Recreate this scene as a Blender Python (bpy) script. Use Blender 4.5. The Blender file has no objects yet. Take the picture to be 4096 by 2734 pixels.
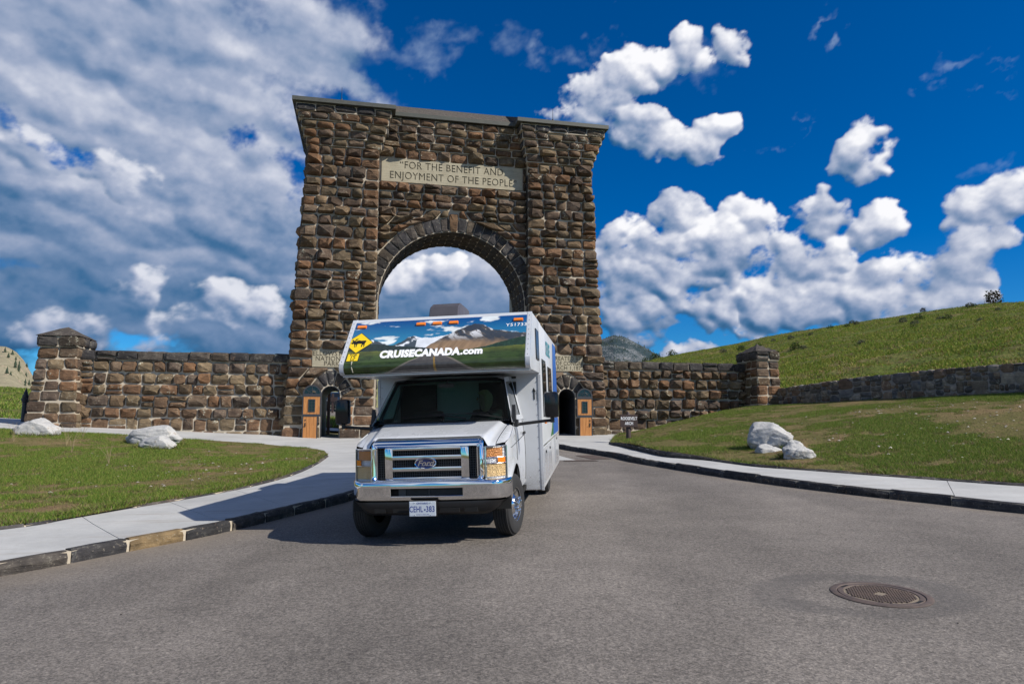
import bpy, bmesh, math, random
import numpy as np
from mathutils import Matrix, Vector

# ------------------------------------------------------------------ camera, world, sun, exposure
S = bpy.context.scene
COL = S.collection
R = math.radians
CAM_Z = 1.84
cam_d = bpy.data.cameras.new('camera'); cam = bpy.data.objects.new('camera', cam_d); COL.objects.link(cam)
cam_d.sensor_width = 36.0; cam_d.lens = 24.0; cam_d.clip_start = 0.1; cam_d.clip_end = 8000
cam.location = (0, 0, CAM_Z); cam.rotation_euler = (R(90 + 7.13), 0, 0)
S.camera = cam
S.view_settings.view_transform = 'Standard'; S.view_settings.look = 'None'
S.view_settings.exposure = 0.32; S.view_settings.gamma = 1.0; S.view_settings.use_curve_mapping = False
S.cycles.use_denoising = True
S.cycles.max_bounces = 8; S.cycles.transparent_max_bounces = 12

SUN_AZ = 115.0      # clockwise from +y (the view direction); the sun stands to the right, a little behind the camera
SUN_EL = 40.5
sun_d = bpy.data.lights.new('sun', 'SUN'); sun = bpy.data.objects.new('sun', sun_d); COL.objects.link(sun)
sun_d.energy = 4.6; sun_d.angle = R(0.5); sun_d.color = (1.0, 0.93, 0.82)
sv = Vector((math.sin(R(SUN_AZ)) * math.cos(R(SUN_EL)), math.cos(R(SUN_AZ)) * math.cos(R(SUN_EL)), math.sin(R(SUN_EL))))
sun.rotation_euler = (-sv).to_track_quat('-Z', 'Y').to_euler()
sun.location = (40, -10, 40)


class NT:
    """small helper for writing node trees"""
    def __init__(s, tree): s.t = tree; s.n = tree.nodes; s.l = tree.links
    def node(s, kind, **kw):
        n = s.n.new(kind)
        for k, v in kw.items(): setattr(n, k, v)
        return n
    def put(s, sock, v):
        if isinstance(v, bpy.types.NodeSocket): s.l.new(v, sock)
        elif v is not None:
            try: sock.default_value = v
            except Exception: sock.default_value = tuple(v) + (1.0,)
    def m(s, op, a, b=None, c=None, clamp=False):
        n = s.node('ShaderNodeMath', operation=op, use_clamp=clamp)
        for i, v in enumerate((a, b, c)):
            if v is not None: s.put(n.inputs[i], v)
        return n.outputs[0]
    def vm(s, op, a, b=None, c=None, scale=None):
        n = s.node('ShaderNodeVectorMath', operation=op)
        for i, v in enumerate((a, b, c)):
            if v is not None: s.put(n.inputs[i], v)
        if scale is not None: s.put(n.inputs['Scale'], scale)
        return n.outputs['Value'] if op in ('LENGTH', 'DOT_PRODUCT', 'DISTANCE') else n.outputs[0]
    def ss(s, x, a, b, lo=0.0, hi=1.0):
        n = s.node('ShaderNodeMapRange', interpolation_type='SMOOTHSTEP')
        for i, v in enumerate((x, a, b, lo, hi)): s.put(n.inputs[i], v)
        return n.outputs[0]
    def lin(s, x, a, b, lo=0.0, hi=1.0):
        n = s.node('ShaderNodeMapRange', interpolation_type='LINEAR'); n.clamp = True
        for i, v in enumerate((x, a, b, lo, hi)): s.put(n.inputs[i], v)
        return n.outputs[0]
    def mix(s, f, a, b, blend='MIX'):
        n = s.node('ShaderNodeMix', data_type='RGBA', blend_type=blend)
        s.put(n.inputs[0], f); s.put(n.inputs[6], a if not isinstance(a, tuple) else a[:3] + (1.0,)); s.put(n.inputs[7], b if not isinstance(b, tuple) else b[:3] + (1.0,))
        return n.outputs[2]
    def noise(s, vec, scale, detail=4.0, rough=0.55, dist=0.0, kind='3D', out=0):
        n = s.node('ShaderNodeTexNoise', noise_dimensions=kind)
        if vec is not None: s.put(n.inputs['Vector'], vec)
        n.inputs['Scale'].default_value = scale; n.inputs['Detail'].default_value = detail
        n.inputs['Roughness'].default_value = rough; n.inputs['Distortion'].default_value = dist
        return n.outputs[out]
    def voro(s, vec, scale, feature='F1', rand=1.0, out='Distance', smooth=None):
        n = s.node('ShaderNodeTexVoronoi', feature=feature)
        if vec is not None: s.put(n.inputs['Vector'], vec)
        n.inputs['Scale'].default_value = scale; n.inputs['Randomness'].default_value = rand
        if smooth is not None and 'Smoothness' in n.inputs: n.inputs['Smoothness'].default_value = smooth
        return n.outputs[out]
    def mapping(s, vec, loc=(0, 0, 0), rot=(0, 0, 0), scale=(1, 1, 1), kind='POINT'):
        n = s.node('ShaderNodeMapping', vector_type=kind)
        s.put(n.inputs[0], vec); n.inputs[1].default_value = loc; n.inputs[2].default_value = rot; n.inputs[3].default_value = scale
        return n.outputs[0]



def build_world():
    w = bpy.data.worlds.new('World'); S.world = w; w.use_nodes = True
    t = NT(w.node_tree); t.n.clear()
    sky = t.node('ShaderNodeTexSky', sky_type='NISHITA'); sky.sun_disc = False
    sky.sun_elevation = R(SUN_EL); sky.sun_rotation = R(SUN_AZ); sky.altitude = 1600
    sky.air_density = 1.0; sky.dust_density = 0.2; sky.ozone_density = 3.0
    hs = t.node('ShaderNodeHueSaturation'); hs.inputs['Saturation'].default_value = 1.5; hs.inputs['Value'].default_value = 0.75; hs.inputs['Hue'].default_value = 0.5
    t.l.new(sky.outputs[0], hs.inputs['Color'])
    bg = t.node('ShaderNodeBackground'); bg.inputs['Strength'].default_value = 0.1
    tint = t.mix(1.0, hs.outputs[0], (0.42, 0.90, 1.12), 'MULTIPLY')     # the deep polarised blue of the photograph
    t.l.new(tint, bg.inputs['Color'])
    wo = t.node('ShaderNodeOutputWorld'); t.l.new(bg.outputs[0], wo.inputs['Surface'])


build_world()

# ------------------------------------------------------------------ helpers: noise, meshes, materials
RND = random.Random(11)
rng = np.random.default_rng(7)


def hash2(ix, iy, seed):
    h = (ix.astype(np.int64) * 374761393 + iy.astype(np.int64) * 668265263 + seed * 1442695041) & 0xffffffff
    h = ((h ^ (h >> 13)) * 1274126177) & 0xffffffff
    return ((h ^ (h >> 16)) & 0xffff) / 65535.0


def vnoise(x, y, seed=0):
    x = np.asarray(x, float); y = np.asarray(y, float)
    ix = np.floor(x); iy = np.floor(y); fx = x - ix; fy = y - iy
    ux = fx * fx * fx * (fx * (fx * 6 - 15) + 10); uy = fy * fy * fy * (fy * (fy * 6 - 15) + 10)
    a = hash2(ix, iy, seed); b = hash2(ix + 1, iy, seed); c = hash2(ix, iy + 1, seed); d = hash2(ix + 1, iy + 1, seed)
    return (a * (1 - ux) + b * ux) * (1 - uy) + (c * (1 - ux) + d * ux) * uy


def fbm(x, y, oct=5, gain=.5, seed=0):
    x = np.asarray(x, float); y = np.asarray(y, float)
    s = 0; amp = 1; tot = 0
    for o in range(oct):
        s = s + amp * vnoise(x, y, seed + o * 17); tot += amp; amp *= gain
        x, y = x * 1.62 + y * 1.18 + 3.7, y * 1.62 - x * 1.18 + 9.2
    return s / tot


def sstep(a, b, x):
    t = np.clip((np.asarray(x, float) - a) / (b - a), 0, 1); return t * t * (3 - 2 * t)


def tag(o, label=None, cat=None, group=None, kind=None):
    if label: o['label'] = label
    if cat: o['category'] = cat
    if group: o['group'] = group
    if kind: o['kind'] = kind
    return o


def link(o, parent=None):
    COL.objects.link(o)
    if parent is not None: o.parent = parent
    return o


def empty(name, matrix=None, loc=None, rz=0.0, parent=None):
    o = bpy.data.objects.new(name, None); o.empty_display_size = 0.2
    link(o, parent)
    if matrix is not None: o.matrix_world = matrix
    elif loc is not None: o.location = loc; o.rotation_euler = (0, 0, rz)
    return o


def mesh_np(name, V, F, mat=None, parent=None, smooth=None, col=None, attrs=None):
    """V (n,3) array, F list of tuples or (m,k) int array"""
    me = bpy.data.meshes.new(name)
    V = np.asarray(V, np.float32).reshape(-1, 3)
    if isinstance(F, np.ndarray):
        m, k = F.shape
        me.vertices.add(len(V)); me.vertices.foreach_set('co', V.ravel())
        me.loops.add(m * k); me.loops.foreach_set('vertex_index', F.astype(np.int32).ravel())
        me.polygons.add(m); me.polygons.foreach_set('loop_start', np.arange(0, m * k, k, dtype=np.int32))
        me.polygons.foreach_set('loop_total', np.full(m, k, np.int32))
        me.update(calc_edges=True)
    else:
        me.from_pydata([tuple(map(float, v)) for v in V], [], [tuple(map(int, f)) for f in F]); me.update()
    if smooth is not None:
        me.polygons.foreach_set('use_smooth', np.ones(len(me.polygons), bool))
        if smooth < 180: me.set_sharp_from_angle(angle=R(smooth))
    if col is not None:
        a = me.attributes.new('tone', 'FLOAT_COLOR', 'POINT')
        c = np.asarray(col, np.float32)
        if c.ndim == 1: c = np.tile(c, (len(V), 1))
        if c.shape[1] == 3: c = np.concatenate([c, np.ones((len(c), 1), np.float32)], 1)
        a.data.foreach_set('color', c.ravel())
    if attrs:
        for k, v in attrs.items():
            a = me.attributes.new(k, 'FLOAT', 'POINT'); a.data.foreach_set('value', np.broadcast_to(np.asarray(v, np.float32), (len(V),)).copy())
    if mat is not None: me.materials.append(mat)
    o = bpy.data.objects.new(name, me)
    return link(o, parent)


class MB:
    """collects shapes into one mesh"""
    def __init__(s): s.v = []; s.f = []
    def add(s, V, F):
        n = len(s.v); s.v += [tuple(p) for p in V]; s.f += [tuple(i + n for i in f) for f in F]; return s
    def box(s, lo, hi, bev=0.0, M=None):
        if bev > 0:
            bm = bmesh.new(); bmesh.ops.create_cube(bm, size=1)
            for v in bm.verts: v.co = Vector([(lo[i] + hi[i]) / 2 + v.co[i] * (hi[i] - lo[i]) for i in range(3)])
            bmesh.ops.bevel(bm, geom=bm.edges[:], offset=bev, segments=2, affect='EDGES', profile=.6)
            bm.verts.ensure_lookup_table(); bm.verts.index_update()
            V = [v.co.copy() for v in bm.verts]; F = [[v.index for v in f.verts] for f in bm.faces]; bm.free()
        else:
            x0, y0, z0 = lo; x1, y1, z1 = hi
            V = [(x0, y0, z0), (x1, y0, z0), (x1, y1, z0), (x0, y1, z0), (x0, y0, z1), (x1, y0, z1), (x1, y1, z1), (x0, y1, z1)]
            F = [(0, 3, 2, 1), (4, 5, 6, 7), (0, 1, 5, 4), (1, 2, 6, 5), (2, 3, 7, 6), (3, 0, 4, 7)]
        if M is not None: V = [M @ Vector(v) for v in V]
        return s.add(V, F)
    def tube(s, pts, rad, n=8, cap=True):
        pts = [Vector(p) for p in pts]; rad = rad if hasattr(rad, '__len__') else [rad] * len(pts)
        V = []; F = []; prev = None
        for i, p in enumerate(pts):
            d = (pts[min(i + 1, len(pts) - 1)] - pts[max(i - 1, 0)]).normalized()
            a = d.orthogonal().normalized() if prev is None else (prev - d * prev.dot(d)).normalized()
            prev = a; b = d.cross(a)
            for k in range(n):
                t = 2 * math.pi * k / n; V.append(p + (a * math.cos(t) + b * math.sin(t)) * rad[i])
        for i in range(len(pts) - 1):
            for k in range(n):
                F.append((i * n + k, i * n + (k + 1) % n, (i + 1) * n + (k + 1) % n, (i + 1) * n + k))
        if cap:
            F.append(tuple(range(n - 1, -1, -1))); m = (len(pts) - 1) * n; F.append(tuple(m + k for k in range(n)))
        return s.add(V, F)
    def lathe(s, prof, n=24, M=None, close=False):
        """prof list of (r, h) turned about local z"""
        V = []; F = []
        for (r, h) in prof:
            for k in range(n):
                t = 2 * math.pi * k / n; V.append(Vector((r * math.cos(t), r * math.sin(t), h)))
        for i in range(len(prof) - 1):
            for k in range(n):
                F.append((i * n + k, i * n + (k + 1) % n, (i + 1) * n + (k + 1) % n, (i + 1) * n + k))
        if close:
            F.append(tuple(range(n - 1, -1, -1))); m = (len(prof) - 1) * n; F.append(tuple(m + k for k in range(n)))
        if M is not None: V = [M @ v for v in V]
        return s.add(V, F)
    def prism(s, poly, axis, a, b):
        """poly of 2D points extruded along axis from a to b; axis 0: poly=(y,z), 1: (x,z), 2: (x,y)"""
        def mk(p, h):
            return ((h, p[0], p[1]), (p[0], h, p[1]), (p[0], p[1], h))[axis]
        n = len(poly); V = [mk(p, a) for p in poly] + [mk(p, b) for p in poly]
        F = [(i, (i + 1) % n, n + (i + 1) % n, n + i) for i in range(n)] + [tuple(range(n - 1, -1, -1)), tuple(range(n, 2 * n))]
        return s.add(V, F)
    def grid(s, nu, nv, fn, keep=None):
        V = [fn(i / (nu - 1), j / (nv - 1)) for j in range(nv) for i in range(nu)]; F = []
        for j in range(nv - 1):
            for i in range(nu - 1):
                if keep is None or keep((i + .5) / (nu - 1), (j + .5) / (nv - 1)):
                    F.append((j * nu + i, j * nu + i + 1, (j + 1) * nu + i + 1, (j + 1) * nu + i))
        return s.add(V, F)
    def done(s, name, mat, parent=None, smooth=None, col=None, fix=True):
        o = mesh_np(name, np.array([tuple(p) for p in s.v]), s.f, mat, parent, smooth, col)
        if fix:
            bm = bmesh.new(); bm.from_mesh(o.data); bmesh.ops.recalc_face_normals(bm, faces=bm.faces[:]); bm.to_mesh(o.data); bm.free()
            if smooth is not None and smooth < 180: o.data.set_sharp_from_angle(angle=R(smooth))
        return o


def new_mat(name):
    m = bpy.data.materials.new(name); m.use_nodes = True
    t = NT(m.node_tree); b = m.node_tree.nodes['Principled BSDF']
    return m, t, b


def plain(name, color, rough=0.5, metal=0.0, var=0.0, scale=20.0, bump=0.0, coat=0.0, spec=None, emit=None):
    m, t, b = new_mat(name)
    b.inputs['Base Color'].default_value = tuple(color) + (1,)
    b.inputs['Roughness'].default_value = rough; b.inputs['Metallic'].default_value = metal
    if coat: b.inputs['Coat Weight'].default_value = coat; b.inputs['Coat Roughness'].default_value = 0.04
    if spec is not None: b.inputs['Specular IOR Level'].default_value = spec
    tc = t.node('ShaderNodeTexCoord')
    if var or bump:
        n = t.noise(tc.outputs['Object'], scale, 5, .6)
        if var:
            c = t.mix(1.0, tuple(color), t.mix(n, (1 - var,) * 3, (1 + var,) * 3), 'MULTIPLY'); t.l.new(c, b.inputs['Base Color'])
            t.put(b.inputs['Roughness'], t.lin(n, .3, .7, max(rough - .08, .02), rough + .08))
        if bump:
            bp = t.node('ShaderNodeBump'); bp.inputs['Strength'].default_value = bump; bp.inputs['Distance'].default_value = 0.01
            t.put(bp.inputs['Height'], n); t.l.new(bp.outputs[0], b.inputs['Normal'])
    if emit: b.inputs['Emission Color'].default_value = tuple(emit[:3]) + (1,); b.inputs['Emission Strength'].default_value = emit[3]
    return m


def mat_stone(name='stone', lichen=1.0, bump=0.5, fine=1.0):
    """rough split stone: 'tone' carries each stone's own colour, 'lichen' how much grows on it"""
    m, t, b = new_mat(name)
    at = t.node('ShaderNodeAttribute', attribute_name='tone'); li = t.node('ShaderNodeAttribute', attribute_name='lichen')
    tc = t.node('ShaderNodeTexCoord'); p = tc.outputs['Object']
    n1 = t.noise(p, 3.2 * fine, 6, .62); n2 = t.noise(p, 14 * fine, 5, .6); n3 = t.noise(p, 1.3 * fine, 3, .5)
    lay = t.noise(t.mapping(p, scale=(2 * fine, 2 * fine, 17 * fine)), 1.0, 4, .6)
    c = t.mix(1.0, at.outputs['Color'], t.mix(t.lin(n1, .25, .75), (.5, .5, .52), (1.55, 1.5, 1.42)), 'MULTIPLY')
    c = t.mix(1.0, c, t.mix(t.lin(lay, .3, .7), (.72, .72, .74), (1.22, 1.2, 1.16)), 'MULTIPLY')
    c = t.mix(t.ss(t.m('MULTIPLY', n3, n2), .32, .48, 0, .7), c, (.15, .085, .045))                # iron stain
    c = t.mix(t.m('MULTIPLY', t.ss(n2, .60, .72), .5), c, (.30, .27, .22))
    v = t.voro(p, 26 * fine, 'F1'); lm = t.m('MULTIPLY', t.ss(t.m('ADD', n1, t.m('MULTIPLY', n2, .6)), .86, .98), t.ss(v, .62, .38))
    c = t.mix(t.m('MULTIPLY', lm, t.m('MULTIPLY', li.outputs['Fac'], lichen), clamp=True), c, (.52, .52, .42))
    t.l.new(c, b.inputs['Base Color']); b.inputs['Roughness'].default_value = .92; b.inputs['Specular IOR Level'].default_value = .25
    h = t.m('ADD', t.m('MULTIPLY', n1, 1.0), t.m('MULTIPLY', lay, .7)); h = t.m('ADD', h, t.m('MULTIPLY', n2, .4))
    bp = t.node('ShaderNodeBump'); bp.inputs['Strength'].default_value = bump; bp.inputs['Distance'].default_value = .07
    t.put(bp.inputs['Height'], h); t.l.new(bp.outputs[0], b.inputs['Normal'])
    return m


M = {}
M['stone'] = mat_stone()
M['kerb'] = mat_stone('basalt_kerb', .4, .5, 2.0)
M['mortar'] = plain('mortar', (.47, .41, .32), .95, var=.35, scale=9, bump=.5)
M['plaque'] = None
def specked(name, color, rough, coat):
    """white coachwork with road dust and insect specks"""
    m, t, b = new_mat(name); tc = t.node('ShaderNodeTexCoord'); p = tc.outputs['Object']
    big = t.noise(p, 1.7, 5, .6); v = t.voro(p, 11, 'F1'); sel = t.noise(p, 6, 2, .5); fine = t.noise(p, 55, 3, .6)
    c = t.mix(1.0, tuple(color), t.mix(t.lin(big, .3, .7), (.93, .93, .92), (1.04,) * 3), 'MULTIPLY')
    c = t.mix(t.m('MULTIPLY', t.ss(v, .085, .05), t.ss(sel, .52, .58)), c, (.10, .085, .06))
    sep = t.node('ShaderNodeSeparateXYZ'); t.l.new(p, sep.inputs[0])
    c = t.mix(t.m('MULTIPLY', t.ss(sep.outputs[2], .95, .40), t.lin(fine, .35, .65, .1, .5)), c, (.26, .235, .20))
    t.l.new(c, b.inputs['Base Color']); t.put(b.inputs['Roughness'], t.lin(big, .3, .7, rough, rough + .12))
    b.inputs['Coat Weight'].default_value = coat; b.inputs['Coat Roughness'].default_value = .06
    return m


M['white_paint'] = specked('white_paint', (.53, .555, .60), .22, .5)
M['white_panel'] = specked('white_panel', (.55, .575, .61), .32, .2)
M['chrome'] = plain('chrome', (.86, .87, .88), .05, 1.0)
M['chrome_soft'] = plain('chrome_soft', (.82, .83, .84), .13, 1.0)
M['black_plastic'] = plain('black_plastic', (.012, .012, .013), .45, var=.3, scale=30)
M['gloss_black'] = plain('gloss_black', (.010, .011, .013), .16)
M['dark'] = plain('dark_void', (.004, .004, .004), .8)
M['rubber'] = plain('rubber', (.022, .022, .023), .8, var=.35, scale=12, bump=.2)
M['amber'] = plain('amber_lens', (.85, .22, .01), .12, coat=.8)
M['iron'] = plain('iron', (.03, .03, .034), .5, .3, var=.3, scale=14, bump=.2)
M['grey_plastic'] = plain('grey_plastic', (.06, .065, .07), .6, var=.1)
M['white_print'] = plain('white_print', (.85, .86, .88), .4)
M['blue_print'] = plain('blue_print', (.02, .045, .28), .4)
M['black_print'] = plain('black_print', (.008, .008, .008), .4)
M['yellow_print'] = plain('yellow_print', (.85, .60, .01), .35)


def glass_mat(name, tint, refl=1.0):
    m = bpy.data.materials.new(name); m.use_nodes = True; t = NT(m.node_tree); t.n.clear()
    tr = t.node('ShaderNodeBsdfTransparent'); tr.inputs[0].default_value = tuple(tint) + (1,)
    gl = t.node('ShaderNodeBsdfGlossy'); gl.inputs['Roughness'].default_value = .02; gl.inputs['Color'].default_value = (refl, refl, refl, 1)
    lw = t.node('ShaderNodeLayerWeight'); f_ = t.m('MULTIPLY_ADD', t.m('POWER', lw.outputs['Facing'], 5.0), .95, .045)
    mx = t.node('ShaderNodeMixShader'); t.l.new(f_, mx.inputs[0]); t.l.new(tr.outputs[0], mx.inputs[1]); t.l.new(gl.outputs[0], mx.inputs[2])
    o = t.node('ShaderNodeOutputMaterial'); t.l.new(mx.outputs[0], o.inputs[0])
    return m


M['glass'] = glass_mat('tinted_windscreen', (.30, .46, .42))
M['dark_glass'] = plain('dark_glass', (.01, .013, .015), .04, spec=.6)
M['lens'] = glass_mat('clear_lens', (.95, .96, .97), .35)


def text_mesh(body, size, bold=0.0, extrude=0.0, shear=0.0, align='CENTER', spacing=1.0, xscale=1.0, line=1.0):
    cu = bpy.data.curves.new('lettering', 'FONT'); cu.body = body; cu.size = size; cu.offset = bold; cu.extrude = extrude; cu.shear = shear
    cu.align_x = align; cu.align_y = 'CENTER'; cu.space_character = spacing; cu.space_line = line; cu.resolution_u = 3
    ob = bpy.data.objects.new('lettering', cu); COL.objects.link(ob)
    dg = bpy.context.evaluated_depsgraph_get(); me = bpy.data.meshes.new_from_object(ob.evaluated_get(dg))
    bpy.data.objects.remove(ob); bpy.data.curves.remove(cu)
    if xscale != 1.0:
        for v in me.vertices: v.co.x *= xscale
    return me


def lettering(body, size, matrix, mat, parent, name='lettering', **kw):
    me = text_mesh(body, size, **kw); me.materials.clear(); me.materials.append(mat)
    o = bpy.data.objects.new(name, me); link(o, parent); o.matrix_local = matrix
    return o


def frame_m(origin, xaxis, yaxis):
    """matrix whose local x,y lie along the given axes (text plane)"""
    x = Vector(xaxis).normalized(); y = Vector(yaxis).normalized(); z = x.cross(y)
    m = Matrix.Identity(4)
    for i in range(3): m[i][0] = x[i]; m[i][1] = y[i]; m[i][2] = z[i]; m[i][3] = origin[i]
    return m

# ------------------------------------------------------------------ the clouds: a dome far outside everything
CLOUD_CUM = [(10.8, 28.7, 3.37, 1.93, 0, 1.1), (7.1, 26.6, 4.74, 2.52, 15, 1.2), (11.2, 24.2, 4.43, 2.03, -30, 1.1), (14.8, 22.8, 3.57, 1.57, -30, 1.1), (15.3, 29.5, 1.38, 1.57, -25, 0.8), (18.9, 29.7, 1.68, 1.36, 0, 0.95), (17.4, 23.6, 0.91, 0.58, 0, 0.7), (28.6, 20.1, 2.24, 2.32, 0, 1.2), (25.7, 16.7, 1.41, 1.54, 0, 1.0), (28.8, 14.6, 1.22, 1.45, 0, 1.0), (10.6, 15.0, 6.15, 2.33, 0, 1.3), (14.3, 17.5, 2.34, 1.03, 0, 1.0), (19.8, 16.8, 2.67, 1.54, 0, 1.0), (18.6, 14.0, 6.71, 3.07, 0, 1.4), (24.8, 12.9, 3.4, 2.63, 0, 1.2), (11.2, 11.4, 6.78, 3.92, 0, 1.4), (18.8, 9.7, 9.26, 2.9, 0, 1.4), (26.7, 9.3, 5.04, 2.02, 0, 1.2), (30.5, 10.6, 4.98, 2.2, 0, 1.2), (33.8, 11.1, 2.84, 1.82, 0, 1.1), (33.4, 8.7, 2.2, 1.53, 0, 1.0), (35.1, 14.7, 3.29, 1.41, 8, 1.1), (37.4, 15.4, 2.63, 1.31, 0, 1.1), (35.2, 12.6, 1.88, 1.19, 0, 0.8), (13.9, 6.1, 3.12, 0.39, 0, 0.9), (10.1, 7.5, 2.86, 0.65, 0, 0.7), (9.7, 9.5, 5.03, 2.16, 0, 1.2), (-23.0, 9.7, 3.46, 1.34, 0, 0.8), (-29.6, 10.5, 2.53, 1.14, 0, 0.8), (-20.4, 9.6, 1.96, 1.71, 0, 0.9), (-32.7, 7.5, 3.14, 0.68, 0, 0.8), (-26.0, 8.0, 4.48, 0.72, 0, 0.7), (-33.4, 6.5, 2.83, 0.92, 0, 1.1), (-31.5, 5.9, 1.61, 0.94, 0, 1.0), (-27.9, 6.0, 1.73, 0.32, 0, 0.8), (-6.5, 13.0, 3.68, 1.29, 0, 1.0), (-9.0, 11.9, 2.18, 0.93, 0, 0.8), (-35.9, 18.7, 2.76, 1.14, -18, 0.9), (-31.3, 18.1, 3.34, 0.91, -18, 0.9)]
CLOUD_WISP = [(27.6, 28.9, 1.69, 0.73, 35, 0.9), (34.4, 25.9, 1.86, 0.98, -20, 0.9), (36.3, 23.9, 2.52, 0.6, 8, 0.8), (37.0, 22.7, 1.48, 0.68, 0, 0.6), (36.8, 17.9, 1.71, 0.85, 0, 0.6), (-4.1, 30.0, 3.48, 1.55, 20, 0.6), (-6.3, 28.1, 2.68, 1.27, 0, 0.6), (14.7, 29.6, 2.19, 1.81, 0, 0.6), (22.0, 22.1, 1.32, 0.51, 0, 0.5), (8.7, 30.7, 1.91, 0.91, 0, 0.5), (2.9, 30.4, 1.94, 0.93, 0, 0.5)]
CLOUD_DECK = [(-32.1, 26.2, 19.58, 9.92, 0, 2.2), (-17.9, 29.2, 8.08, 5.08, 0, 1.8), (-14.2, 26.9, 7.24, 1.89, -14, 1.4), (-30.0, 15.8, 18.09, 8.62, -8, 2.2), (-21.8, 11.5, 15.23, 8.05, 0, 2.0), (-33.5, 7.9, 10.85, 4.87, 0, 1.7), (-5.7, 12.3, 11.66, 6.12, 0, 1.8), (-4.3, 18.1, 8.21, 4.21, 0, 1.2), (-31.3, 6.4, 3.23, 1.25, 0, 1.3), (-19.6, 6.5, 7.82, 1.38, 0, 1.2), (-35.8, 8.3, 5.87, 3.56, 0, 1.6), (-6.4, 8.0, 10.82, 2.18, 0, 1.4)]
CLOUD_GAPS = [(-35.3, 19.3, 1.78, 0.46, -15, 1.0), (-21.7, 21.6, 1.58, 0.51, 10, 0.9), (-18.4, 19.9, 1.23, 1.65, 0, 0.9), (-28.5, 6.5, 1.85, 0.48, -8, 1.0), (-37.2, 19.8, 1.46, 0.31, -25, 0.8), (-33.8, 5.0, 1.78, 0.36, 0, 0.6)]


def blobs(L,a,e):
    acc=np.full(a.shape,-9.)
    for (a0,e0,ra,re,rot,w) in L:
        c,s=np.cos(np.radians(rot)),np.sin(np.radians(rot))
        dx,dy=a-a0,e-e0
        X=(dx*c+dy*s)/ra;Y=(-dx*s+dy*c)/re
        v=w*(1-np.sqrt(X*X+Y*Y))
        k=.15;h=np.clip(.5+.5*(v-acc)/k,0,1);acc=acc*(1-h)+v*h+k*h*(1-h)
    return acc

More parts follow.
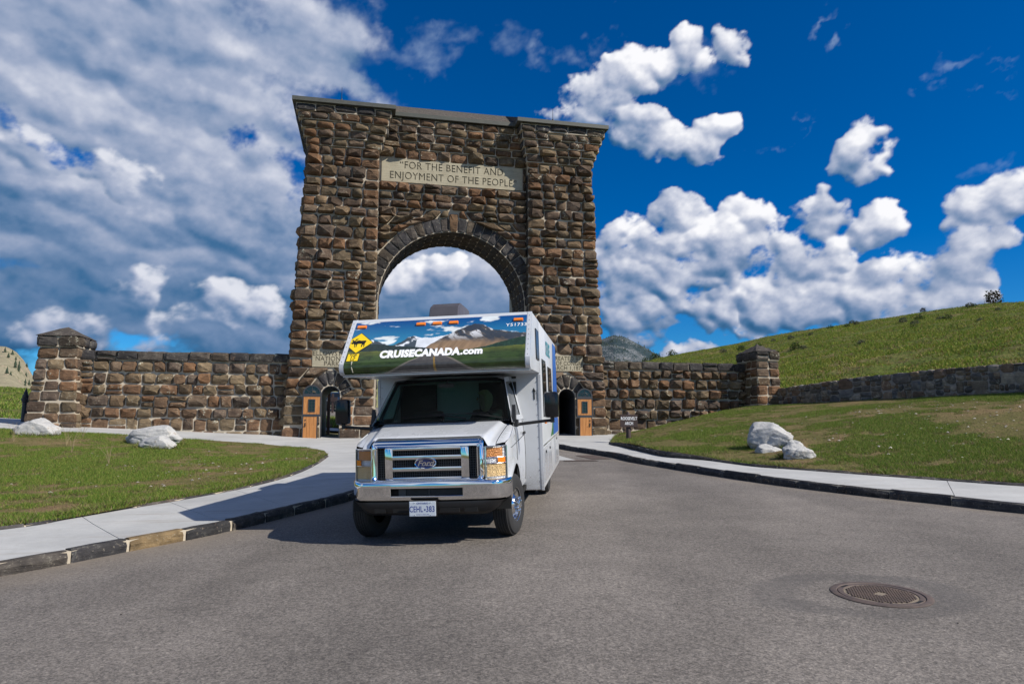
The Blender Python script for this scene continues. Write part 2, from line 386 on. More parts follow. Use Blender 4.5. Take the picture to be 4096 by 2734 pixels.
def inb(L,a,e):
    return blobs(L,np.array([a]),np.array([e]))[0]
def clouds2(az,el,step,rngseed=5):
    rng=np.random.default_rng(rngseed)
    A0,E0=az[0,0],el[0,0];ny,nx=az.shape
    wx=fbm(az*.2,el*.26,5,.55,1)-.5;wy=fbm(az*.2,el*.26,5,.55,2)-.5
    wx2=fbm(az*.9,el*1.1,5,.6,3)-.5;wy2=fbm(az*.9,el*1.1,5,.6,4)-.5
    pa=az+wx*3.2+wx2*1.3;pe=el+wy*2.4+wy2*1.0
    cum=blobs(CLOUD_CUM,pa,pe);deck=blobs(CLOUD_DECK,pa,pe);gap=blobs(CLOUD_GAPS,pa,pe);wisp=blobs(CLOUD_WISP,az+wx*9+wx2*3,el+wy*7+wy2*3)
    f1=fbm(az*.25,el*.36,6,.55,5)-.5
    fine=fbm(az*1.6,el*2.1,4,.55,9)-.5
    def puffs(L,n,rlo,rhi,asp,thr,tilt=0.,pw=1.6):
        H=np.zeros(az.shape)
        got=0
        while got<n:
            b=L[rng.integers(len(L))]
            th=rng.random()*6.283;rr=np.sqrt(rng.random())
            X,Y=b[2]*rr*np.cos(th),b[3]*rr*np.sin(th);c,s=np.cos(np.radians(b[4])),np.sin(np.radians(b[4]))
            a,e=b[0]+X*c-Y*s,b[1]+X*s+Y*c
            got+=1
            if inb(L,a,e)<thr: continue
            depth=inb(L,a,e)
            r=rlo+(rhi-rlo)*rng.random()**pw*min(1,.35+depth); r*=min(1.,.5+e/22.) if e<12 else 1.
            ra,re=r,r*asp
            i0,i1=int((e-re*1.6-2.4-E0)/step),int((e+re*1.6+2.4-E0)/step);j0,j1=int((a-ra*1.6-2.6-A0)/step),int((a+ra*1.6+2.6-A0)/step)
            i0,j0=max(i0,0),max(j0,0);i1,j1=min(i1,ny),min(j1,nx)
            if i1<=i0 or j1<=j0: continue
            dx=(pa[i0:i1,j0:j1]-a);dy=(pe[i0:i1,j0:j1]-e)
            if tilt: dx,dy=dx*np.cos(tilt)+dy*np.sin(tilt),-dx*np.sin(tilt)+dy*np.cos(tilt)
            q=1-(dx/ra)**2-(dy/re)**2
            h=np.where(q>0,np.sqrt(np.maximum(q,0)),0)*r*.8+ (depth*.8+rng.random()*.9)*(q>0)*sstep(0,.5,q)
            H[i0:i1,j0:j1]=np.maximum(H[i0:i1,j0:j1],h)
        return H
    Hc=puffs(CLOUD_CUM,2600,.4,1.9,.78,.2)
    Hd=puffs(CLOUD_DECK,1500,1.2,6.5,.40,.1,tilt=-.12)
    def blur(x,k):
        for _ in range(k):
            x=(x+np.roll(x,1,0)+np.roll(x,-1,0)+np.roll(x,1,1)+np.roll(x,-1,1))/5
        return x
    def lam(H,k,amp):
        H=blur(H,k)+fine*amp+f1*amp*2
        gy,gx=np.gradient(H,step)
        n=np.sqrt(gx*gx+gy*gy+1)
        return (-gx*.42-gy*.66+.62)/n
    def march(dens,n,dx,dy):
        acc=np.zeros_like(dens)
        for i in range(1,n+1):
            sx,sy=int(round(i*dx/step)),int(round(i*dy/step));sh=dens
            if sy>0: sh=np.concatenate([sh[sy:],np.repeat(sh[-1:],sy,0)],0)
            if sx>0: sh=np.concatenate([sh[:,sx:],np.repeat(sh[:,-1:],sx,1)],1)
            acc+=sh
        return acc/n
    # alpha
    mid=fbm(az*.6,el*.8,5,.55,21)-.5
    hb=blur(Hc,5)
    Dc=np.maximum(cum*.9-.2,hb*.42-.28-.8*(1-sstep(0,.35,hb)))+f1*.75+mid*1.1+fine*.45
    band=fbm(pa*.05,(el+.13*az+wy*2)*.24,4,.5,8)-.5
    Dd=deck+f1*.9+mid*.5+fine*.15+band*1.2
    gapm=sstep(-.55,.75,gap-(f1*1.4+mid*1.8+fine*.6)*.9)
    Dw=wisp-.30+ (fbm(az*.30-el*.2,el*.5,5,.55,12)-.5)*2.0
    lc=lam(Hc,10,.05);ld=lam(Hd,18,.05)
    shc=np.exp(-1.15*march(np.clip(Dc,0,1.2),7,.3,.7))
    dmod=np.clip(.5+f1*1.3+mid*1.0+band*2.6,0,1.5)
    shd=np.exp(-1.3*march(dmod,6,.18,.5))
    Lc=np.clip(.10+.40*lc+.54*shc+mid*.42+f1*.35+fine*.12,0,1)
    Ld=np.clip(-.06+.26*ld+.72*shd+band*1.15+f1*.35+mid*.34+fine*.08,0,1)
    Ld=Ld*(.50+.50*sstep(5,22,el))+.05; hi_=sstep(14,24,el); Ld=Ld*(1-.40*hi_)+.60*.40*hi_
    Ld=np.clip(Ld+.32*sstep(-.2,.25,.35-Dd)*sstep(12,2,el),0,1)
    Lc=Lc*(.78+.22*sstep(2,12,el))*(1-.14*sstep(-8,-16,az)); Lc=np.clip(Lc+.10*f1,0,1)
    ac=sstep(0,.42+.35*sstep(-8,-16,az),Dc);ad=sstep(0,.75,Dd)*(1-gapm);aw=sstep(-.35,1.5,Dw)*.42
    xs=[0,.2,.4,.6,.8,1]
    ramp=np.array([(.012,.08,.20),(.05,.15,.31),(.17,.26,.43),(.36,.42,.57),(.63,.66,.76),(.95,.95,.98)])
    colr=lambda L:np.stack([np.interp(L,xs,ramp[:,i]) for i in range(3)],-1)
    cc,cd,cw=colr(Lc),colr(Ld),np.ones(az.shape+(3,))*np.array([.55,.68,.85])
    # composite wisp < deck < cumulus
    a=ad+aw*(1-ad);c=(cd*ad[...,None]+cw*(aw*(1-ad))[...,None])
    a2=ac+a*(1-ac);c=cc*ac[...,None]+c*(1-ac)[...,None]
    return c/np.maximum(a2,1e-4)[...,None],a2


def build_sky():
    RAD = 4200.0
    m = bpy.data.materials.new('cloud_light'); m.use_nodes = True; t = NT(m.node_tree); t.n.clear()
    at = t.node('ShaderNodeAttribute', attribute_name='tone')
    em = t.node('ShaderNodeEmission'); t.l.new(at.outputs['Color'], em.inputs[0]); em.inputs[1].default_value = .82
    tr = t.node('ShaderNodeBsdfTransparent'); mx = t.node('ShaderNodeMixShader')
    t.l.new(at.outputs['Alpha'], mx.inputs[0]); t.l.new(tr.outputs[0], mx.inputs[1]); t.l.new(em.outputs[0], mx.inputs[2])
    o = t.node('ShaderNodeOutputMaterial'); t.l.new(mx.outputs[0], o.inputs[0])
    m.cycles.emission_sampling = 'NONE'
    step = .1
    A = np.arange(-46, 46.01, step); E = np.arange(-3, 41.01, step); az, el = np.meshgrid(A, E)
    col, al = clouds2(az, el, step)
    al = al * sstep(41, 37, el) * sstep(46, 43, np.abs(az))
    Vs, Fs, Cs = [], [], []
    def patch(az, el, col, al, off):
        a, e = np.radians(az), np.radians(el)
        V = np.stack([np.sin(a) * np.cos(e), np.cos(a) * np.cos(e), np.sin(e)], -1).reshape(-1, 3) * RAD
        ny, nx = az.shape; idx = np.arange(ny * nx).reshape(ny, nx)
        q = np.stack([idx[:-1, :-1], idx[:-1, 1:], idx[1:, 1:], idx[1:, :-1]], -1)
        k = np.maximum.reduce([al[:-1, :-1], al[:-1, 1:], al[1:, 1:], al[1:, :-1]]) > .004
        Vs.append(V); Fs.append(q[k] + off); Cs.append(np.concatenate([col.reshape(-1, 3), al.reshape(-1, 1)], 1)); return off + len(V)
    off = patch(az, el, col, al, 0)
    # the same broken cloud all round the rest of the sky, clear about the sun
    A = np.arange(-180, 180.1, 1.0); E = np.arange(0, 84.1, 1.0); az, el = np.meshgrid(A, E)
    def sm(ax): return fbm(np.cos(np.radians(ax)) * 3.1 + el * .055, np.sin(np.radians(ax)) * 3.1 + el * .03, 5, .55, 31)
    n = sm(az); d = (n - .50) * 6
    inview = sstep(46, 43, np.abs(az)) * sstep(41, 37, el)
    cosun = np.cos(np.radians(el)) * math.cos(R(SUN_EL)) * np.cos(np.radians(az - SUN_AZ)) + np.sin(np.radians(el)) * math.sin(R(SUN_EL))
    al = sstep(0, .6, d) * (1 - inview) * sstep(.955, .90, cosun)
    L = np.clip(.85 - d * .35, 0, 1)[..., None]
    col = np.array([.14, .23, .40]) * (1 - L) + np.array([.85, .87, .92]) * L
    patch(az, el, col, al, off)
    V = np.concatenate(Vs); F = np.concatenate(Fs); C = np.concatenate(Cs)
    ob = mesh_np('sky', V, F, m, smooth=180, col=C)
    tag(ob, 'white and grey broken clouds over a deep blue sky', None, None, 'structure')
    ob.visible_volume_scatter = True


build_sky()

# ------------------------------------------------------------------ terrain
def road_z(x, y):
    x = np.asarray(x, float); y = np.asarray(y, float)
    yc = np.clip(y, -40, 75)
    base = np.where(yc < 33, .12 + .036 * yc, 1.308 + .055 * (yc - 33))
    c = .031 * (1 - sstep(13, 24, y)); f = x + .95; f = np.where(f > 0, 1.3 * np.tanh(f / 1.3), f)
    return base + c * np.maximum(f, -5)


def left_rise(x, y):
    return .055 * np.clip(-(np.asarray(x, float) + 8.2), 0, 60) * sstep(15, 27, y)


def smooth_line(P, n):
    """Catmull-Rom through the points, n samples"""
    P = np.asarray(P, float); k = len(P)
    Q = np.concatenate([[2 * P[0] - P[1]], P, [2 * P[-1] - P[-2]]])
    t = np.linspace(0, k - 1 - 1e-9, n); i = t.astype(int); f = (t - i)[:, None]
    p0, p1, p2, p3 = Q[i], Q[i + 1], Q[i + 2], Q[i + 3]
    return .5 * (2 * p1 + (p2 - p0) * f + (2 * p0 - 5 * p1 + 4 * p2 - p3) * f ** 2 + (3 * p1 - p0 - 3 * p2 + p3) * f ** 3)


def arclen(L):
    return np.concatenate([[0], np.cumsum(np.linalg.norm(np.diff(L[:, :2], axis=0), axis=1))])


def at_len(L, s):
    a = arclen(L); return np.stack([np.interp(s, a, L[:, k]) for k in range(L.shape[1])], -1)


def quads(nu, nv):
    idx = np.arange(nu * nv).reshape(nv, nu)
    return np.stack([idx[:-1, :-1], idx[:-1, 1:], idx[1:, 1:], idx[1:, :-1]], -1).reshape(-1, 4)


KL = smooth_line([(-9.5, 3.2), (-7.4, 5.6), (-5.5, 7.6), (-4.79, 8.64), (-4.05, 9.81), (-3.47, 11.26), (-2.94, 12.71), (-2.6, 15), (-2.6, 18), (-3.0, 21)], 181)
IL = smooth_line([(-12.3, 4.9), (-9.6, 7.3), (-7.01, 9.59), (-6.6, 10.7), (-6.0, 12.2), (-5.4, 13.9), (-5.15, 15.3), (-5.1, 16.8), (-5.25, 18.8), (-5.54, 20.96)], 181)
KL2 = smooth_line([(-3.0, 21), (-3.6, 24), (-4.8, 28), (-5.9, 31.9)], 60)
KR = smooth_line([(13, 5.5), (10, 8.0), (7.77, 10.6), (7.14, 11.48), (6.07, 13), (5.25, 14.54), (4.45, 16.66), (3.45, 19.86), (3.19, 21.5), (2.5, 23.6), (1.86, 25.56), (1.3, 29), (.95, 32.2)], 241)
IR = smooth_line([(15.5, 7.6), (12, 10.8), (9.46, 12.84), (8.5, 13.85), (7.65, 14.76), (6.7, 15.9), (5.88, 16.83), (5.25, 18.8), (4.47, 19.97), (4.2, 22), (3.95, 24.5), (3.8, 27), (5.3, 34)], 241)


def mat_ground(name, g1, g2, dry, dirt, scale=1.0):
    m, t, b = new_mat(name); tc = t.node('ShaderNodeTexCoord'); p = tc.outputs['Object']
    n1 = t.noise(p, .35 * scale, 5, .6); n2 = t.noise(p, 2.2 * scale, 6, .65); n3 = t.noise(p, 14 * scale, 4, .6)
    c = t.mix(t.lin(n2, .3, .7), g1, g2)
    c = t.mix(t.ss(t.m('ADD', n1, t.m('MULTIPLY', n2, .5)), .74, .90), c, dry)
    c = t.mix(t.ss(t.m('ADD', t.m('MULTIPLY', n2, .8), t.m('MULTIPLY', n3, .5)), .70, .84), c, dirt)
    c = t.mix(1.0, c, t.mix(n3, (.62, .62, .6), (1.35, 1.35, 1.3)), 'MULTIPLY')
    t.l.new(c, b.inputs['Base Color']); b.inputs['Roughness'].default_value = 1.0; b.inputs['Specular IOR Level'].default_value = .05
    bp = t.node('ShaderNodeBump'); bp.inputs['Strength'].default_value = .8; bp.inputs['Distance'].default_value = .15 / scale
    t.put(bp.inputs['Height'], t.m('ADD', n2, t.m('MULTIPLY', n3, .5))); t.l.new(bp.outputs[0], b.inputs['Normal'])
    return m


def mat_asphalt():
    m, t, b = new_mat('asphalt'); tc = t.node('ShaderNodeTexCoord'); p = tc.outputs['Object']
    du = t.node('ShaderNodeAttribute', attribute_name='dust')
    big = t.noise(p, .22, 4, .55); med = t.noise(p, 1.6, 5, .6)
    agg = t.voro(p, 85, 'F1', out='Color'); sa = t.node('ShaderNodeSeparateColor'); t.l.new(agg, sa.inputs[0])
    agg2 = t.noise(p, 26, 4, .75); spk = t.noise(p, 120, 2, .6)
    c = t.mix(t.lin(big, .3, .7), (.118, .108, .100), (.196, .178, .163))
    c = t.mix(1.0, c, t.mix(t.lin(med, .3, .7), (.88,) * 3, (1.12,) * 3), 'MULTIPLY')
    c = t.mix(1.0, c, t.mix(sa.outputs[0], (.62, .62, .63), (1.38, 1.36, 1.32)), 'MULTIPLY')
    c = t.mix(1.0, c, t.mix(t.lin(agg2, .3, .7), (.60,) * 3, (1.42,) * 3), 'MULTIPLY')
    c = t.mix(t.ss(spk, .72, .80), c, (.012, .012, .012))
    # patched collar about the manhole
    d = t.vm('LENGTH', t.mapping(t.vm('MULTIPLY_ADD', t.noise(p, 1.4, 3, .6, out=1), (.5, .5, 0.0), p), (3.30, 6.50, 0), (0, 0, R(8)), (1.05, .70, 1e6), 'TEXTURE'))
    ring = t.m('MULTIPLY', t.ss(d, 1.10, .90), t.ss(d, .48, .70))
    c = t.mix(t.m('MULTIPLY', ring, t.lin(med, .3, .7, .25, .6)), c, (.085, .080, .078))
    oil = t.m('MULTIPLY', t.ss(t.noise(p, .9, 4, .65), .60, .74), t.ss(t.noise(p, .13, 2, .5), .45, .6)); c = t.mix(t.m('MULTIPLY', oil, .45), c, (.06, .056, .054))
    wear = t.noise(t.mapping(p, rot=(0, 0, R(14)), scale=(.55, .05, 1)), 1.0, 3, .5); c = t.mix(1.0, c, t.mix(t.lin(wear, .35, .65), (.86,) * 3, (1.14,) * 3), 'MULTIPLY')
    c = t.mix(t.m('MULTIPLY', du.outputs['Fac'], t.lin(med, .25, .7, .25, .9), clamp=True), c, (.21, .175, .135))
    t.l.new(c, b.inputs['Base Color']); b.inputs['Roughness'].default_value = .88; b.inputs['Specular IOR Level'].default_value = .3
    bp = t.node('ShaderNodeBump'); bp.inputs['Strength'].default_value = .55; bp.inputs['Distance'].default_value = .012
    t.put(bp.inputs['Height'], t.m('ADD', t.m('MULTIPLY', agg2, .7), sa.outputs[0])); t.l.new(bp.outputs[0], b.inputs['Normal'])
    return m


def mat_concrete(name='concrete', a=(.36, .365, .365), bcol=(.47, .475, .47)):
    m, t, b = new_mat(name); tc = t.node('ShaderNodeTexCoord'); p = tc.outputs['Object']
    n1 = t.noise(p, .8, 5, .6); n2 = t.noise(p, 7, 5, .65); n3 = t.noise(p, 60, 3, .6)
    streak = t.noise(t.mapping(p, rot=(0, 0, R(-25)), scale=(.5, 4, 1)), 1, 4, .6)
    c = t.mix(t.lin(n1, .3, .7), a, bcol); c = t.mix(1.0, c, t.mix(n2, (.85,) * 3, (1.12,) * 3), 'MULTIPLY')
    c = t.mix(1.0, c, t.mix(n3, (.85,) * 3, (1.13,) * 3), 'MULTIPLY')
    c = t.mix(t.ss(streak, .54, .74, 0, .5), c, (.24, .205, .165)); c = t.mix(t.ss(n2, .60, .75, 0, .5), c, (.26, .245, .22))
    t.l.new(c, b.inputs['Base Color']); b.inputs['Roughness'].default_value = .9; b.inputs['Specular IOR Level'].default_value = .2
    bp = t.node('ShaderNodeBump'); bp.inputs['Strength'].default_value = .3; bp.inputs['Distance'].default_value = .008
    t.put(bp.inputs['Height'], t.m('ADD', n3, n2)); t.l.new(bp.outputs[0], b.inputs['Normal'])
    return m


M['turf'] = mat_ground('turf', (.115, .110, .042), (.16, .140, .062), (.20, .150, .080), (.175, .115, .076))
M['hill'] = mat_ground('hill_grass', (.075, .105, .024), (.125, .145, .040), (.18, .155, .068), (.10, .09, .042), .30)
M['steppe'] = mat_ground('dry_grass', (.10, .105, .04), (.16, .15, .07), (.22, .19, .10), (.18, .14, .10), .08)
M['asphalt'] = mat_asphalt()
M['concrete'] = mat_concrete()
M['joint'] = plain('joint', (.16, .15, .14), .95, var=.3, scale=6)

# one sheet to the horizon
gx = np.concatenate([-np.geomspace(3200, 70, 14), np.linspace(-60, 60, 61), np.geomspace(70, 3200, 14)])
gy = np.concatenate([-np.geomspace(2400, 50, 10), np.linspace(-40, 110, 76), np.geomspace(120, 4000, 16)])
GX, GY = np.meshgrid(gx, gy)
GZ = road_z(GX, GY) - .10 + left_rise(GX, GY) - .25 * sstep(36, 30, GY) * sstep(4, -4, GX * 0 + GY - 31) * 0
ground = mesh_np('ground', np.stack([GX, GY, GZ], -1).reshape(-1, 3), quads(len(gx), len(gy)), M['steppe'], smooth=180)
tag(ground, 'dry grassland reaching to the mountains behind the arch', None, None, 'structure')


def dist_line(X, Y, L):
    d = np.full(X.shape, 1e9)
    for i in range(0, len(L), 2): d = np.minimum(d, (X - L[i, 0]) ** 2 + (Y - L[i, 1]) ** 2)
    return np.sqrt(d)


rx = np.linspace(-34, 34, 170); ry = np.linspace(-40, 33.5, 184); RX, RY = np.meshgrid(rx, ry)
dust = np.clip(1 - dist_line(RX, RY, KL) / 1.0, 0, 1) * .9 + np.clip(1 - dist_line(RX, RY, KR) / .5, 0, 1) * .7
track = np.exp(-((RX - (-.7 - .12 * RY) + 3.0) / .8) ** 2) * .0
road = mesh_np('road', np.stack([RX, RY, road_z(RX, RY)], -1).reshape(-1, 3), quads(170, 184), M['asphalt'], smooth=180, attrs={'dust': (dust + track).ravel()})
tag(road, 'grey asphalt road in front of the arch', None, None, 'structure')
# the road runs on through the arch to a wider lot behind it
ys = np.linspace(33.5, 80, 60); sx_ = np.linspace(0, 1, 24)
cxr = -2.77 - .2126 * (ys - 32.08); hw = 3.3 + 26 * sstep(49, 53, ys)
BX = cxr[:, None] + (sx_[None, :] * 2 - 1) * hw[:, None]; BY = np.repeat(ys[:, None], 24, 1)
road2 = mesh_np('road', np.stack([BX, BY, road_z(BX, BY) + .02 + left_rise(BX, BY)], -1).reshape(-1, 3), quads(24, 60), M['asphalt'], smooth=180, attrs={'dust': np.zeros(BX.size)})
tag(road2, 'asphalt road and lot beyond the arch', None, None, 'structure')


# ---- sidewalks of separate slabs, kerbs of separate stones
def sidewalk(name, K, I, slab, label, extra=None):
    n = len(K); W = 7
    def pt(i, w, dz):
        a = K[i] * (1 - w) + I[i] * w
        return (a[0], a[1], float(road_z(a[0], a[1]) + dz))
    V = [pt(i, w, .118) for i in range(n) for w in np.linspace(.04, 1, W)]
    base = mesh_np(name, np.array(V), quads(W, n), M['joint'], smooth=180); tag(base, label, None, None, 'structure')
    mid = (K + I) / 2; a = arclen(mid); s = 0.0; r = random.Random(3)
    while s < a[-1] - .3:
        e = min(s + slab * r.uniform(.96, 1.04), a[-1])
        P = []; k = 5
        for q in np.linspace(s + .006, e - .006, k):
            ko = at_len_by(K, a, q); io = at_len_by(I, a, q)
            for w in np.linspace(.06, .995, 4):
                c = ko * (1 - w) + io * w; P.append((c[0], c[1], float(road_z(c[0], c[1])) + .14))
        P = np.array(P); F = quads(4, k)
        # skirt so the slab has thickness
        rim = [0, 1, 2, 3] + [4 * j + 3 for j in range(1, k)] + [4 * (k - 1) + j for j in (2, 1, 0)] + [4 * j for j in range(k - 2, 0, -1)]
        low = P[rim] - np.array([0, 0, .035]); nb = len(P); Fs = [tuple(f) for f in F]
        for j in range(len(rim)):
            j2 = (j + 1) % len(rim); Fs.append((rim[j2], rim[j], nb + j, nb + j2))
        mesh_np('slab', np.concatenate([P, low]), Fs, M['concrete'], base)
        s = e
    return base


def at_len_by(L, a, q): return np.array([np.interp(q, a, L[:, 0]), np.interp(q, a, L[:, 1])])


sidewalk('sidewalk', KL, IL, 1.55, 'pale concrete sidewalk curving along the left lawn')
sidewalk('sidewalk', KR, IR, 1.75, 'pale concrete sidewalk curving along the right lawn')


def stone_attr(V, r, pal, lich=0.0, bright=1.0):
    c = np.array(pal[r.randrange(len(pal))]) * r.uniform(.75, 1.25) * bright
    return c, lich


BASALT = [(.050, .050, .055), (.060, .058, .060), (.042, .043, .048), (.070, .064, .060)]


def kerb(name, L, side, seg, width, top, low, label, gap=.045, skip=None, pal=BASALT, seed=1, dz=None, start=0.0):
    """stones set along the line L; 'side' +1 puts the kerb's body to the left of travel"""
    r = random.Random(seed); a = arclen(L); T = np.gradient(L, axis=0); T /= np.linalg.norm(T, axis=1)[:, None]
    Nn = np.stack([-T[:, 1], T[:, 0]], 1) * side
    def at(q):
        p = at_len_by(L, a, q); n = np.array([np.interp(q, a, Nn[:, 0]), np.interp(q, a, Nn[:, 1])]); return p, n / np.linalg.norm(n)
    def zz(p, q): return float(road_z(p[0], p[1])) + (dz(p, q) if dz else 0.0)
    q = np.arange(0, a[-1], .35); V = []
    for s in q:
        p, n = at(s); z = zz(p, s)
        V += [(*(p + n * .02), z + low), (*(p + n * .02), z + top - .02), (*(p + n * (width - .01)), z + top - .02)]
    k = len(q); idx = np.arange(3 * k).reshape(k, 3)
    F = [tuple(f) for j in range(2) for f in np.stack([idx[:-1, j], idx[1:, j], idx[1:, j + 1], idx[:-1, j + 1]], -1)]
    base = mesh_np(name, np.array(V), F, M['mortar']); tag(base, label, None, None, 'structure')
    s = start; n_ = 0
    while s < a[-1] - .2:
        e = min(s + seg * r.uniform(.88, 1.12), a[-1]); m = 5; V = []
        t_ = top + r.uniform(-.012, .012)
        for i, qq in enumerate(np.linspace(s, e - gap, m)):
            p, n = at(qq); z = zz(p, qq); e_ = .012 if i in (0, m - 1) else 0
            for (o, h) in ((.012, low), (-.012 + r.uniform(-.012, .012), low * .35 + t_ * .65), (r.uniform(.0, .012) + e_, t_ - .022 - e_), (.028 + r.uniform(0, .015), t_), (width * .6, t_ + r.uniform(-.004, .006)), (width, t_ - .008 + r.uniform(-.006, .006)), (width, low)):
                V.append((*(p + n * o), z + h))
        F = []
        for i in range(m - 1):
            for j in range(6): F.append((i * 7 + j, (i + 1) * 7 + j, (i + 1) * 7 + j + 1, i * 7 + j + 1))
        F += [tuple(range(7)), tuple((m - 1) * 7 + j for j in range(6, -1, -1))]
        c, l = stone_attr(V, r, pal)
        if skip and n_ in skip: c = np.array(skip[n_])
        o = mesh_np('kerb_stone', np.array(V), F, M['kerb'], base, smooth=35, col=c, attrs={'lichen': .25})
        bm = bmesh.new(); bm.from_mesh(o.data); bmesh.ops.recalc_face_normals(bm, faces=bm.faces[:]); bm.to_mesh(o.data); bm.free()
        s = e; n_ += 1
    return base


kerb('kerb', KL, 1, .72, .16, .155, -.06, 'black basalt kerb beside the left sidewalk', seed=4, skip={10: (.17, .125, .07)}, start=.28)
kerb('kerb', KR, -1, 1.0, .16, .155, -.06, 'black basalt kerb beside the right sidewalk', seed=5, gap=.02)
kerb('kerb', IL, 1, .95, .11, .175, .05, 'low dark stone edging of the left lawn', seed=6, gap=.03)
kerb('kerb', IR, -1, .85, .12, .19, .05, 'dark stone edging of the right lawn', seed=7, gap=.02, dz=lambda p, q: .10 * float(sstep(18.2, 20.0, p[1]) * sstep(27, 24, p[1])))

# paved forecourt before the arch and along the left wall
yy = np.linspace(20.8, 32.4, 30); kx = np.interp(yy, KL2[:, 1], KL2[:, 0]); ss_ = np.linspace(0, 1, 60) ** 1.3
PX = kx[:, None] + (-34 - kx[:, None]) * ss_[None, :]; PY = np.repeat(yy[:, None], 60, 1)
fc = mesh_np('pavement', np.stack([PX, PY, road_z(PX, PY) + .125 + left_rise(PX, PY)], -1).reshape(-1, 3), quads(60, 30), M['concrete'], smooth=180)
tag(fc, 'pale concrete pavement at the foot of the arch and left wall', None, None, 'structure')
kerb('kerb', KL2, 1, .8, .16, .15, -.06, 'dark kerb between the road and the forecourt', seed=8)
# pavement in front of the right pier
fr = mesh_np('pavement', np.array([(a, b, float(road_z(a, b)) + .128) for b in np.linspace(26, 35, 10) for a in np.interp(np.linspace(0, 1, 8), [0, 1], [np.interp(b, KR[:, 1], KR[:, 0]) + .15, 6.6])]), quads(8, 10), M['concrete'], smooth=180)
tag(fr, 'pale concrete pavement at the foot of the right pier', None, None, 'structure')


# ---- lawns
def lawn_left_z(x, y): return road_z(x, y) + .165 + left_rise(x, y) + .05 * (fbm(np.asarray(x) * .35, np.asarray(y) * .35, 3, .5, 3) - .5)


FL = smooth_line([(-15, 3.5), (-12.0, 5.2), (-9.5, 7.4), (-7.03, 9.62), (-6.05, 12.2), (-5.42, 13.95), (-5.15, 16.5), (-5.35, 19.4), (-5.56, 20.9)], 90)
BLn = smooth_line([(-26, 25.0), (-19, 25.6), (-14.8, 25.86), (-11.86, 25.53), (-9.4, 25.4), (-7.6, 24.3), (-6.3, 22.7), (-5.75, 21.5), (-5.6, 21.0)], 90)
FL = at_len(FL, np.linspace(0, arclen(FL)[-1], 90)); BLn = at_len(BLn, np.linspace(0, arclen(BLn)[-1], 90))
w_ = np.linspace(0, 1, 60)
LX = FL[None, :, 0] * (1 - w_[:, None]) + BLn[None, :, 0] * w_[:, None]; LY = FL[None, :, 1] * (1 - w_[:, None]) + BLn[None, :, 1] * w_[:, None]
lawnl = mesh_np('lawn', np.stack([LX, LY, lawn_left_z(LX, LY)], -1).reshape(-1, 3), quads(90, 60), M['turf'], smooth=180)
tag(lawnl, 'patchy green lawn left of the road', None, None, 'structure')


class TPS:
    def __init__(s, P, z, lam=.02):
        P = np.asarray(P, float); n = len(P); s.P = P
        K = s.k(P, P) + np.eye(n) * lam; A = np.zeros((n + 3, n + 3)); A[:n, :n] = K; A[:n, n] = 1; A[:n, n + 1:] = P; A[n, :n] = 1; A[n + 1:, :n] = P.T
        s.w = np.linalg.solve(A, np.concatenate([z, np.zeros(3)]))
    def k(s, a, b):
        r2 = ((a[:, None] - b[None]) ** 2).sum(-1); return np.where(r2 > 0, r2 * np.log(np.maximum(r2, 1e-12)), 0) * .5
    def __call__(s, x, y):
        x = np.asarray(x, float); y = np.asarray(y, float); sh = x.shape; Q = np.stack([x.ravel(), y.ravel()], -1)
        r = s.k(Q, s.P) @ s.w[:-3] + s.w[-3] + Q @ s.w[-2:]; return r.reshape(sh)


ctl = [(p[0], p[1], float(road_z(p[0], p[1])) + .175 + .10 * float(sstep(18.2, 20.0, p[1]) * sstep(27, 24, p[1]))) for p in IR[::14]]
ctl += [(5.01, 34.34, 1.41), (7.18, 34.81, 1.88), (9.54, 35.31, 2.33), (11.72, 35.77, 2.74), (11.53, 34.5, 2.82), (13.4, 33.2, 2.92), (15.77, 30, 3.02), (17.64, 27, 3.03), (18.72, 25, 3.07), (20.5, 20, 3.0), (24, 14, 2.9)]
ctl = np.array(ctl); tps = TPS(ctl[:, :2], ctl[:, 2])


def lawn_right_z(x, y): return tps(x, y) + .10 * (fbm(np.asarray(x) * .3, np.asarray(y) * .3, 3, .5, 5) - .5)


FR_ = smooth_line([(16, 7.9), (12.1, 11.0), (9.5, 12.95), (7.7, 14.85), (5.95, 16.9), (5.3, 18.9), (4.55, 20.1), (4.25, 22), (4.0, 24.5), (3.9, 27), (4.4, 30), (4.9, 32.6), (5.2, 34.2)], 110)
BR_ = smooth_line([(27, 11), (23.0, 16.3), (20.0, 23.0), (18.4, 26.3), (16.4, 29.8), (14.2, 32.9), (12.6, 35.9), (11.72, 36.3), (9.54, 35.8), (8.2, 35.4), (7.18, 35.2), (6.2, 35.0), (5.4, 34.8)], 110)
LX2 = FR_[None, :, 0] * (1 - w_[:, None]) + BR_[None, :, 0] * w_[:, None]; LY2 = FR_[None, :, 1] * (1 - w_[:, None]) + BR_[None, :, 1] * w_[:, None]
edge = np.minimum(1, w_[:, None] / .08)
LZ2 = lawn_right_z(LX2, LY2)
lawnr = mesh_np('lawn', np.stack([LX2, LY2, LZ2], -1).reshape(-1, 3), quads(110, 60), M['turf'], smooth=180)
tag(lawnr, 'patchy green bank rising right of the road', None, None, 'structure')

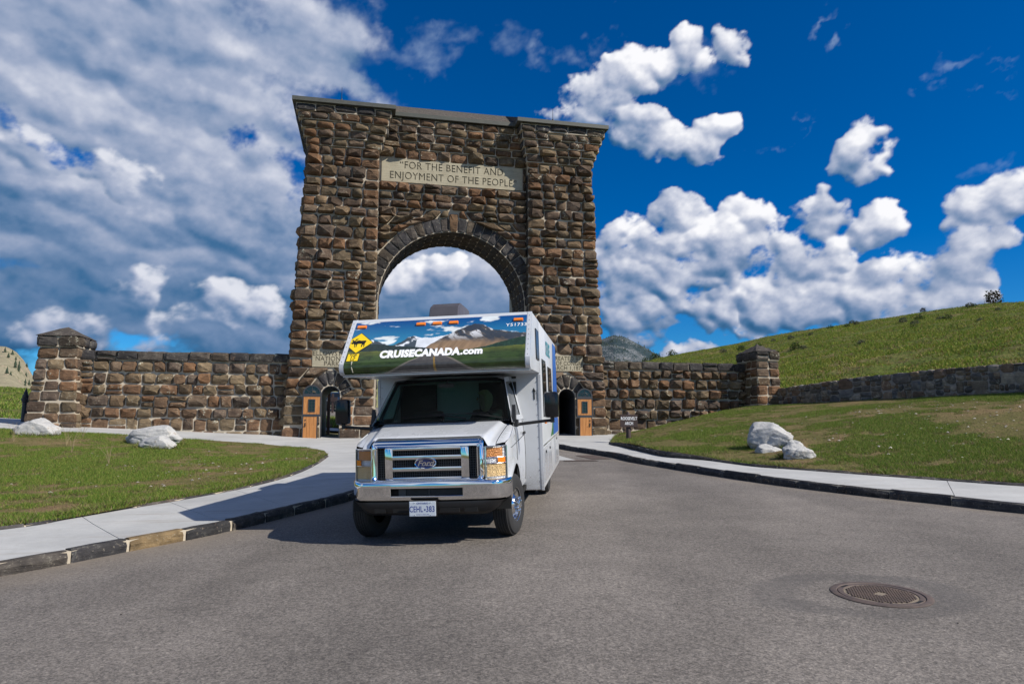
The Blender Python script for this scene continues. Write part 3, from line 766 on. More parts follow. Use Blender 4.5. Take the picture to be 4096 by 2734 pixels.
# ---- hill to the right behind the low wall
foot = [(2, 40, 1.9), (7, 38.5, 2.4), (12, 37.6, 3.1), (14.6, 34.4, 3.25), (16.9, 30.8, 3.25), (19.0, 27.3, 3.2), (20.4, 25, 3.2), (23, 19, 3.1), (27, 12.5, 3.0), (36, 2, 2.6), (48, -12, 2.0)]
rid = [(.03, 125, .055), (.12, 115, .078), (.20, 108, .097), (.273, 100, .112), (.338, 96, .125), (.403, 92, .138), (.533, 88, .157), (.664, 82, .177), (.761, 78, .185), (1.1, 62, .20), (1.9, 42, .21)]
foot = smooth_line(foot, 150); rid = smooth_line([(t * y, y, CAM_Z + e * y) for t, y, e in rid], 150)
hw_ = np.concatenate([np.linspace(0, 1, 70), np.linspace(1.02, 1.9, 14)])
HV = []
for w in hw_:
    if w <= 1: P = foot * (1 - w) + rid * w
    else:
        d = rid[:, :2] / np.linalg.norm(rid[:, :2], axis=1)[:, None]; P = rid.copy(); P[:, :2] += d * 60 * (w - 1); P[:, 2] -= 14 * (w - 1) ** 1.3
    P = P.copy(); env = min(1, w * 6) * (1 if w < .9 else max(0, 1 - (w - .9) / .1 * .8) if w <= 1 else .2)
    P[:, 2] += env * ((fbm(P[:, 0] * .10, P[:, 1] * .10, 4, .5, 8) - .5) * 1.1 + (fbm(P[:, 0] * .6, P[:, 1] * .6, 3, .5, 9) - .5) * .35)
    HV.append(P)
HV = np.array(HV)
hill = mesh_np('hill', HV.reshape(-1, 3), quads(150, len(hw_)), M['hill'], smooth=180)
tag(hill, 'grassy hillside rising behind the low fieldstone wall', None, None, 'structure')


def mat_mountain(name, a, bcol, dark, pink, s=1.0, thr=.55):
    m, t, b = new_mat(name); tc = t.node('ShaderNodeTexCoord'); p = tc.outputs['Object']
    n1 = t.noise(p, .006 * s, 5, .6); n2 = t.noise(p, .04 * s, 6, .65); n3 = t.noise(p, .22 * s, 3, .6)
    c = t.mix(t.lin(n1, .35, .65), a, bcol); c = t.mix(t.ss(n2, .55, .68), c, pink)
    c = t.mix(t.ss(t.m('ADD', t.m('MULTIPLY', n1, .7), t.m('MULTIPLY', n3, .5)), thr, thr + .06), c, dark)
    c = t.mix(1.0, c, t.mix(n2, (.75,) * 3, (1.25,) * 3), 'MULTIPLY')
    t.l.new(c, b.inputs['Base Color']); b.inputs['Roughness'].default_value = 1.0; b.inputs['Specular IOR Level'].default_value = 0
    bp = t.node('ShaderNodeBump'); bp.inputs['Strength'].default_value = .7; bp.inputs['Distance'].default_value = 6 / s
    t.put(bp.inputs['Height'], n2); t.l.new(bp.outputs[0], b.inputs['Normal'])
    return m


def mountain(name, prof, yfoot, yridge, mat, label, rough, nz=70, nt=160, zfoot=3.0):
    prof = np.array(prof); t = np.linspace(prof[0, 0], prof[-1, 0], nt); e = np.interp(t, prof[:, 0], prof[:, 1])
    V = []
    for w in np.concatenate([np.linspace(0, 1, nz), np.linspace(1.05, 1.6, 8)]):
        y = yfoot + (yridge - yfoot) * w
        zr = CAM_Z + e * yridge
        if w <= 1: z = zfoot + (zr - zfoot) * (w ** 1.25)
        else: z = zr - (zr - zfoot) * (w - 1) * 1.2
        x = t * (y if w > 1 else yfoot * (1 - w) + yridge * w)
        amp = rough * min(1, w * 4) * (1.0 if w < .93 else .35)
        z = z + amp * (fbm(x / (rough * 9), y / (rough * 9) + x * 0, 5, .55, 12) - .5) * 2 + amp * .35 * (fbm(x / (rough * 2), y / (rough * 2) + x * 0, 4, .6, 15) - .5)
        V.append(np.stack([x, np.full(nt, y), z], -1))
    V = np.array(V); o = mesh_np(name, V.reshape(-1, 3), quads(nt, V.shape[0]), mat, smooth=180); tag(o, label, None, None, 'structure'); return o, V


m_tan = mat_mountain('tan_mountain', (.22, .205, .14), (.32, .285, .20), (.15, .15, .09), (.38, .27, .21), 1.6, .66)
m_rock = mat_mountain('wooded_mountain', (.13, .145, .16), (.23, .23, .23), (.032, .050, .058), (.27, .245, .235), 1.2, .51)  # blue-grey of aerial haze is mixed into these rock and tree colours
m_far = mat_mountain('green_tan_hill', (.20, .215, .10), (.28, .26, .14), (.10, .13, .06), (.30, .25, .17), 4.0, .70)
mtl, MTL = mountain('mountain', [(-1.5, .11), (-1.2, .15), (-.95, .135), (-.83, .128), (-.775, .121), (-.745, .120), (-.73, .112), (-.717, .098), (-.70, .072), (-.685, .058), (-.66, .045), (-.6, .02)], 420, 1000, m_tan, 'tan grassy mountain with scattered conifers at the left edge', 16)
mtr, MTR = mountain('mountain', [(.0, .04), (.07, .09), (.11, .122), (.137, .130), (.15, .134), (.166, .132), (.19, .120), (.215, .104), (.24, .085), (.28, .05)], 1100, 2200, m_rock, 'rocky wooded mountain between the right pier and the green hill', 30)
fh, _ = mountain('hill', [(-.62, .02), (-.5, .05), (-.4, .075), (-.27, .09), (-.1, .07), (.0, .03)], 110, 300, m_far, 'pale green hillside seen through the left doorway', 5)

# ------------------------------------------------------------------ masonry: every stone a piece of its own
PAL = [tuple(g_ * (.66 * v + .34 * k) for v, k, g_ in zip(c, (.112, .085, .062), (1.07, .98, .90))) for c in [(.110, .076, .052), (.130, .080, .050), (.122, .108, .076), (.075, .068, .065), (.145, .083, .046), (.150, .130, .090), (.068, .055, .049), (.098, .082, .066), (.115, .092, .062)]]
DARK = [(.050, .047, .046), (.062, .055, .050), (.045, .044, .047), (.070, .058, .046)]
RUBBLE = [(.135, .125, .115), (.17, .14, .11), (.115, .115, .12), (.19, .145, .105), (.24, .21, .18), (.10, .092, .088), (.155, .11, .082)]


def stone_geo(frame, quad, prot, r, gap=.054, rim=(.004, .028), embed=-.07, round_=.16):
    """quad: four (s,z) corners, counter-clockwise from bottom left. A split-faced block standing proud of the mortar."""
    q = [Vector((a, b)) for a, b in quad]; c = sum(q, Vector((0, 0))) / 4
    w = ((q[1] - q[0]).length + (q[2] - q[3]).length) / 2; h = ((q[3] - q[0]).length + (q[2] - q[1]).length) / 2
    if w < .07 or h < .07: return None
    out = []
    for i in range(4):
        p, a, b = q[i], q[i - 1], q[(i + 1) % 4]
        la, lb = (a - p).length, (b - p).length; m = min(w, h)
        out.append(p + (a - p) / la * min(la * .45, m * r.uniform(.04, round_ * 1.5)))
        out.append(p + (b - p) / lb * min(lb * .45, m * r.uniform(.04, round_ * 1.5)))
    kx = 1 - gap / w; kz = 1 - gap / h
    out = [Vector((c.x + (p.x - c.x) * kx + r.uniform(-.008, .008), c.y + (p.y - c.y) * kz + r.uniform(-.008, .008))) for p in out]
    V = [frame(p.x, p.y, embed) for p in out] + [frame(p.x, p.y, r.uniform(*rim) + prot * r.uniform(.0, .20)) for p in out]
    sx, sz = r.uniform(-.16, .16), r.uniform(-.14, .22); k1, k2 = r.uniform(.60, .88), r.uniform(.55, .84)
    ta, tb = r.uniform(-.55, .55), r.uniform(-.35, .5)
    for p in out:
        u, v = (p.x - c.x) / w, (p.y - c.y) / h
        n = prot * (.86 + ta * u + tb * v + r.uniform(-.22, .18))
        V.append(frame(c.x + sx * w * .5 + (p.x - c.x) * k1, c.y + sz * h * .5 + (p.y - c.y) * k2, max(n, rim[0])))
    V.append(frame(c.x + w * r.uniform(-.18, .18), c.y + h * r.uniform(-.1, .16), prot * r.uniform(.95, 1.25)))
    F = []
    for k in range(2):
        for i in range(8):
            j = (i + 1) % 8; a, b = k * 8, (k + 1) * 8
            F += [(a + i, a + j, b + j), (a + i, b + j, b + i)] if r.random() < .5 else [(a + i, a + j, b + i), (a + j, b + j, b + i)]
    F += [(16 + i, 16 + (i + 1) % 8, 24) for i in range(8)]
    return np.array(V), F, w * h


def flat_frame(o, s, z, n):
    o, s, z, n = (np.array(v, float) for v in (o, s, z, n))
    return lambda a, b, c: tuple(o + s * a + z * b + n * c)


def courses(z0, z1, lo, hi, r, fixed=()):
    zs = [z0]; stops = sorted([f for f in fixed if z0 < f < z1] + [z1])
    for st in stops:
        span = st - zs[-1]; n = max(1, round(span / ((lo + hi) / 2))); hs = [r.uniform(lo, hi) for _ in range(n)]; k = span / sum(hs); b = zs[-1]
        for h in hs: b += h * k; zs.append(b)
        zs[-1] = st
    return zs


class Wall:
    """collects the stones of one thing, keeps at most 300 of them as pieces, the rest as one mass"""
    def __init__(s, seed): s.r = random.Random(seed); s.items = []
    def stone(s, parent, frame, quad, prot, pal=PAL, lich=.12, front=True, name='stone', **kw):
        g = stone_geo(frame, quad, prot, s.r, **kw)
        if g is None: return
        c = np.array(pal[s.r.randrange(len(pal))]) * s.r.uniform(.75, 1.3)
        l = s.r.uniform(.7, 1.2) if s.r.random() < lich else (s.r.uniform(0, .25))
        s.items.append((g[2] if front else g[2] * .001, parent, g[0], g[1], c, l, name))
    def row(s, parent, frame, ivs, z0, z1, wlo, whi, prot, **kw):
        for (b0, t0, b1, t1) in ivs:
            L = ((b1 - b0) + (t1 - t0)) / 2
            if L < .12: continue
            n = max(1, round(L / s.r.uniform((wlo * 1.5 + whi) / 2.5, (wlo + whi * 1.5) / 2.5))); ws = [s.r.uniform(wlo, whi) for _ in range(n)]; tot = sum(ws); a = 0
            jit = lambda: s.r.uniform(-.03, .03)
            edges = [0.0]
            for w in ws: a += w / tot; edges.append(a)
            sk = [0] + [jit() for _ in range(n - 1)] + [0]
            for i in range(n):
                e0, e1 = edges[i], edges[i + 1]
                qd = [(b0 + (b1 - b0) * e0 + sk[i], z0 + jit() * .5), (b0 + (b1 - b0) * e1 + sk[i + 1], z0 + jit() * .5), (t0 + (t1 - t0) * e1 - sk[i + 1], z1 + jit() * .5), (t0 + (t1 - t0) * e0 - sk[i], z1 + jit() * .5)]
                p = prot() if callable(prot) else prot; dv = s.r.uniform(-.035, .035); qd = [(x_, z_ + dv) for x_, z_ in qd]
                ww, hh = (b1 - b0) * (e1 - e0), z1 - z0; k = s.r.random()
                if k < .10 and hh > .40 and ww > .45 and kw.get('front', True):      # two thin stones in one course
                    m_ = s.r.uniform(.4, .6); c0 = tuple((1 - m_) * a_ + m_ * d_ for a_, d_ in zip(qd[0], qd[3])); c1 = tuple((1 - m_) * a_ + m_ * d_ for a_, d_ in zip(qd[1], qd[2]))
                    s.stone(parent, frame, [qd[0], qd[1], c1, c0], p * .8, **kw); s.stone(parent, frame, [c0, c1, qd[2], qd[3]], p, **kw)
                else: s.stone(parent, frame, qd, p, **kw)
    def finish(s, root, mat, limit=300):
        it = sorted(s.items, key=lambda k: -k[0]); keep = [k for k in it[:limit] if k[0] > .01]; rest = it[len(keep):]
        for (_, par, V, F, c, l, name) in keep: mesh_np(name, V, F, mat, par, col=c, attrs={'lichen': l})
        if rest:
            Vs, Fs, Cs, Ls, n = [], [], [], [], 0
            for (_, par, V, F, c, l, _n) in rest:
                Vs.append(V); Fs.append(np.array(F) + n); Cs.append(np.tile(c, (len(V), 1))); Ls.append(np.full(len(V), l)); n += len(V)
            o = mesh_np('stonework', np.concatenate(Vs), np.concatenate(Fs), mat, root, col=np.concatenate(Cs), attrs={'lichen': np.concatenate(Ls)}); o['kind'] = 'stuff'


ARCH_M = Matrix.Translation((-2.7707, 32.0769, 1.27)) @ Matrix.Rotation(R(12), 4, 'Z')
arch = empty('stone_arch', ARCH_M); tag(arch, 'massive brown basalt gateway arch with a carved inscription above the opening', 'arch')
AW = Wall(21)
SB = .45; Z_SH = 13.7; IN = 3.66; OPEN = 3.55; SPR = 6.5; RO = 4.25; DEPTH = 4.6
DX, DW, DS = 5.55, .42, 2.02
def outer(z): return 7.56 - .048 * z


def mirror(poly, sgn): return [(x * sgn, z) for x, z in poly]


def door_excl(z):
    if z < DS: return (DX - DW, DX + DW)
    k = 1.0 ** 2 - (z - DS) ** 2
    if k > 0: return (DX - math.sqrt(k), DX + math.sqrt(k))
    if 3.27 <= z <= 4.06: return (DX - .86, DX + .83)
    return None


def intervals(x0b, x0t, x1b, x1t, eb, et):
    if eb is None and et is None: return [(x0b, x0t, x1b, x1t)]
    if et is None: et = ((eb[0] + eb[1]) / 2 - .02, (eb[0] + eb[1]) / 2 + .02) if eb[1] - eb[0] < 1.5 else (eb[0] * .6 + eb[1] * .4, eb[0] * .4 + eb[1] * .6)
    if eb is None: eb = et
    return [(x0b, x0t, eb[0], et[0]), (eb[1], et[1], x1b, x1t)]


piers = []
for sgn in (-1, 1):
    arc = [(DX + DW * math.cos(t), DS + DW * math.sin(t)) for t in np.linspace(math.pi, 0, 11)]
    poly = [(IN, -.6), (DX - DW, -.6)] + arc + [(DX + DW, -.6), (outer(-.6), -.6), (outer(Z_SH), Z_SH), (IN, Z_SH)]
    mb = MB().prism(mirror(poly, sgn), 1, 0, DEPTH)
    for k in range(5):      # corbelled head
        o = .02 + .115 * (k + 1); z0, z1 = Z_SH + k * .36, Z_SH + (k + 1) * .36
        a, b = IN - o * .85, outer(Z_SH) + o
        mb.box((min(a * sgn, b * sgn), -o, z0), (max(a * sgn, b * sgn), DEPTH + o, z1 - .002))
    pier = mb.done('pier', M['mortar'], arch); piers.append(pier)
    zs = courses(0, Z_SH, .40, .56, AW.r, (.62, 3.27, 4.06))
    fr = flat_frame((0, 0, 0), (sgn, 0, 0), (0, 0, 1), (0, -1, 0))
    for i in range(len(zs) - 1):
        z0, z1 = zs[i], zs[i + 1]
        ivs = intervals(IN - .03, IN - .03, outer(z0) + .07, outer(z1) + .07, door_excl(z0 + .01), door_excl(z1 - .01))
        low = z1 < 2.2
        for iv in ivs:
            # flat dressed quoins at the inner edge, bulging blocks between
            AW.row(pier, fr, [iv], z0, z1, .52, .88, (lambda: AW.r.uniform(.05, .12)) if low else (lambda: AW.r.choice([AW.r.uniform(.10, .18), AW.r.uniform(.20, .36), AW.r.uniform(.20, .36)])), lich=.10)
    # outer side and the inner jamb
    fo = flat_frame((sgn * outer(0), 0, 0), (0, 1, 0), (-.048 * sgn, 0, 1), (sgn, 0, 0)); fi = flat_frame((sgn * IN, 0, 0), (0, 1, 0), (0, 0, 1), (-sgn, 0, 0)); fi2 = flat_frame((sgn * OPEN, 0, 0), (0, 1, 0), (0, 0, 1), (-sgn, 0, 0))
    for i in range(len(zs) - 1):
        AW.row(pier, fo, [(0, 0, DEPTH, DEPTH)], zs[i], zs[i + 1], .6, 1.1, lambda: AW.r.uniform(.05, .24), front=False)
        if zs[i] < SPR:
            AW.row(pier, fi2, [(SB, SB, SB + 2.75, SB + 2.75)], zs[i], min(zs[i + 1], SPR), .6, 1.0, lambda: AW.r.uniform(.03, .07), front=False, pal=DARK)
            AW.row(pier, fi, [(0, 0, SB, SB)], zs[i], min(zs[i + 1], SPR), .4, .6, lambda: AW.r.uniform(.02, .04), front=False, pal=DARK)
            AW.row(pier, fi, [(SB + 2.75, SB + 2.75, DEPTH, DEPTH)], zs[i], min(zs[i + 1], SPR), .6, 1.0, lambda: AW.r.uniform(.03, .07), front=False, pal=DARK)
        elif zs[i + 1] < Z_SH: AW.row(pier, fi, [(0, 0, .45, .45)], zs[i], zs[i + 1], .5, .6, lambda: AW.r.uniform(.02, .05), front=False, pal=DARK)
    for k in range(5):
        o = .02 + .115 * (k + 1); z0, z1 = Z_SH + k * .36, Z_SH + (k + 1) * .36
        f = flat_frame((0, -o, 0), (sgn, 0, 0), (0, 0, 1), (0, -1, 0)); a, b = IN - o * .85, outer(Z_SH) + o
        AW.row(pier, f, [(a, a, b, b)], z0, z1, .6 if k < 4 else .75, .9 if k < 4 else 1.1, (lambda: AW.r.uniform(.10, .22)) if k < 4 else (lambda: AW.r.uniform(.06, .11)), pal=PAL if k < 4 else DARK)
        for xx, nn in ((b, sgn), (a, -sgn)):
            f = flat_frame((sgn * xx, -o, 0), (0, 1, 0), (0, 0, 1), (nn, 0, 0))
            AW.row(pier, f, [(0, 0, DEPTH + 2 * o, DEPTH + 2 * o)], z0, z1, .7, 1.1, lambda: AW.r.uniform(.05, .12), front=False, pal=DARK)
    # fan of seven stones over the doorway
    cuts = np.linspace(math.pi * 1.02, -math.pi * .02, 8)
    for i in range(7):
        t0, t1 = cuts[i], cuts[i + 1]; rr = 1.0 + (.08 if i in (2, 4) else .16 if i == 3 else 0)
        P = lambda rad, t: (DX + rad * math.cos(t), DS + rad * math.sin(t))
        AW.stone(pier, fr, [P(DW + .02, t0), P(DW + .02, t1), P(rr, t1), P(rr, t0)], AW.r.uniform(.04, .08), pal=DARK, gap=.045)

# centre: wall over the opening with its ring of voussoirs
arc = [(OPEN * math.cos(t), SPR + OPEN * math.sin(t)) for t in np.linspace(math.pi, 0, 33)]
SB = .45
span = MB().prism([(-IN + .002, SPR)] + arc + [(IN - .002, SPR), (IN - .002, 15.5), (-IN + .002, 15.5)], 1, SB, SB + 2.75)
for sgn in (-1, 1): span.box((min(sgn * OPEN, sgn * (IN - .002)), SB, -.5), (max(sgn * OPEN, sgn * (IN - .002)), SB + 2.75, SPR))
for k in range(4):
    o = .09 * (k + 1); span.box((-IN + .05, SB - o, 14.05 + k * .36), (IN - .05, SB + .1, 14.05 + (k + 1) * .36 - .002))
spandrel = span.done('spandrel', M['mortar'], arch)
fs = flat_frame((0, SB, 0), (1, 0, 0), (0, 0, 1), (0, -1, 0))
zs = courses(SPR, 14.05, .36, .50, AW.r, (12.36, 13.56))
for i in range(len(zs) - 1):
    z0, z1 = zs[i], zs[i + 1]
    def hw2(z):
        k = RO ** 2 - (z - SPR) ** 2; return math.sqrt(k) if k > 0 else None
    hb, ht = hw2(z0), hw2(z1)
    if z0 >= 12.35 and z1 <= 13.57: ivs = [(-IN, -IN, -3.56, -3.56), (3.47, 3.47, IN, IN)]
    elif hb is None: ivs = [(-IN, -IN, IN, IN)]
    else:
        ht = ht if ht is not None else hb * .62
        ivs = [(-IN, -IN, max(-hb, -IN), -ht), (min(hb, IN), ht, IN, IN)] if hb < IN or ht < IN else []
        ivs = [(a, b, max(c, a), max(d, b)) if c <= 0 else (min(a, c), min(b, d), c, d) for a, b, c, d in ivs]
    if hb is not None and hw2(z1) is None:      # stones bedded on the crown of the ring, either side of the keystone
        zc = lambda x: SPR + math.sqrt(RO ** 2 - x ** 2)
        for s2 in (-1, 1):
            q4 = [(.24, zc(.24) + .01), (hb * .86, zc(hb * .86) + .01), (hb * .60, z1), (.24, z1)]
            AW.stone(spandrel, fs, q4 if s2 > 0 else [(-q4[k][0], q4[k][1]) for k in (1, 0, 3, 2)], AW.r.uniform(.10, .18))
    AW.row(spandrel, fs, ivs, z0, z1, .55, .92, lambda: AW.r.choice([AW.r.uniform(.10, .20), AW.r.uniform(.22, .40)]), lich=.14)
for k in range(4):
    o = .09 * (k + 1); f = flat_frame((0, SB - o, 0), (1, 0, 0), (0, 0, 1), (0, -1, 0)); z0, z1 = 14.05 + k * .36, 14.05 + (k + 1) * .36
    AW.row(spandrel, f, [(-IN + .06, -IN + .06, IN - .06, IN - .06)], z0, z1, .6, .98, (lambda: AW.r.uniform(.12, .26)) if k < 3 else (lambda: AW.r.uniform(.06, .12)), lich=.2)
nv = 29
for i in range(nv):
    t0, t1 = math.pi * (1 - i / nv), math.pi * (1 - (i + 1) / nv); key = i == nv // 2
    P = lambda rad, t: (rad * math.cos(t), SPR + rad * math.sin(t))
    ro = RO + (.22 if key else AW.r.uniform(-.02, .02))
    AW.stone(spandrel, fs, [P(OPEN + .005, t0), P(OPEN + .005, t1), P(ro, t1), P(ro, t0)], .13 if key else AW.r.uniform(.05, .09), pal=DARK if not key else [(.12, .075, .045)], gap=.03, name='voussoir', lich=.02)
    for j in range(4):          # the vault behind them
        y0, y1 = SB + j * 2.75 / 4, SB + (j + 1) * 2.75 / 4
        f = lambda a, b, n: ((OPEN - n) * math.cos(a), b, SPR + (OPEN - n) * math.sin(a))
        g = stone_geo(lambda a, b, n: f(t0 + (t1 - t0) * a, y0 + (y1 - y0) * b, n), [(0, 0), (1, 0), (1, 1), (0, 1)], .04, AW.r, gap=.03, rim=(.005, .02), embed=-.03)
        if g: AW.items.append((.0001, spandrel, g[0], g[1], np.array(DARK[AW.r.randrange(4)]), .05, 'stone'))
AW.finish(arch, M['stone'])


# roof of thin shingles with a metal edge
shingle, t, b = new_mat('shingle'); tcn = t.node('ShaderNodeTexCoord')
br = t.node('ShaderNodeTexBrick'); t.put(br.inputs['Vector'], t.mapping(tcn.outputs['Object'], scale=(2.2, 2.6, 1)))
br.inputs['Color1'].default_value = (.16, .135, .11, 1); br.inputs['Color2'].default_value = (.10, .088, .075, 1); br.inputs['Mortar'].default_value = (.035, .03, .026, 1); br.inputs['Mortar Size'].default_value = .03
t.l.new(br.outputs[0], b.inputs['Base Color']); b.inputs['Roughness'].default_value = .9
bp = t.node('ShaderNodeBump'); bp.inputs['Distance'].default_value = .03; t.l.new(br.outputs[1], bp.inputs['Height']); bp.invert = True; t.l.new(bp.outputs[0], b.inputs['Normal'])
M['shingle'] = shingle; M['fascia'] = plain('fascia_metal', (.085, .088, .075), .55, .2, var=.2, scale=4)
EX, EF, EM, EB, EZ, RZ, NX_ = 7.66, -.80, -.12, 5.4, 15.68, 17.16, 2.95
# front eave steps back between the piers; each part slopes to the one ridge
Vr = [(-EX, EF, EZ), (-NX_, EF, EZ), (-NX_, EM, EZ), (NX_, EM, EZ), (NX_, EF, EZ), (EX, EF, EZ), (EX, EB, EZ), (-EX, EB, EZ), (-5.6, 2.3, RZ), (-NX_, 2.3, RZ), (NX_, 2.3, RZ), (5.6, 2.3, RZ)]
Fr = [(0, 1, 9, 8), (2, 3, 10, 9), (4, 5, 11, 10), (1, 2, 9), (3, 4, 10), (5, 6, 11), (6, 7, 8, 9, 10, 11), (7, 0, 8)]
roof = mesh_np('roof', np.array(Vr), Fr, M['shingle'], arch)
top = Vr[:8]; zr = RZ
mb = MB(); n = len(top)
for i in range(n):
    a, c = Vector(top[i]), Vector(top[(i + 1) % n]); dn = Vector((0, 0, -.17))
    mb.add([a + Vector((0, 0, .02)), c + Vector((0, 0, .02)), c + dn, a + dn], [(0, 1, 2, 3)])
mb.add([(x, y, z - .17) for x, y, z in top], [tuple(range(n))])
mb.done('fascia', M['fascia'], roof, fix=False)
for sx in (-5.6, 5.6):
    MB().tube([(sx, 2.3, zr - .05), (sx, 2.3, zr + .08)], .05, 8).tube([(sx, 2.3, zr + .05), (sx, 2.3, zr + .72)], [.016, .008], 6).done('lightning_rod', M['iron'], roof)

# carved tablets
limestone, t, b = new_mat('limestone'); tcn = t.node('ShaderNodeTexCoord'); p = tcn.outputs['Object']
n1 = t.noise(p, 2.0, 5, .6); n2 = t.noise(t.mapping(p, scale=(1.2, 1, 26)), 1.5, 4, .6); n3 = t.noise(p, 30, 3, .6)
c = t.mix(t.lin(n1, .3, .7), (.34, .305, .225), (.44, .40, .30)); c = t.mix(1.0, c, t.mix(t.lin(n2, .3, .7), (.82, .81, .78), (1.12, 1.12, 1.1)), 'MULTIPLY')
c = t.mix(1.0, c, t.mix(n3, (.9,) * 3, (1.08,) * 3), 'MULTIPLY'); t.l.new(c, b.inputs['Base Color']); b.inputs['Roughness'].default_value = .9
bp = t.node('ShaderNodeBump'); bp.inputs['Strength'].default_value = .4; bp.inputs['Distance'].default_value = .02; t.put(bp.inputs['Height'], n2); t.l.new(bp.outputs[0], b.inputs['Normal'])
M['limestone'] = limestone; M['carving'] = plain('weathered_carving', (.165, .142, .098), .95, var=.2, scale=8)


def carved(name, lo, hi, y0, y1, lines, label=None):
    """a slab with its letters really cut into it"""
    o = MB().box((lo[0], y0, lo[1]), (hi[0], y1, hi[1])).done(name, M['limestone'], arch)
    o.data.materials.append(M['carving'])
    dg = None; cut = []
    for (body, size, cx, cz, bold, xs, sp) in lines:
        me = text_mesh(body, size, bold, .03, 0, xscale=xs, spacing=sp)
        me.transform(frame_m((cx, y0, cz), (1, 0, 0), (0, 0, 1))); cut.append(me)
    bm = bmesh.new()
    for me in cut: bm.from_mesh(me)
    bmesh.ops.remove_doubles(bm, verts=bm.verts[:], dist=1e-5); bmesh.ops.recalc_face_normals(bm, faces=bm.faces[:])
    cm = bpy.data.meshes.new('cutter'); bm.to_mesh(cm); bm.free(); cm.materials.append(M['limestone']); cm.materials.append(M['carving'])
    for f in cm.polygons: f.material_index = 1
    co = bpy.data.objects.new('cutter', cm); COL.objects.link(co); co.matrix_world = arch.matrix_world
    bpy.context.view_layer.update()
    md = o.modifiers.new('cut', 'BOOLEAN'); md.operation = 'DIFFERENCE'; md.object = co; md.solver = 'EXACT'; md.use_self = True
    bpy.context.view_layer.update()
    me2 = bpy.data.meshes.new_from_object(o.evaluated_get(bpy.context.evaluated_depsgraph_get()))
    o.modifiers.clear(); o.data = me2; me2.name = name
    bpy.data.objects.remove(co)
    if label: o['label'] = label
    return o


carved('inscription_plaque', (-3.53, 12.38), (3.44, 13.54), SB - .06, SB + .2,
       [('“FOR THE BENEFIT AND', .52, -.10, 13.235, .002, .86, 1.07), ('ENJOYMENT OF THE PEOPLE”', .52, 0.0, 12.70, .002, .86, 1.07)], 'wide pale limestone plaque with two carved lines')
carved('tablet', (-DX - .85, 3.29), (-DX + .85, 4.04), -.07, .1,
       [('YELLOWSTONE', .30, -DX, 3.89, .002, .92, 1.05), ('NATIONAL', .30, -DX, 3.655, .002, .92, 1.05), ('PARK', .30, -DX, 3.43, .002, .92, 1.05)], 'pale tablet over the left doorway')
carved('tablet', (DX - .85, 3.29), (DX + .82, 4.04), -.07, .1,
       [('CREATED BY', .28, DX - .02, 3.89, .002, .92, 1.05), ('ACT OF CONGRESS', .28, DX - .02, 3.655, .002, .86, 1.03), ('MARCH 1,1872', .28, DX - .02, 3.43, .002, .92, 1.05)], 'pale tablet over the right doorway')

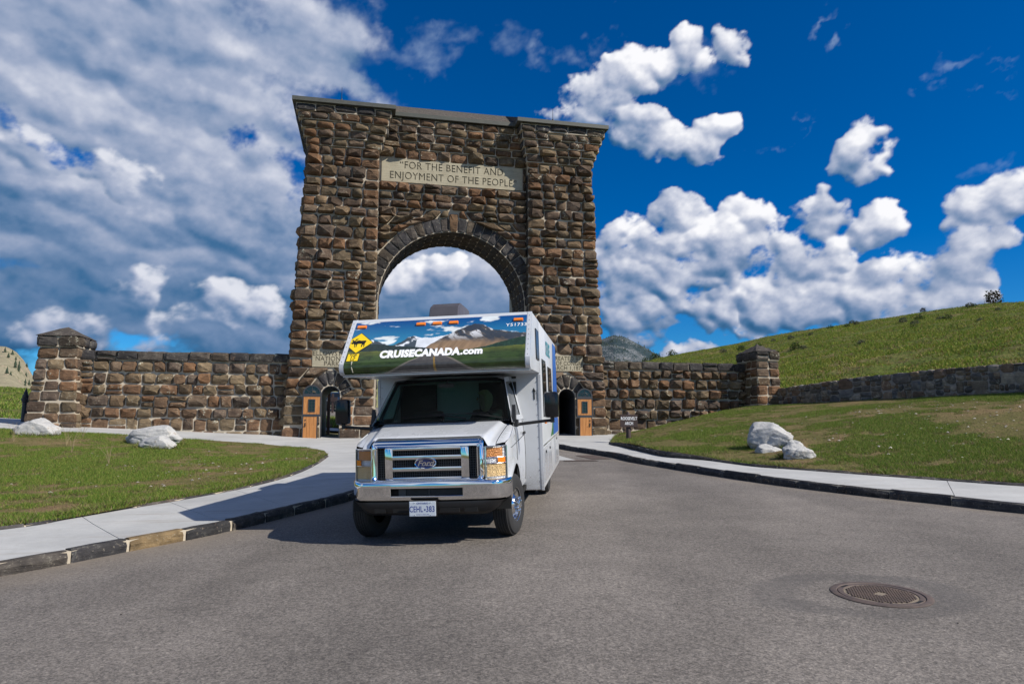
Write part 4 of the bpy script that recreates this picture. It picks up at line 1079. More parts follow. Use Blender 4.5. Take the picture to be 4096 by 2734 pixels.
# doors folded back against the wall
wood, t, b = new_mat('door_wood'); tcn = t.node('ShaderNodeTexCoord'); p = tcn.outputs['Object']
gn = t.noise(t.mapping(p, scale=(26, 26, 1.6)), 1.0, 6, .6, .6); kn = t.noise(t.mapping(p, scale=(5, 5, 1)), 1.0, 3, .5)
c = t.mix(t.lin(gn, .3, .72), (.33, .125, .030), (.56, .26, .085)); c = t.mix(t.ss(kn, .68, .76), c, (.16, .055, .018))
t.l.new(c, b.inputs['Base Color']); b.inputs['Roughness'].default_value = .5
bp = t.node('ShaderNodeBump'); bp.inputs['Strength'].default_value = .3; bp.inputs['Distance'].default_value = .004; t.put(bp.inputs['Height'], gn); t.l.new(bp.outputs[0], b.inputs['Normal'])
M['wood'] = wood; M['door_frame'] = plain('door_frame_paint', (.035, .038, .045), .5, var=.2, scale=10)
for sgn in (-1, 1):
    cx = sgn * (DX + DW + .36); y0 = -.40
    a0, a1 = cx - .40, cx + .40
    l0, l1 = (cx - .34, cx + .24) if sgn < 0 else (cx - .24, cx + .34)
    # frame: rails round two panels and a fan light
    mb = MB(); T = .05
    mb.box((a0, y0, 1.06), (a0 + .045, y0 + T, 1.98)).box((a1 - .045, y0, 1.06), (a1, y0 + T, 1.98)).box((a0 + .001, y0 - .004, 1.05), (a1 - .001, y0 + T, 1.15)).box((a0 + .001, y0 - .004, 1.93), (a1 - .001, y0 + T, 2.05))
    mb.box((l0 - .035, y0 + .002, .08), (l0, y0 + T, 1.05)).box((l1, y0 + .002, .08), (l1 + .035, y0 + T, 1.05)).box((l0 - .034, y0 - .002, .045), (l1 + .034, y0 + T, .085))
    ar0 = [(cx + .40 * math.cos(q), 2.05 + .40 * math.sin(q)) for q in np.linspace(0, math.pi, 15)]; ar1 = [(cx + .335 * math.cos(q), 2.05 + .335 * math.sin(q)) for q in np.linspace(math.pi, 0, 15)]
    mb.prism(ar0 + ar1, 1, y0, y0 + T)
    for q in (.2, .5, .8):
        q *= math.pi; mb.tube([(cx, y0 + .02, 2.05), (cx + .34 * math.cos(q), y0 + .02, 2.05 + .34 * math.sin(q))], .010, 5)
    mb.tube([(cx + .17 * math.cos(q), y0 + .02, 2.05 + .17 * math.sin(q)) for q in np.linspace(0, math.pi, 9)], .009, 5)
    dr = mb.done('door', M['door_frame'], arch); dr['label'] = 'orange board door with a fan light, folded open beside the %s doorway' % ('left' if sgn < 0 else 'right')
    MB().prism([(cx + .335 * math.cos(q), 2.05 + .335 * math.sin(q)) for q in np.linspace(0, math.pi, 15)], 1, y0 + .03, y0 + .036).done('fan_light', M['dark_glass'], dr)
    for (p0_, p1_, z0, z1, n) in ((a0 + .047, a1 - .047, 1.155, 1.928, 5), (l0 + .002, l1 - .002, .088, 1.045, 4)):
        for i in range(n):
            w = (p1_ - p0_) / n; x0 = p0_ + i * w
            if n == 5 and i in (1, 2, 3):
                MB().box((x0 + .004, y0 + .010, z0), (x0 + w - .004, y0 + .04, 1.245)).done('plank', M['wood'], dr)
                if True: MB().box((x0 + .004, y0 + .010, 1.815), (x0 + w - .004, y0 + .04, z1)).done('plank', M['wood'], dr)
            else: MB().box((x0 + .004, y0 + .010, z0), (x0 + w - .004, y0 + .04, z1)).done('plank', M['wood'], dr)
    wz0, wz1, wx = 1.25, 1.81, .145
    for s2 in (-1, 1):
        MB().box((min(cx + s2 * .215, cx + s2 * .15), y0 + .010, 1.247), (max(cx + s2 * .215, cx + s2 * .15), y0 + .04, 1.813)).done('plank', M['wood'], dr)
    wf = MB()
    wf.box((cx - wx, y0 - .012, wz0), (cx - wx + .03, y0 + .04, wz1)).box((cx + wx - .03, y0 - .012, wz0), (cx + wx, y0 + .04, wz1)).box((cx - wx + .001, y0 - .011, wz0 + .001), (cx + wx - .001, y0 + .04, wz0 + .035)).box((cx - wx + .001, y0 - .011, wz1 - .035), (cx + wx - .001, y0 + .04, wz1 - .001))
    wf.box((cx - .006, y0, wz0 + .03), (cx + .006, y0 + .03, wz1 - .03))
    for k in (1, 2, 3): wf.box((cx - wx + .02, y0 + .001, wz0 + (wz1 - wz0) * k / 4 - .006), (cx + wx - .02, y0 + .029, wz0 + (wz1 - wz0) * k / 4 + .006))
    wf.done('window', M['door_frame'], dr)
    MB().box((cx - wx + .02, y0 + .02, wz0 + .02), (cx + wx - .02, y0 + .026, wz1 - .02)).done('pane', M['dark_glass'], dr)
    hx = l0 + .09 if sgn < 0 else l1 - .09
    MB().box((hx - .022, y0 - .012, .60), (hx + .022, y0 + .012, .78)).tube([(hx, y0 - .01, .70), (hx, y0 - .06, .70), (hx + .05 * -sgn, y0 - .06, .69)], .012, 6).box((hx - .02, y0 - .010, .86), (hx + .02, y0 + .012, .93)).done('handle', M['iron'], dr)
# inside of the passages: right one is shut behind, left one is open to the far side
MB().box((DX - .6, DEPTH - .25, -.3), (DX + .6, DEPTH + .02, 2.6)).done('door', M['door_frame'], arch)
for sgn in (-1, 1):
    MB().box((sgn * DX - DW + .004, .05, -.2), (sgn * DX + DW - .004, DEPTH, .02)).done('threshold', M['concrete'], arch)
# iron lining of the doorways
for sgn in (-1, 1):
    mb = MB(); pr = [(sgn * DX - DW, 0)] + [(sgn * DX + DW * math.cos(q), DS + DW * math.sin(q)) for q in np.linspace(math.pi, 0, 13)] + [(sgn * DX + DW, 0)]
    pi_ = [(sgn * DX - DW + .03, 0)] + [(sgn * DX + (DW - .03) * math.cos(q), DS + (DW - .03) * math.sin(q)) for q in np.linspace(math.pi, 0, 13)] + [(sgn * DX + DW - .03, 0)]
    for i in range(len(pr) - 1):
        mb.add([(pr[i][0], .02, pr[i][1]), (pr[i + 1][0], .02, pr[i + 1][1]), (pi_[i + 1][0], .02, pi_[i + 1][1]), (pi_[i][0], .02, pi_[i][1]), (pi_[i + 1][0], DEPTH - .3, pi_[i + 1][1]), (pi_[i][0], DEPTH - .3, pi_[i][1])], [(0, 1, 2, 3), (3, 2, 4, 5)])
    mb.done('door_lining', M['door_frame'], arch, fix=False)


# ------------------------------------------------------------------ wing walls and their end pillars (same frame as the arch)
WB = .60
for sgn, label in ((-1, 'brown stone wing wall left of the arch'), (1, 'lichen-spotted stone wing wall right of the arch, half buried in turf')):
    wm = ARCH_M.copy()
    root = empty('wing_wall', wm); tag(root, label, 'wall', None, 'thing')
    X0, X1, HT = 7.35, (16.2 if sgn < 0 else 15.7), 3.46
    core = MB().box((min(sgn * X0, sgn * X1), WB, -.8), (max(sgn * X0, sgn * X1), WB + .9, HT + .38)).done('mortar_core', M['mortar'], root)
    W = Wall(31 + sgn); fr = flat_frame((0, WB, 0), (sgn, 0, 0), (0, 0, 1), (0, -1, 0))
    zs = courses(-.15 if sgn < 0 else 0, HT, .42, .54, W.r, (.42, .98))
    for i in range(len(zs) - 1):
        low = zs[i + 1] < 1.05
        W.row(root, fr, [(X0, X0, X1, X1)], zs[i], zs[i + 1], .44, .74, (lambda: W.r.uniform(.05, .10)) if low else (lambda: W.r.uniform(.18, .34) if sgn > 0 else W.r.uniform(.12, .26)), lich=.34 if sgn > 0 else .24)
    fc_ = flat_frame((0, WB - .10, 0), (sgn, 0, 0), (0, 0, 1), (0, -1, 0))
    W.row(root, fc_, [(X0, X0, X1, X1)], HT, HT + .44, .72, 1.02, lambda: W.r.uniform(.05, .12), pal=DARK, lich=.1)
    ft = flat_frame((0, WB - .10, HT + .40), (sgn, 0, 0), (0, 1, 0), (0, 0, 1))
    W.row(root, ft, [(X0, X0, X1, X1)], 0, 1.0, .8, 1.1, .03, pal=DARK, front=False, gap=.02)
    W.finish(root, M['stone'])

for sgn, label in ((-1, 'square stone pillar ending the left wing wall'), (1, 'stone pillar ending the right wing wall, lit on its right face')):
    root = empty('wall_pillar', ARCH_M); tag(root, label, 'pillar', None, 'thing')
    cx, yc = (-16.76, .92) if sgn < 0 else (16.02, .19)
    z_t = 3.95; hbx, htx, hby, hty = (.98, .68, 1.10, .84) if sgn < 0 else (.74, .55, 1.06, .86)
    def half(z): k = max(z, -.6) / z_t; return hbx + (htx - hbx) * k, hby + (hty - hby) * k
    W = Wall(61 + sgn)
    V = []; zb = -.8
    for z in (zb, z_t):
        h, g_ = half(z); V += [(cx - h, yc - g_, z), (cx + h, yc - g_, z), (cx + h, yc + g_, z), (cx - h, yc + g_, z)]
    core = mesh_np('mortar_core', np.array(V), [(0, 1, 5, 4), (1, 2, 6, 5), (2, 3, 7, 6), (3, 0, 4, 7), (4, 5, 6, 7)], M['mortar'], root)
    zs = courses(-.1, z_t, .38, .52, W.r)
    for (sx, sy, nx, ny) in ((1, 0, 0, -1), (0, 1, 1, 0), (0, 1, -1, 0)):
        for i in range(len(zs) - 1):
            z0, z1 = zs[i], zs[i + 1]; q0, q1 = half(z0), half(z1); h0, h1 = (q0[0], q1[0]) if ny else (q0[1], q1[1]); mx2, my2 = (q0[0] + q1[0]) / 2, (q0[1] + q1[1]) / 2
            f = flat_frame((cx + nx * mx2, yc + ny * my2, 0), (sx, sy, 0), (0, 0, 1), (nx, ny, 0))
            ex_ = .07 if ny != 0 else -.01
            W.row(root, f, [(-h0 - ex_, -h1 - ex_, h0 + ex_, h1 + ex_)], z0, z1, .42, .75, lambda: W.r.uniform(.05, .12), lich=.15, front=(ny != 0 or nx == -sgn))
    hc, hd = htx + .11, hty + .11
    MB().box((cx - hc + .03, yc - hd + .03, z_t), (cx + hc - .03, yc + hd - .03, z_t + .46)).done('cap_core', M['mortar'], root)
    for (sx, sy, nx, ny) in ((1, 0, 0, -1), (0, 1, 1, 0), (0, 1, -1, 0)):
        f = flat_frame((cx + nx * (hc - .03), yc + ny * (hd - .03), 0), (sx, sy, 0), (0, 0, 1), (nx, ny, 0)); hq = hc if ny else hd
        W.row(root, f, [(-hq - .02, -hq - .02, hq + .02, hq + .02)], z_t, z_t + .48, .55, .85, lambda: W.r.uniform(.06, .12), pal=DARK, lich=.1, front=(ny != 0))
    W.finish(root, M['stone'])
    h2, h3 = hc + .05, hd + .05; zc = z_t + .47
    n_ = 5; Vc = []; Fc = []
    mb = MB()
    def pyr(a, bb):
        x, y = (a * 2 - 1) * h2, (bb * 2 - 1) * h3; d = max(abs(x) / h2, abs(y) / h3)
        return (cx + x, yc + y, zc + .50 * (1 - d) + (.03 * (RND.random() - .5) if 0 < a < 1 and 0 < bb < 1 else 0))
    mb.grid(9, 9, pyr)
    o = mb.done('cap', M['stone'], root, col=(.060, .054, .050)); a = o.data.attributes.new('lichen', 'FLOAT', 'POINT'); a.data.foreach_set('value', np.full(len(o.data.vertices), .15, np.float32))


# ------------------------------------------------------------------ low fieldstone wall on the right
def fieldstone():
    L = smooth_line([(13.2, 35.7), (14.0, 33.6), (15.86, 30.2), (17.72, 27.1), (18.8, 25.1), (20.6, 20.6), (23.4, 15.4), (26.5, 11.5)], 160)
    a = arclen(L); total = a[-1]
    T = np.gradient(L, axis=0); T /= np.linalg.norm(T, axis=1)[:, None]; Nn = np.stack([-T[:, 1], T[:, 0]], 1) * -1   # towards the road
    base = np.interp(a, [0, 4, 9, 12, total], [2.75, 2.80, 2.85, 2.9, 2.8]); topz = np.interp(a, [0, 2, 5.5, 9.2, 11.6, 16, total], [3.72, 3.84, 4.08, 4.20, 4.21, 4.2, 4.15])
    root = empty('fieldstone_wall', Matrix.Identity(4)); tag(root, 'low grey rubble wall of mixed fieldstones along the bank', 'wall', None, 'thing')
    def at(s, z, n):
        p = at_len_by(L, a, s); q = np.array([np.interp(s, a, Nn[:, 0]), np.interp(s, a, Nn[:, 1])]); b0 = np.interp(s, a, base); t0 = np.interp(s, a, topz)
        return (p[0] + q[0] * n, p[1] + q[1] * n, b0 + (t0 - b0) * z)
    V = []; ns = 90
    for s in np.linspace(0, total, ns):
        V += [at(s, -.2, 0), at(s, .985, 0), at(s, .985, -.42), at(s, -.2, -.42)]
    idx = np.arange(4 * ns).reshape(ns, 4)
    F = np.concatenate([np.stack([idx[:-1, j], idx[1:, j], idx[1:, j + 1], idx[:-1, j + 1]], -1) for j in range(3)])
    mesh_np('mortar_core', np.array(V), F, M['mortar_grey'], root)
    W = Wall(77); r = W.r
    def split(x0, x1, z0, z1):
        w, h = x1 - x0, (z1 - z0) * 1.2
        big = r.choice([.16, .28, .28, .45, .62])
        if max(w, h) < .13 or (w < big * 1.5 and h < big): cells.append((x0, x1, z0, z1)); return
        if w > h * 1.25: c = x0 + w * r.uniform(.35, .65); split(x0, c, z0, z1); split(c, x1, z0, z1)
        elif h > .24: c = z0 + (z1 - z0) * r.uniform(.35, .65); split(x0, x1, z0, c); split(x0, x1, c, z1)
        else: cells.append((x0, x1, z0, z1))
    cells = []; s = 0.0
    while s < total - .1:
        e = min(total, s + r.uniform(.5, .95)); split(s, e, 0.0, 1.0); s = e
    for (x0, x1, z0, z1) in cells:
        j = lambda k: r.uniform(-k, k); kx, kz = (x1 - x0) * .10, (z1 - z0) * .10
        fr_ = lambda aa, bb, n: at(aa, bb / 1.2, n)
        W.stone(root, fr_, [(x0 + j(kx), (z0 + j(kz)) * 1.2), (x1 + j(kx), (z0 + j(kz)) * 1.2), (x1 + j(kx), (z1 + j(kz)) * 1.2), (x0 + j(kx), (z1 + j(kz)) * 1.2)], r.uniform(.03, .085), pal=RUBBLE, lich=.12, gap=.022, round_=.30, rim=(.008, .02), front=(1.0 < (x0 + x1) / 2 < 12.6))
    s = 0.0
    while s < total - .1:
        e = s + r.uniform(.25, .5); f = lambda aa, bb, n: tuple(np.array(at(min(aa, total), .97, -bb)) + np.array([0, 0, n]))
        W.stone(root, f, [(s, -.02), (e, -.02), (e, .44), (s, .44)], r.uniform(.03, .07), pal=RUBBLE, gap=.03, round_=.3, front=False); s = e
    W.finish(root, M['rubble'])


M['mortar_grey'] = plain('grey_mortar', (.24, .215, .185), .95, var=.35, scale=8, bump=.5)
M['rubble'] = mat_stone('fieldstone', .9, .35, 1.6)
fieldstone()

# ------------------------------------------------------------------ the motorhome
# local frame: x to the vehicle's left (right in the picture), y backwards, z up, origin on the road under the middle of the bumper
_bx = Vector((.99232189, -.1197419, .03097007)); _by = Vector((.11846851, .99214679, .0401242)); _bz = Vector((-.03553141, -.03614714, .99871463))
RVM = Matrix.Identity(4)
for i in range(3): RVM[i][0] = _bx[i]; RVM[i][1] = _by[i]; RVM[i][2] = _bz[i]
RVM.translation = Vector((-1.01696, 8.41162, .50725)) - _bz * .09
rv = empty('motorhome', RVM); tag(rv, 'white rental motorhome with a mountain mural on its overcab, front wheels turned', 'motorhome')


def hood_z(x, y):
    t = min(max((y - .14) / .83, 0), 1); ax = abs(x)
    zi = 1.275 + .165 * t ** .85 + .012 * (1 - (ax / .95) ** 2)
    xc = .705 + .10 * t
    zo = 1.182 + .225 * t ** .75 - .10 * max(0, ax - xc)
    k = min(max((ax - xc + .015) / .075, 0), 1); k = k * k * (3 - 2 * k)
    z = zi * (1 - k) + zo * k
    if ax > .92: z -= ((ax - .92) / .06) ** 2 * .022
    return z


def front_y(x):
    """front edge of hood and fenders in plan: straight over the grille, sweeping back over the lamps"""
    ax = abs(x); return .175 if ax < .66 else .135 + .04 * max(0, (.72 - ax) / .06) + .14 * max(0, (ax - .70) / .27) ** 2


def side_x(y, z):
    x = 1.005 - .04 * max(0, (z - 1.0) / .45) ** 2 - .03 * max(0, (.8 - z) / .4) ** 2
    if y < .60: x -= .045 * ((.60 - y) / .33) ** 2
    return x


# cab body: fenders, doors, pillars, roof
def sgrid(mb, sgn):
    ny, nz = 56, 12
    def zb(y):
        q = .50 ** 2 - (y - .75) ** 2; return max(.50, .40 + math.sqrt(q)) if q > 0 else .50
    def fn(u, v):
        y = .265 + u * 1.895
        zt = hood_z(.965, y) if y < .97 else 1.44
        z = zb(y) + (zt - zb(y)) * v; flare = 0
        d = math.hypot(y - .75, z - .40)
        if d < .60 and z > .45: flare = .022 * max(0, 1 - abs(d - .52) / .08)
        return (sgn * (side_x(y, z) + flare), y, z)
    mb.grid(ny, nz, fn)


mb = MB()
for sgn in (-1, 1):
    sgrid(mb, sgn)
    # fender tops beside the hood
    def ft(u, v, sgn=sgn):
        x0 = .845 + .06 * v; x1 = side_x(.265 + v * .72, 1.30) + .003; x = x0 + (x1 - x0) * u; y0 = front_y(x) + .004; y = y0 + v * (.985 - y0)
        return (sgn * x, y, hood_z(x, y))
    mb.grid(5, 14, ft)
    # upper: A pillar, window header, B pillar as one ring
    lo = [(.965, .90, 1.43), (.975, 1.30, 1.44), (.985, 2.16, 1.44)]; hi = [(.80, 1.50, 2.05), (.815, 1.75, 2.07), (.83, 2.16, 2.08)]
    def up(t, h):  # t along, h 0..1 up
        a = np.array([np.interp(t, [0, .45, 1], [p[k] for p in lo]) for k in range(3)]); b_ = np.array([np.interp(t, [0, .45, 1], [p[k] for p in hi]) for k in range(3)])
        p = a * (1 - h) + b_ * h; return (sgn * p[0], p[1], p[2])
    mb.grid(20, 10, lambda u, v: up(u, v), keep=lambda u, v: not (.13 < u < .84 and .06 < v < .86))
    # B pillar / cab back corner
roof_pts = lambda u, v: ((u * 2 - 1) * (.80 + .03 * v), 1.50 + v * .70, 2.05 + .05 * math.sin(v * 1.6) + .035 * (1 - (2 * u - 1) ** 2) - (.03 * (abs(2 * u - 1) > .95)))
mb.grid(15, 8, roof_pts)
cab = mb.done('cab', M['white_paint'], rv, smooth=40, fix=False)
# windscreen surround
def ws(u, v):
    """u across 0..1, v up 0..1 on the curved windscreen"""
    x = (u * 2 - 1); hw_ = .955 + (.795 - .955) * v
    yb, zb_ = .93 + .03 * v, 1.445
    y = (.925 + (1.49 - .925) * v) + .13 * x * x * (1 - .3 * v); z = 1.435 + (2.045 - 1.435) * v + .02 * (1 - x * x) * v
    return (x * hw_, y, z)
mb = MB(); mb.grid(31, 15, lambda u, v: (lambda p: (p[0], p[1] + .004, p[2] - .004))(ws(u, v)), keep=lambda u, v: not (.035 < u < .965 and .07 < v < .93)); mb.done('windscreen_seal', M['gloss_black'], rv, smooth=180, fix=False)
MB().grid(25, 13, lambda u, v: ws(.03 + .94 * u, .06 + .88 * v)).done('windscreen', M['glass'], rv, smooth=180, fix=False)
for sgn in (-1, 1):
    mb = MB()
    lo = [(.965, .90, 1.43), (.975, 1.30, 1.44), (.985, 2.16, 1.44)]; hi = [(.80, 1.50, 2.05), (.815, 1.75, 2.07), (.83, 2.16, 2.08)]
    mb.grid(14, 8, lambda u, v: (lambda t_, h_: tuple((sgn if k == 0 else 1) * (np.interp(t_, [0, .45, 1], [p[k] for p in lo]) * (1 - h_) + np.interp(t_, [0, .45, 1], [p[k] for p in hi]) * h_ - (.008 if k == 0 else 0)) for k in range(3)))(.10 + .77 * u, .03 + .86 * v))
    mb.done('side_window', M['glass'], rv, smooth=180, fix=False)
    MB().box((min(sgn * 1.005, sgn * 1.03), 1.86, 1.22), (max(sgn * 1.005, sgn * 1.03), 2.02, 1.26), .008).done('door_handle', M['black_plastic'], rv)
    MB().tube([(sgn * (side_x(1.02, z) + .002), 1.02 + .04 * (z - .6), z) for z in np.linspace(.55, 1.42, 10)], .005, 5).tube([(sgn * (side_x(2.10, z) + .002), 2.10, z) for z in np.linspace(.55, 1.42, 10)], .005, 5).tube([(sgn * (side_x(y, 1.13) + .002), y, 1.13 + .05 * (y - .5)) for y in np.linspace(.45, 2.1, 14)], .004, 5).done('door_seam', M['grey_plastic'], cab)
    MB().box((min(sgn * .995, sgn * 1.012), .93, 1.20), (max(sgn * .995, sgn * 1.012), 1.03, 1.27), .004).done('fender_badge', M['chrome_soft'], cab)
    # wheel well
    mb = MB(); mb.grid(14, 2, lambda u, v: (sgn * (1.0 - .35 * v), .75 - .50 * math.cos(math.pi * u), .40 + .50 * math.sin(math.pi * u))); mb.box((min(sgn * .62, sgn * .66), .24, .35), (max(sgn * .62, sgn * .66), 1.26, .92)); mb.done('wheel_well', M['dark'], rv, fix=False)

# hood
def hf(u, v):
    x = (u * 2 - 1) * (.838 + .06 * v); y0 = front_y(x); y = y0 + v * (.975 - y0); lead = .02 * (1 - min(v / .05, 1)) ** 2
    return (x, y, hood_z(x, y) + .004 - lead)
MB().grid(81, 24, hf).done('hood', M['white_paint'], rv, smooth=180, fix=False)
mb = MB().box((-.66, .20, .5), (.66, 1.0, 1.12)).box((-.93, .36, .9), (.93, 1.0, 1.12)); mb.done('engine_bay', M['dark'], rv)
# cowl
MB().grid(31, 4, lambda u, v: ((u * 2 - 1) * .955, .90 + .13 * v + .13 * (u * 2 - 1) ** 2, hood_z((u * 2 - 1) * .8, .97) + .006 - .02 * v)).done('cowl', M['black_plastic'], rv, smooth=180, fix=False)
mb = MB()
for i in range(70):
    x = -.90 + i * 1.8 / 69; yb = .905 + .13 * (x / .955) ** 2
    mb.box((x - .004, yb, hood_z(x * .84, .97) + .002), (x + .004, yb + .09, hood_z(x * .84, .97) + .012))
mb.done('cowl_grille', M['grey_plastic'], rv)

# grille
GY = .085
def rounded(x0, x1, z0, z1, rad, n=6):
    P = []
    for cx, cz, a in ((x1 - rad, z0 + rad, -90), (x1 - rad, z1 - rad, 0), (x0 + rad, z1 - rad, 90), (x0 + rad, z0 + rad, 180)):
        for k in range(n + 1): q = R(a + 90 * k / n); P.append((cx + rad * math.cos(q), cz + rad * math.sin(q)))
    return P
def ring(mb, outer_, inner_, y0, bulge, yb):
    """a rounded frame: outer and inner loops of equal count"""
    n = len(outer_); V = []
    sh = lambda z: .95 * max(0, z - 1.19)
    for t, dy in ((0, yb), (0.0, bulge * .35), (.18, -bulge * .55), (.5, -bulge), (.82, -bulge * .55), (1, bulge * .3), (1, yb)):
        for (a, b_), (c, d) in zip(outer_, inner_): V.append((a + (c - a) * t, y0 + dy + sh(b_ + (d - b_) * t), b_ + (d - b_) * t))
    F = []
    for k in range(6):
        for i in range(n): j = (i + 1) % n; F.append((k * n + i, k * n + j, (k + 1) * n + j, (k + 1) * n + i))
    mb.add(V, F)
mb = MB()
oo = rounded(-.705, .705, .760, 1.300, .075); ii = rounded(-.630, .630, .815, 1.165, .03)
ring(mb, oo, ii, GY, .045, .06)
gr = mb.done('grille', M['chrome'], rv, smooth=50)
mb = MB()
for s2 in (-1, 1):
    mb.box((min(s2 * .425, s2 * .525), GY - .020, .812), (max(s2 * .425, s2 * .525), GY + .05, 1.178), .012)
    mb.box((min(s2 * .62, s2 * .635), GY - .01, .82), (max(s2 * .62, s2 * .635), GY + .05, 1.17))
for (z0, z1) in ((1.035, 1.085), (.895, .945), (.800, .825), (1.150, 1.185)):
    mb.box((-.43, GY - .026, z0), (.43, GY + .04, z1), .010)
mb.done('grille_bar', M['chrome'], gr, smooth=40)
mb = MB(); mb.box((-.64, GY + .06, .78), (.64, GY + .07, 1.20))
mb.done('grille_backing', M['dark'], gr)
mb = MB()
for i in range(45): x = -.62 + i * 1.24 / 44; mb.box((x - .0025, GY + .035, .81), (x + .0025, GY + .045, 1.18))
for i in range(13): z = .82 + i * .35 / 12; mb.box((-.62, GY + .036, z - .0025), (.62, GY + .046, z + .0025))
mb.done('grille_mesh', M['grey_plastic'], gr)
# oval badge
def oval(rx, rz, y0, y1, n=40, dome=.0):
    P = [(rx * math.cos(2 * math.pi * k / n), rz * math.sin(2 * math.pi * k / n)) for k in range(n)]
    return P
mb = MB(); cz = .992; n = 40
V = []; prof = ((1.0, .0), (1.0, -.02), (.93, -.032), (.86, -.028))
for k, (s_, dy) in enumerate(prof):
    for q in range(n): V.append((.142 * s_ * math.cos(2 * math.pi * q / n) - .01, GY - .02 + dy, cz + (.070 - .142 * (1 - s_) * .75 + .0) * 1.0 * math.sin(2 * math.pi * q / n)))
F = [(k * n + i, k * n + (i + 1) % n, (k + 1) * n + (i + 1) % n, (k + 1) * n + i) for k in range(3) for i in range(n)]
mb.add(V, F); bd = mb.done('badge', M['chrome'], rv, smooth=60, fix=True)
mb = MB().prism([(-.01 + .124 * math.cos(2 * math.pi * q / n), cz + .057 * math.sin(2 * math.pi * q / n)) for q in range(n)], 1, GY - .044, GY - .03); mb.done('badge_field', plain('badge_blue', (.006, .018, .10), .15, coat=1.0), bd)
lettering('Ford', .098, frame_m((-.012, GY - .0455, cz - .002), (1, 0, .0), (0, 0, 1)), M['chrome_soft'], bd, shear=.35, bold=.0015, xscale=1.05)
MB().tube([(-.085 + .16 * t, GY - .0455, cz - .034 + .008 * math.sin(t * 3.1)) for t in np.linspace(0, 1, 8)], .0022, 5).done('flourish', M['chrome_soft'], bd)

# headlights
M['reflector'] = plain('reflector', (.80, .80, .82), .16, 1.0, var=.0)
rm, t, b = new_mat('faceted_reflector'); tcn = t.node('ShaderNodeTexCoord')
vz = t.voro(t.mapping(tcn.outputs['Object'], scale=(75, 30, 60)), 1.0, 'F1', .7)
bp = t.node('ShaderNodeBump'); bp.inputs['Strength'].default_value = 1.0; bp.inputs['Distance'].default_value = .02; t.put(bp.inputs['Height'], vz); t.l.new(bp.outputs[0], b.inputs['Normal'])
b.inputs['Base Color'].default_value = (.9, .9, .92, 1); b.inputs['Metallic'].default_value = .10; b.inputs['Roughness'].default_value = .25
rw = rm.copy(); rw.name = 'warm_reflector'; rw.node_tree.nodes['Principled BSDF'].inputs['Base Color'].default_value = (.90, .62, .30, 1)
ra = rm.copy(); ra.name = 'amber_reflector'; ra.node_tree.nodes['Principled BSDF'].inputs['Base Color'].default_value = (.85, .36, .12, 1)
for sgn in (-1, 1):
    def hl(u, v, off=0.0):
        x = .716 + (.962 - .716) * u; z = .772 + (1.168 - .772) * v
        y = .120 + .135 * u * u + .018 * v - off; return (sgn * x, y, z)
    mb = MB(); mb.grid(9, 9, lambda u, v: hl(u, v, -.035)); hd = mb.done('headlight', rm, rv, smooth=180, fix=False)
    mb = MB(); mb.grid(9, 9, lambda u, v: hl(u, v)); mb.done('lens', M['lens'], hd, smooth=180, fix=False)
    # housing edge
    mb = MB()
    for pts in ([hl(u, 0, .001) for u in np.linspace(0, 1, 8)], [hl(u, 1, .001) for u in np.linspace(0, 1, 8)], [hl(0, v, .001) for v in (0, .5, 1)], [hl(1, v, .001) for v in (0, .5, 1)]): mb.tube(pts, .007, 6)
    mb.done('rim', M['chrome_soft'], hd)
    for (u0, u1, v0, v1, mt, nm) in ((.06, .80, .67, .95, ra, 'turn_signal'), (.06, .92, .08, .46, rw, 'main_beam'), (.60, .93, .495, .655, M['amber'], 'side_marker'), (.06, .56, .50, .64, rm, 'bulb_panel')):
        mb = MB(); mb.grid(6, 6, lambda u, v: hl(u0 + (u1 - u0) * u, v0 + (v1 - v0) * v, -.018 if nm != 'side_marker' else .004)); mb.done(nm, mt, hd, smooth=180, fix=False)
    mb = MB()
    for v in (.48, .655): mb.tube([hl(u, v, -.010) for u in np.linspace(.03, .97, 8)], .006, 5)
    mb.done('divider', M['chrome_soft'], hd)

# front apron between lights and bumper, bumper, valance
mb = MB().box((-.90, .16, .70), (.90, .40, .765)); mb.done('apron', M['black_plastic'], rv)
def bump_y(x): return .0 + .06 * (abs(x) / 1.0) ** 2 + .24 * max(0, (abs(x) - .80) / .21) ** 2.2
BP = [(.16, .775), (.05, .778), (.012, .768), (.0, .745), (.002, .70), (.004, .692), (.006, .605), (.008, .597), (.014, .565), (.035, .535), (.10, .525)]
BX_ = [-1.01] + list(np.linspace(-1.0, -.455, 22)) + list(np.linspace(-.45, .45, 25)) + list(np.linspace(.455, 1.0, 22)) + [1.01]
V = []; F = []; nb = len(BP)
for x in BX_:
    for (dy, z) in BP:
        ex = .36 if abs(x) > 1.005 else bump_y(x); V.append((x, ex + dy * (1 if abs(x) < .99 else .7), z + .012 * (1 - x * x) * (z > .7)))
for i in range(len(BX_) - 1):
    for j in range(nb - 1):
        xm = (BX_[i] + BX_[i + 1]) / 2
        if abs(xm) < .452 and j in (4, 5, 6): continue
        F.append((i * nb + j, (i + 1) * nb + j, (i + 1) * nb + j + 1, i * nb + j + 1))
bump = mesh_np('bumper', np.array(V), F, M['chrome'], rv, smooth=60)
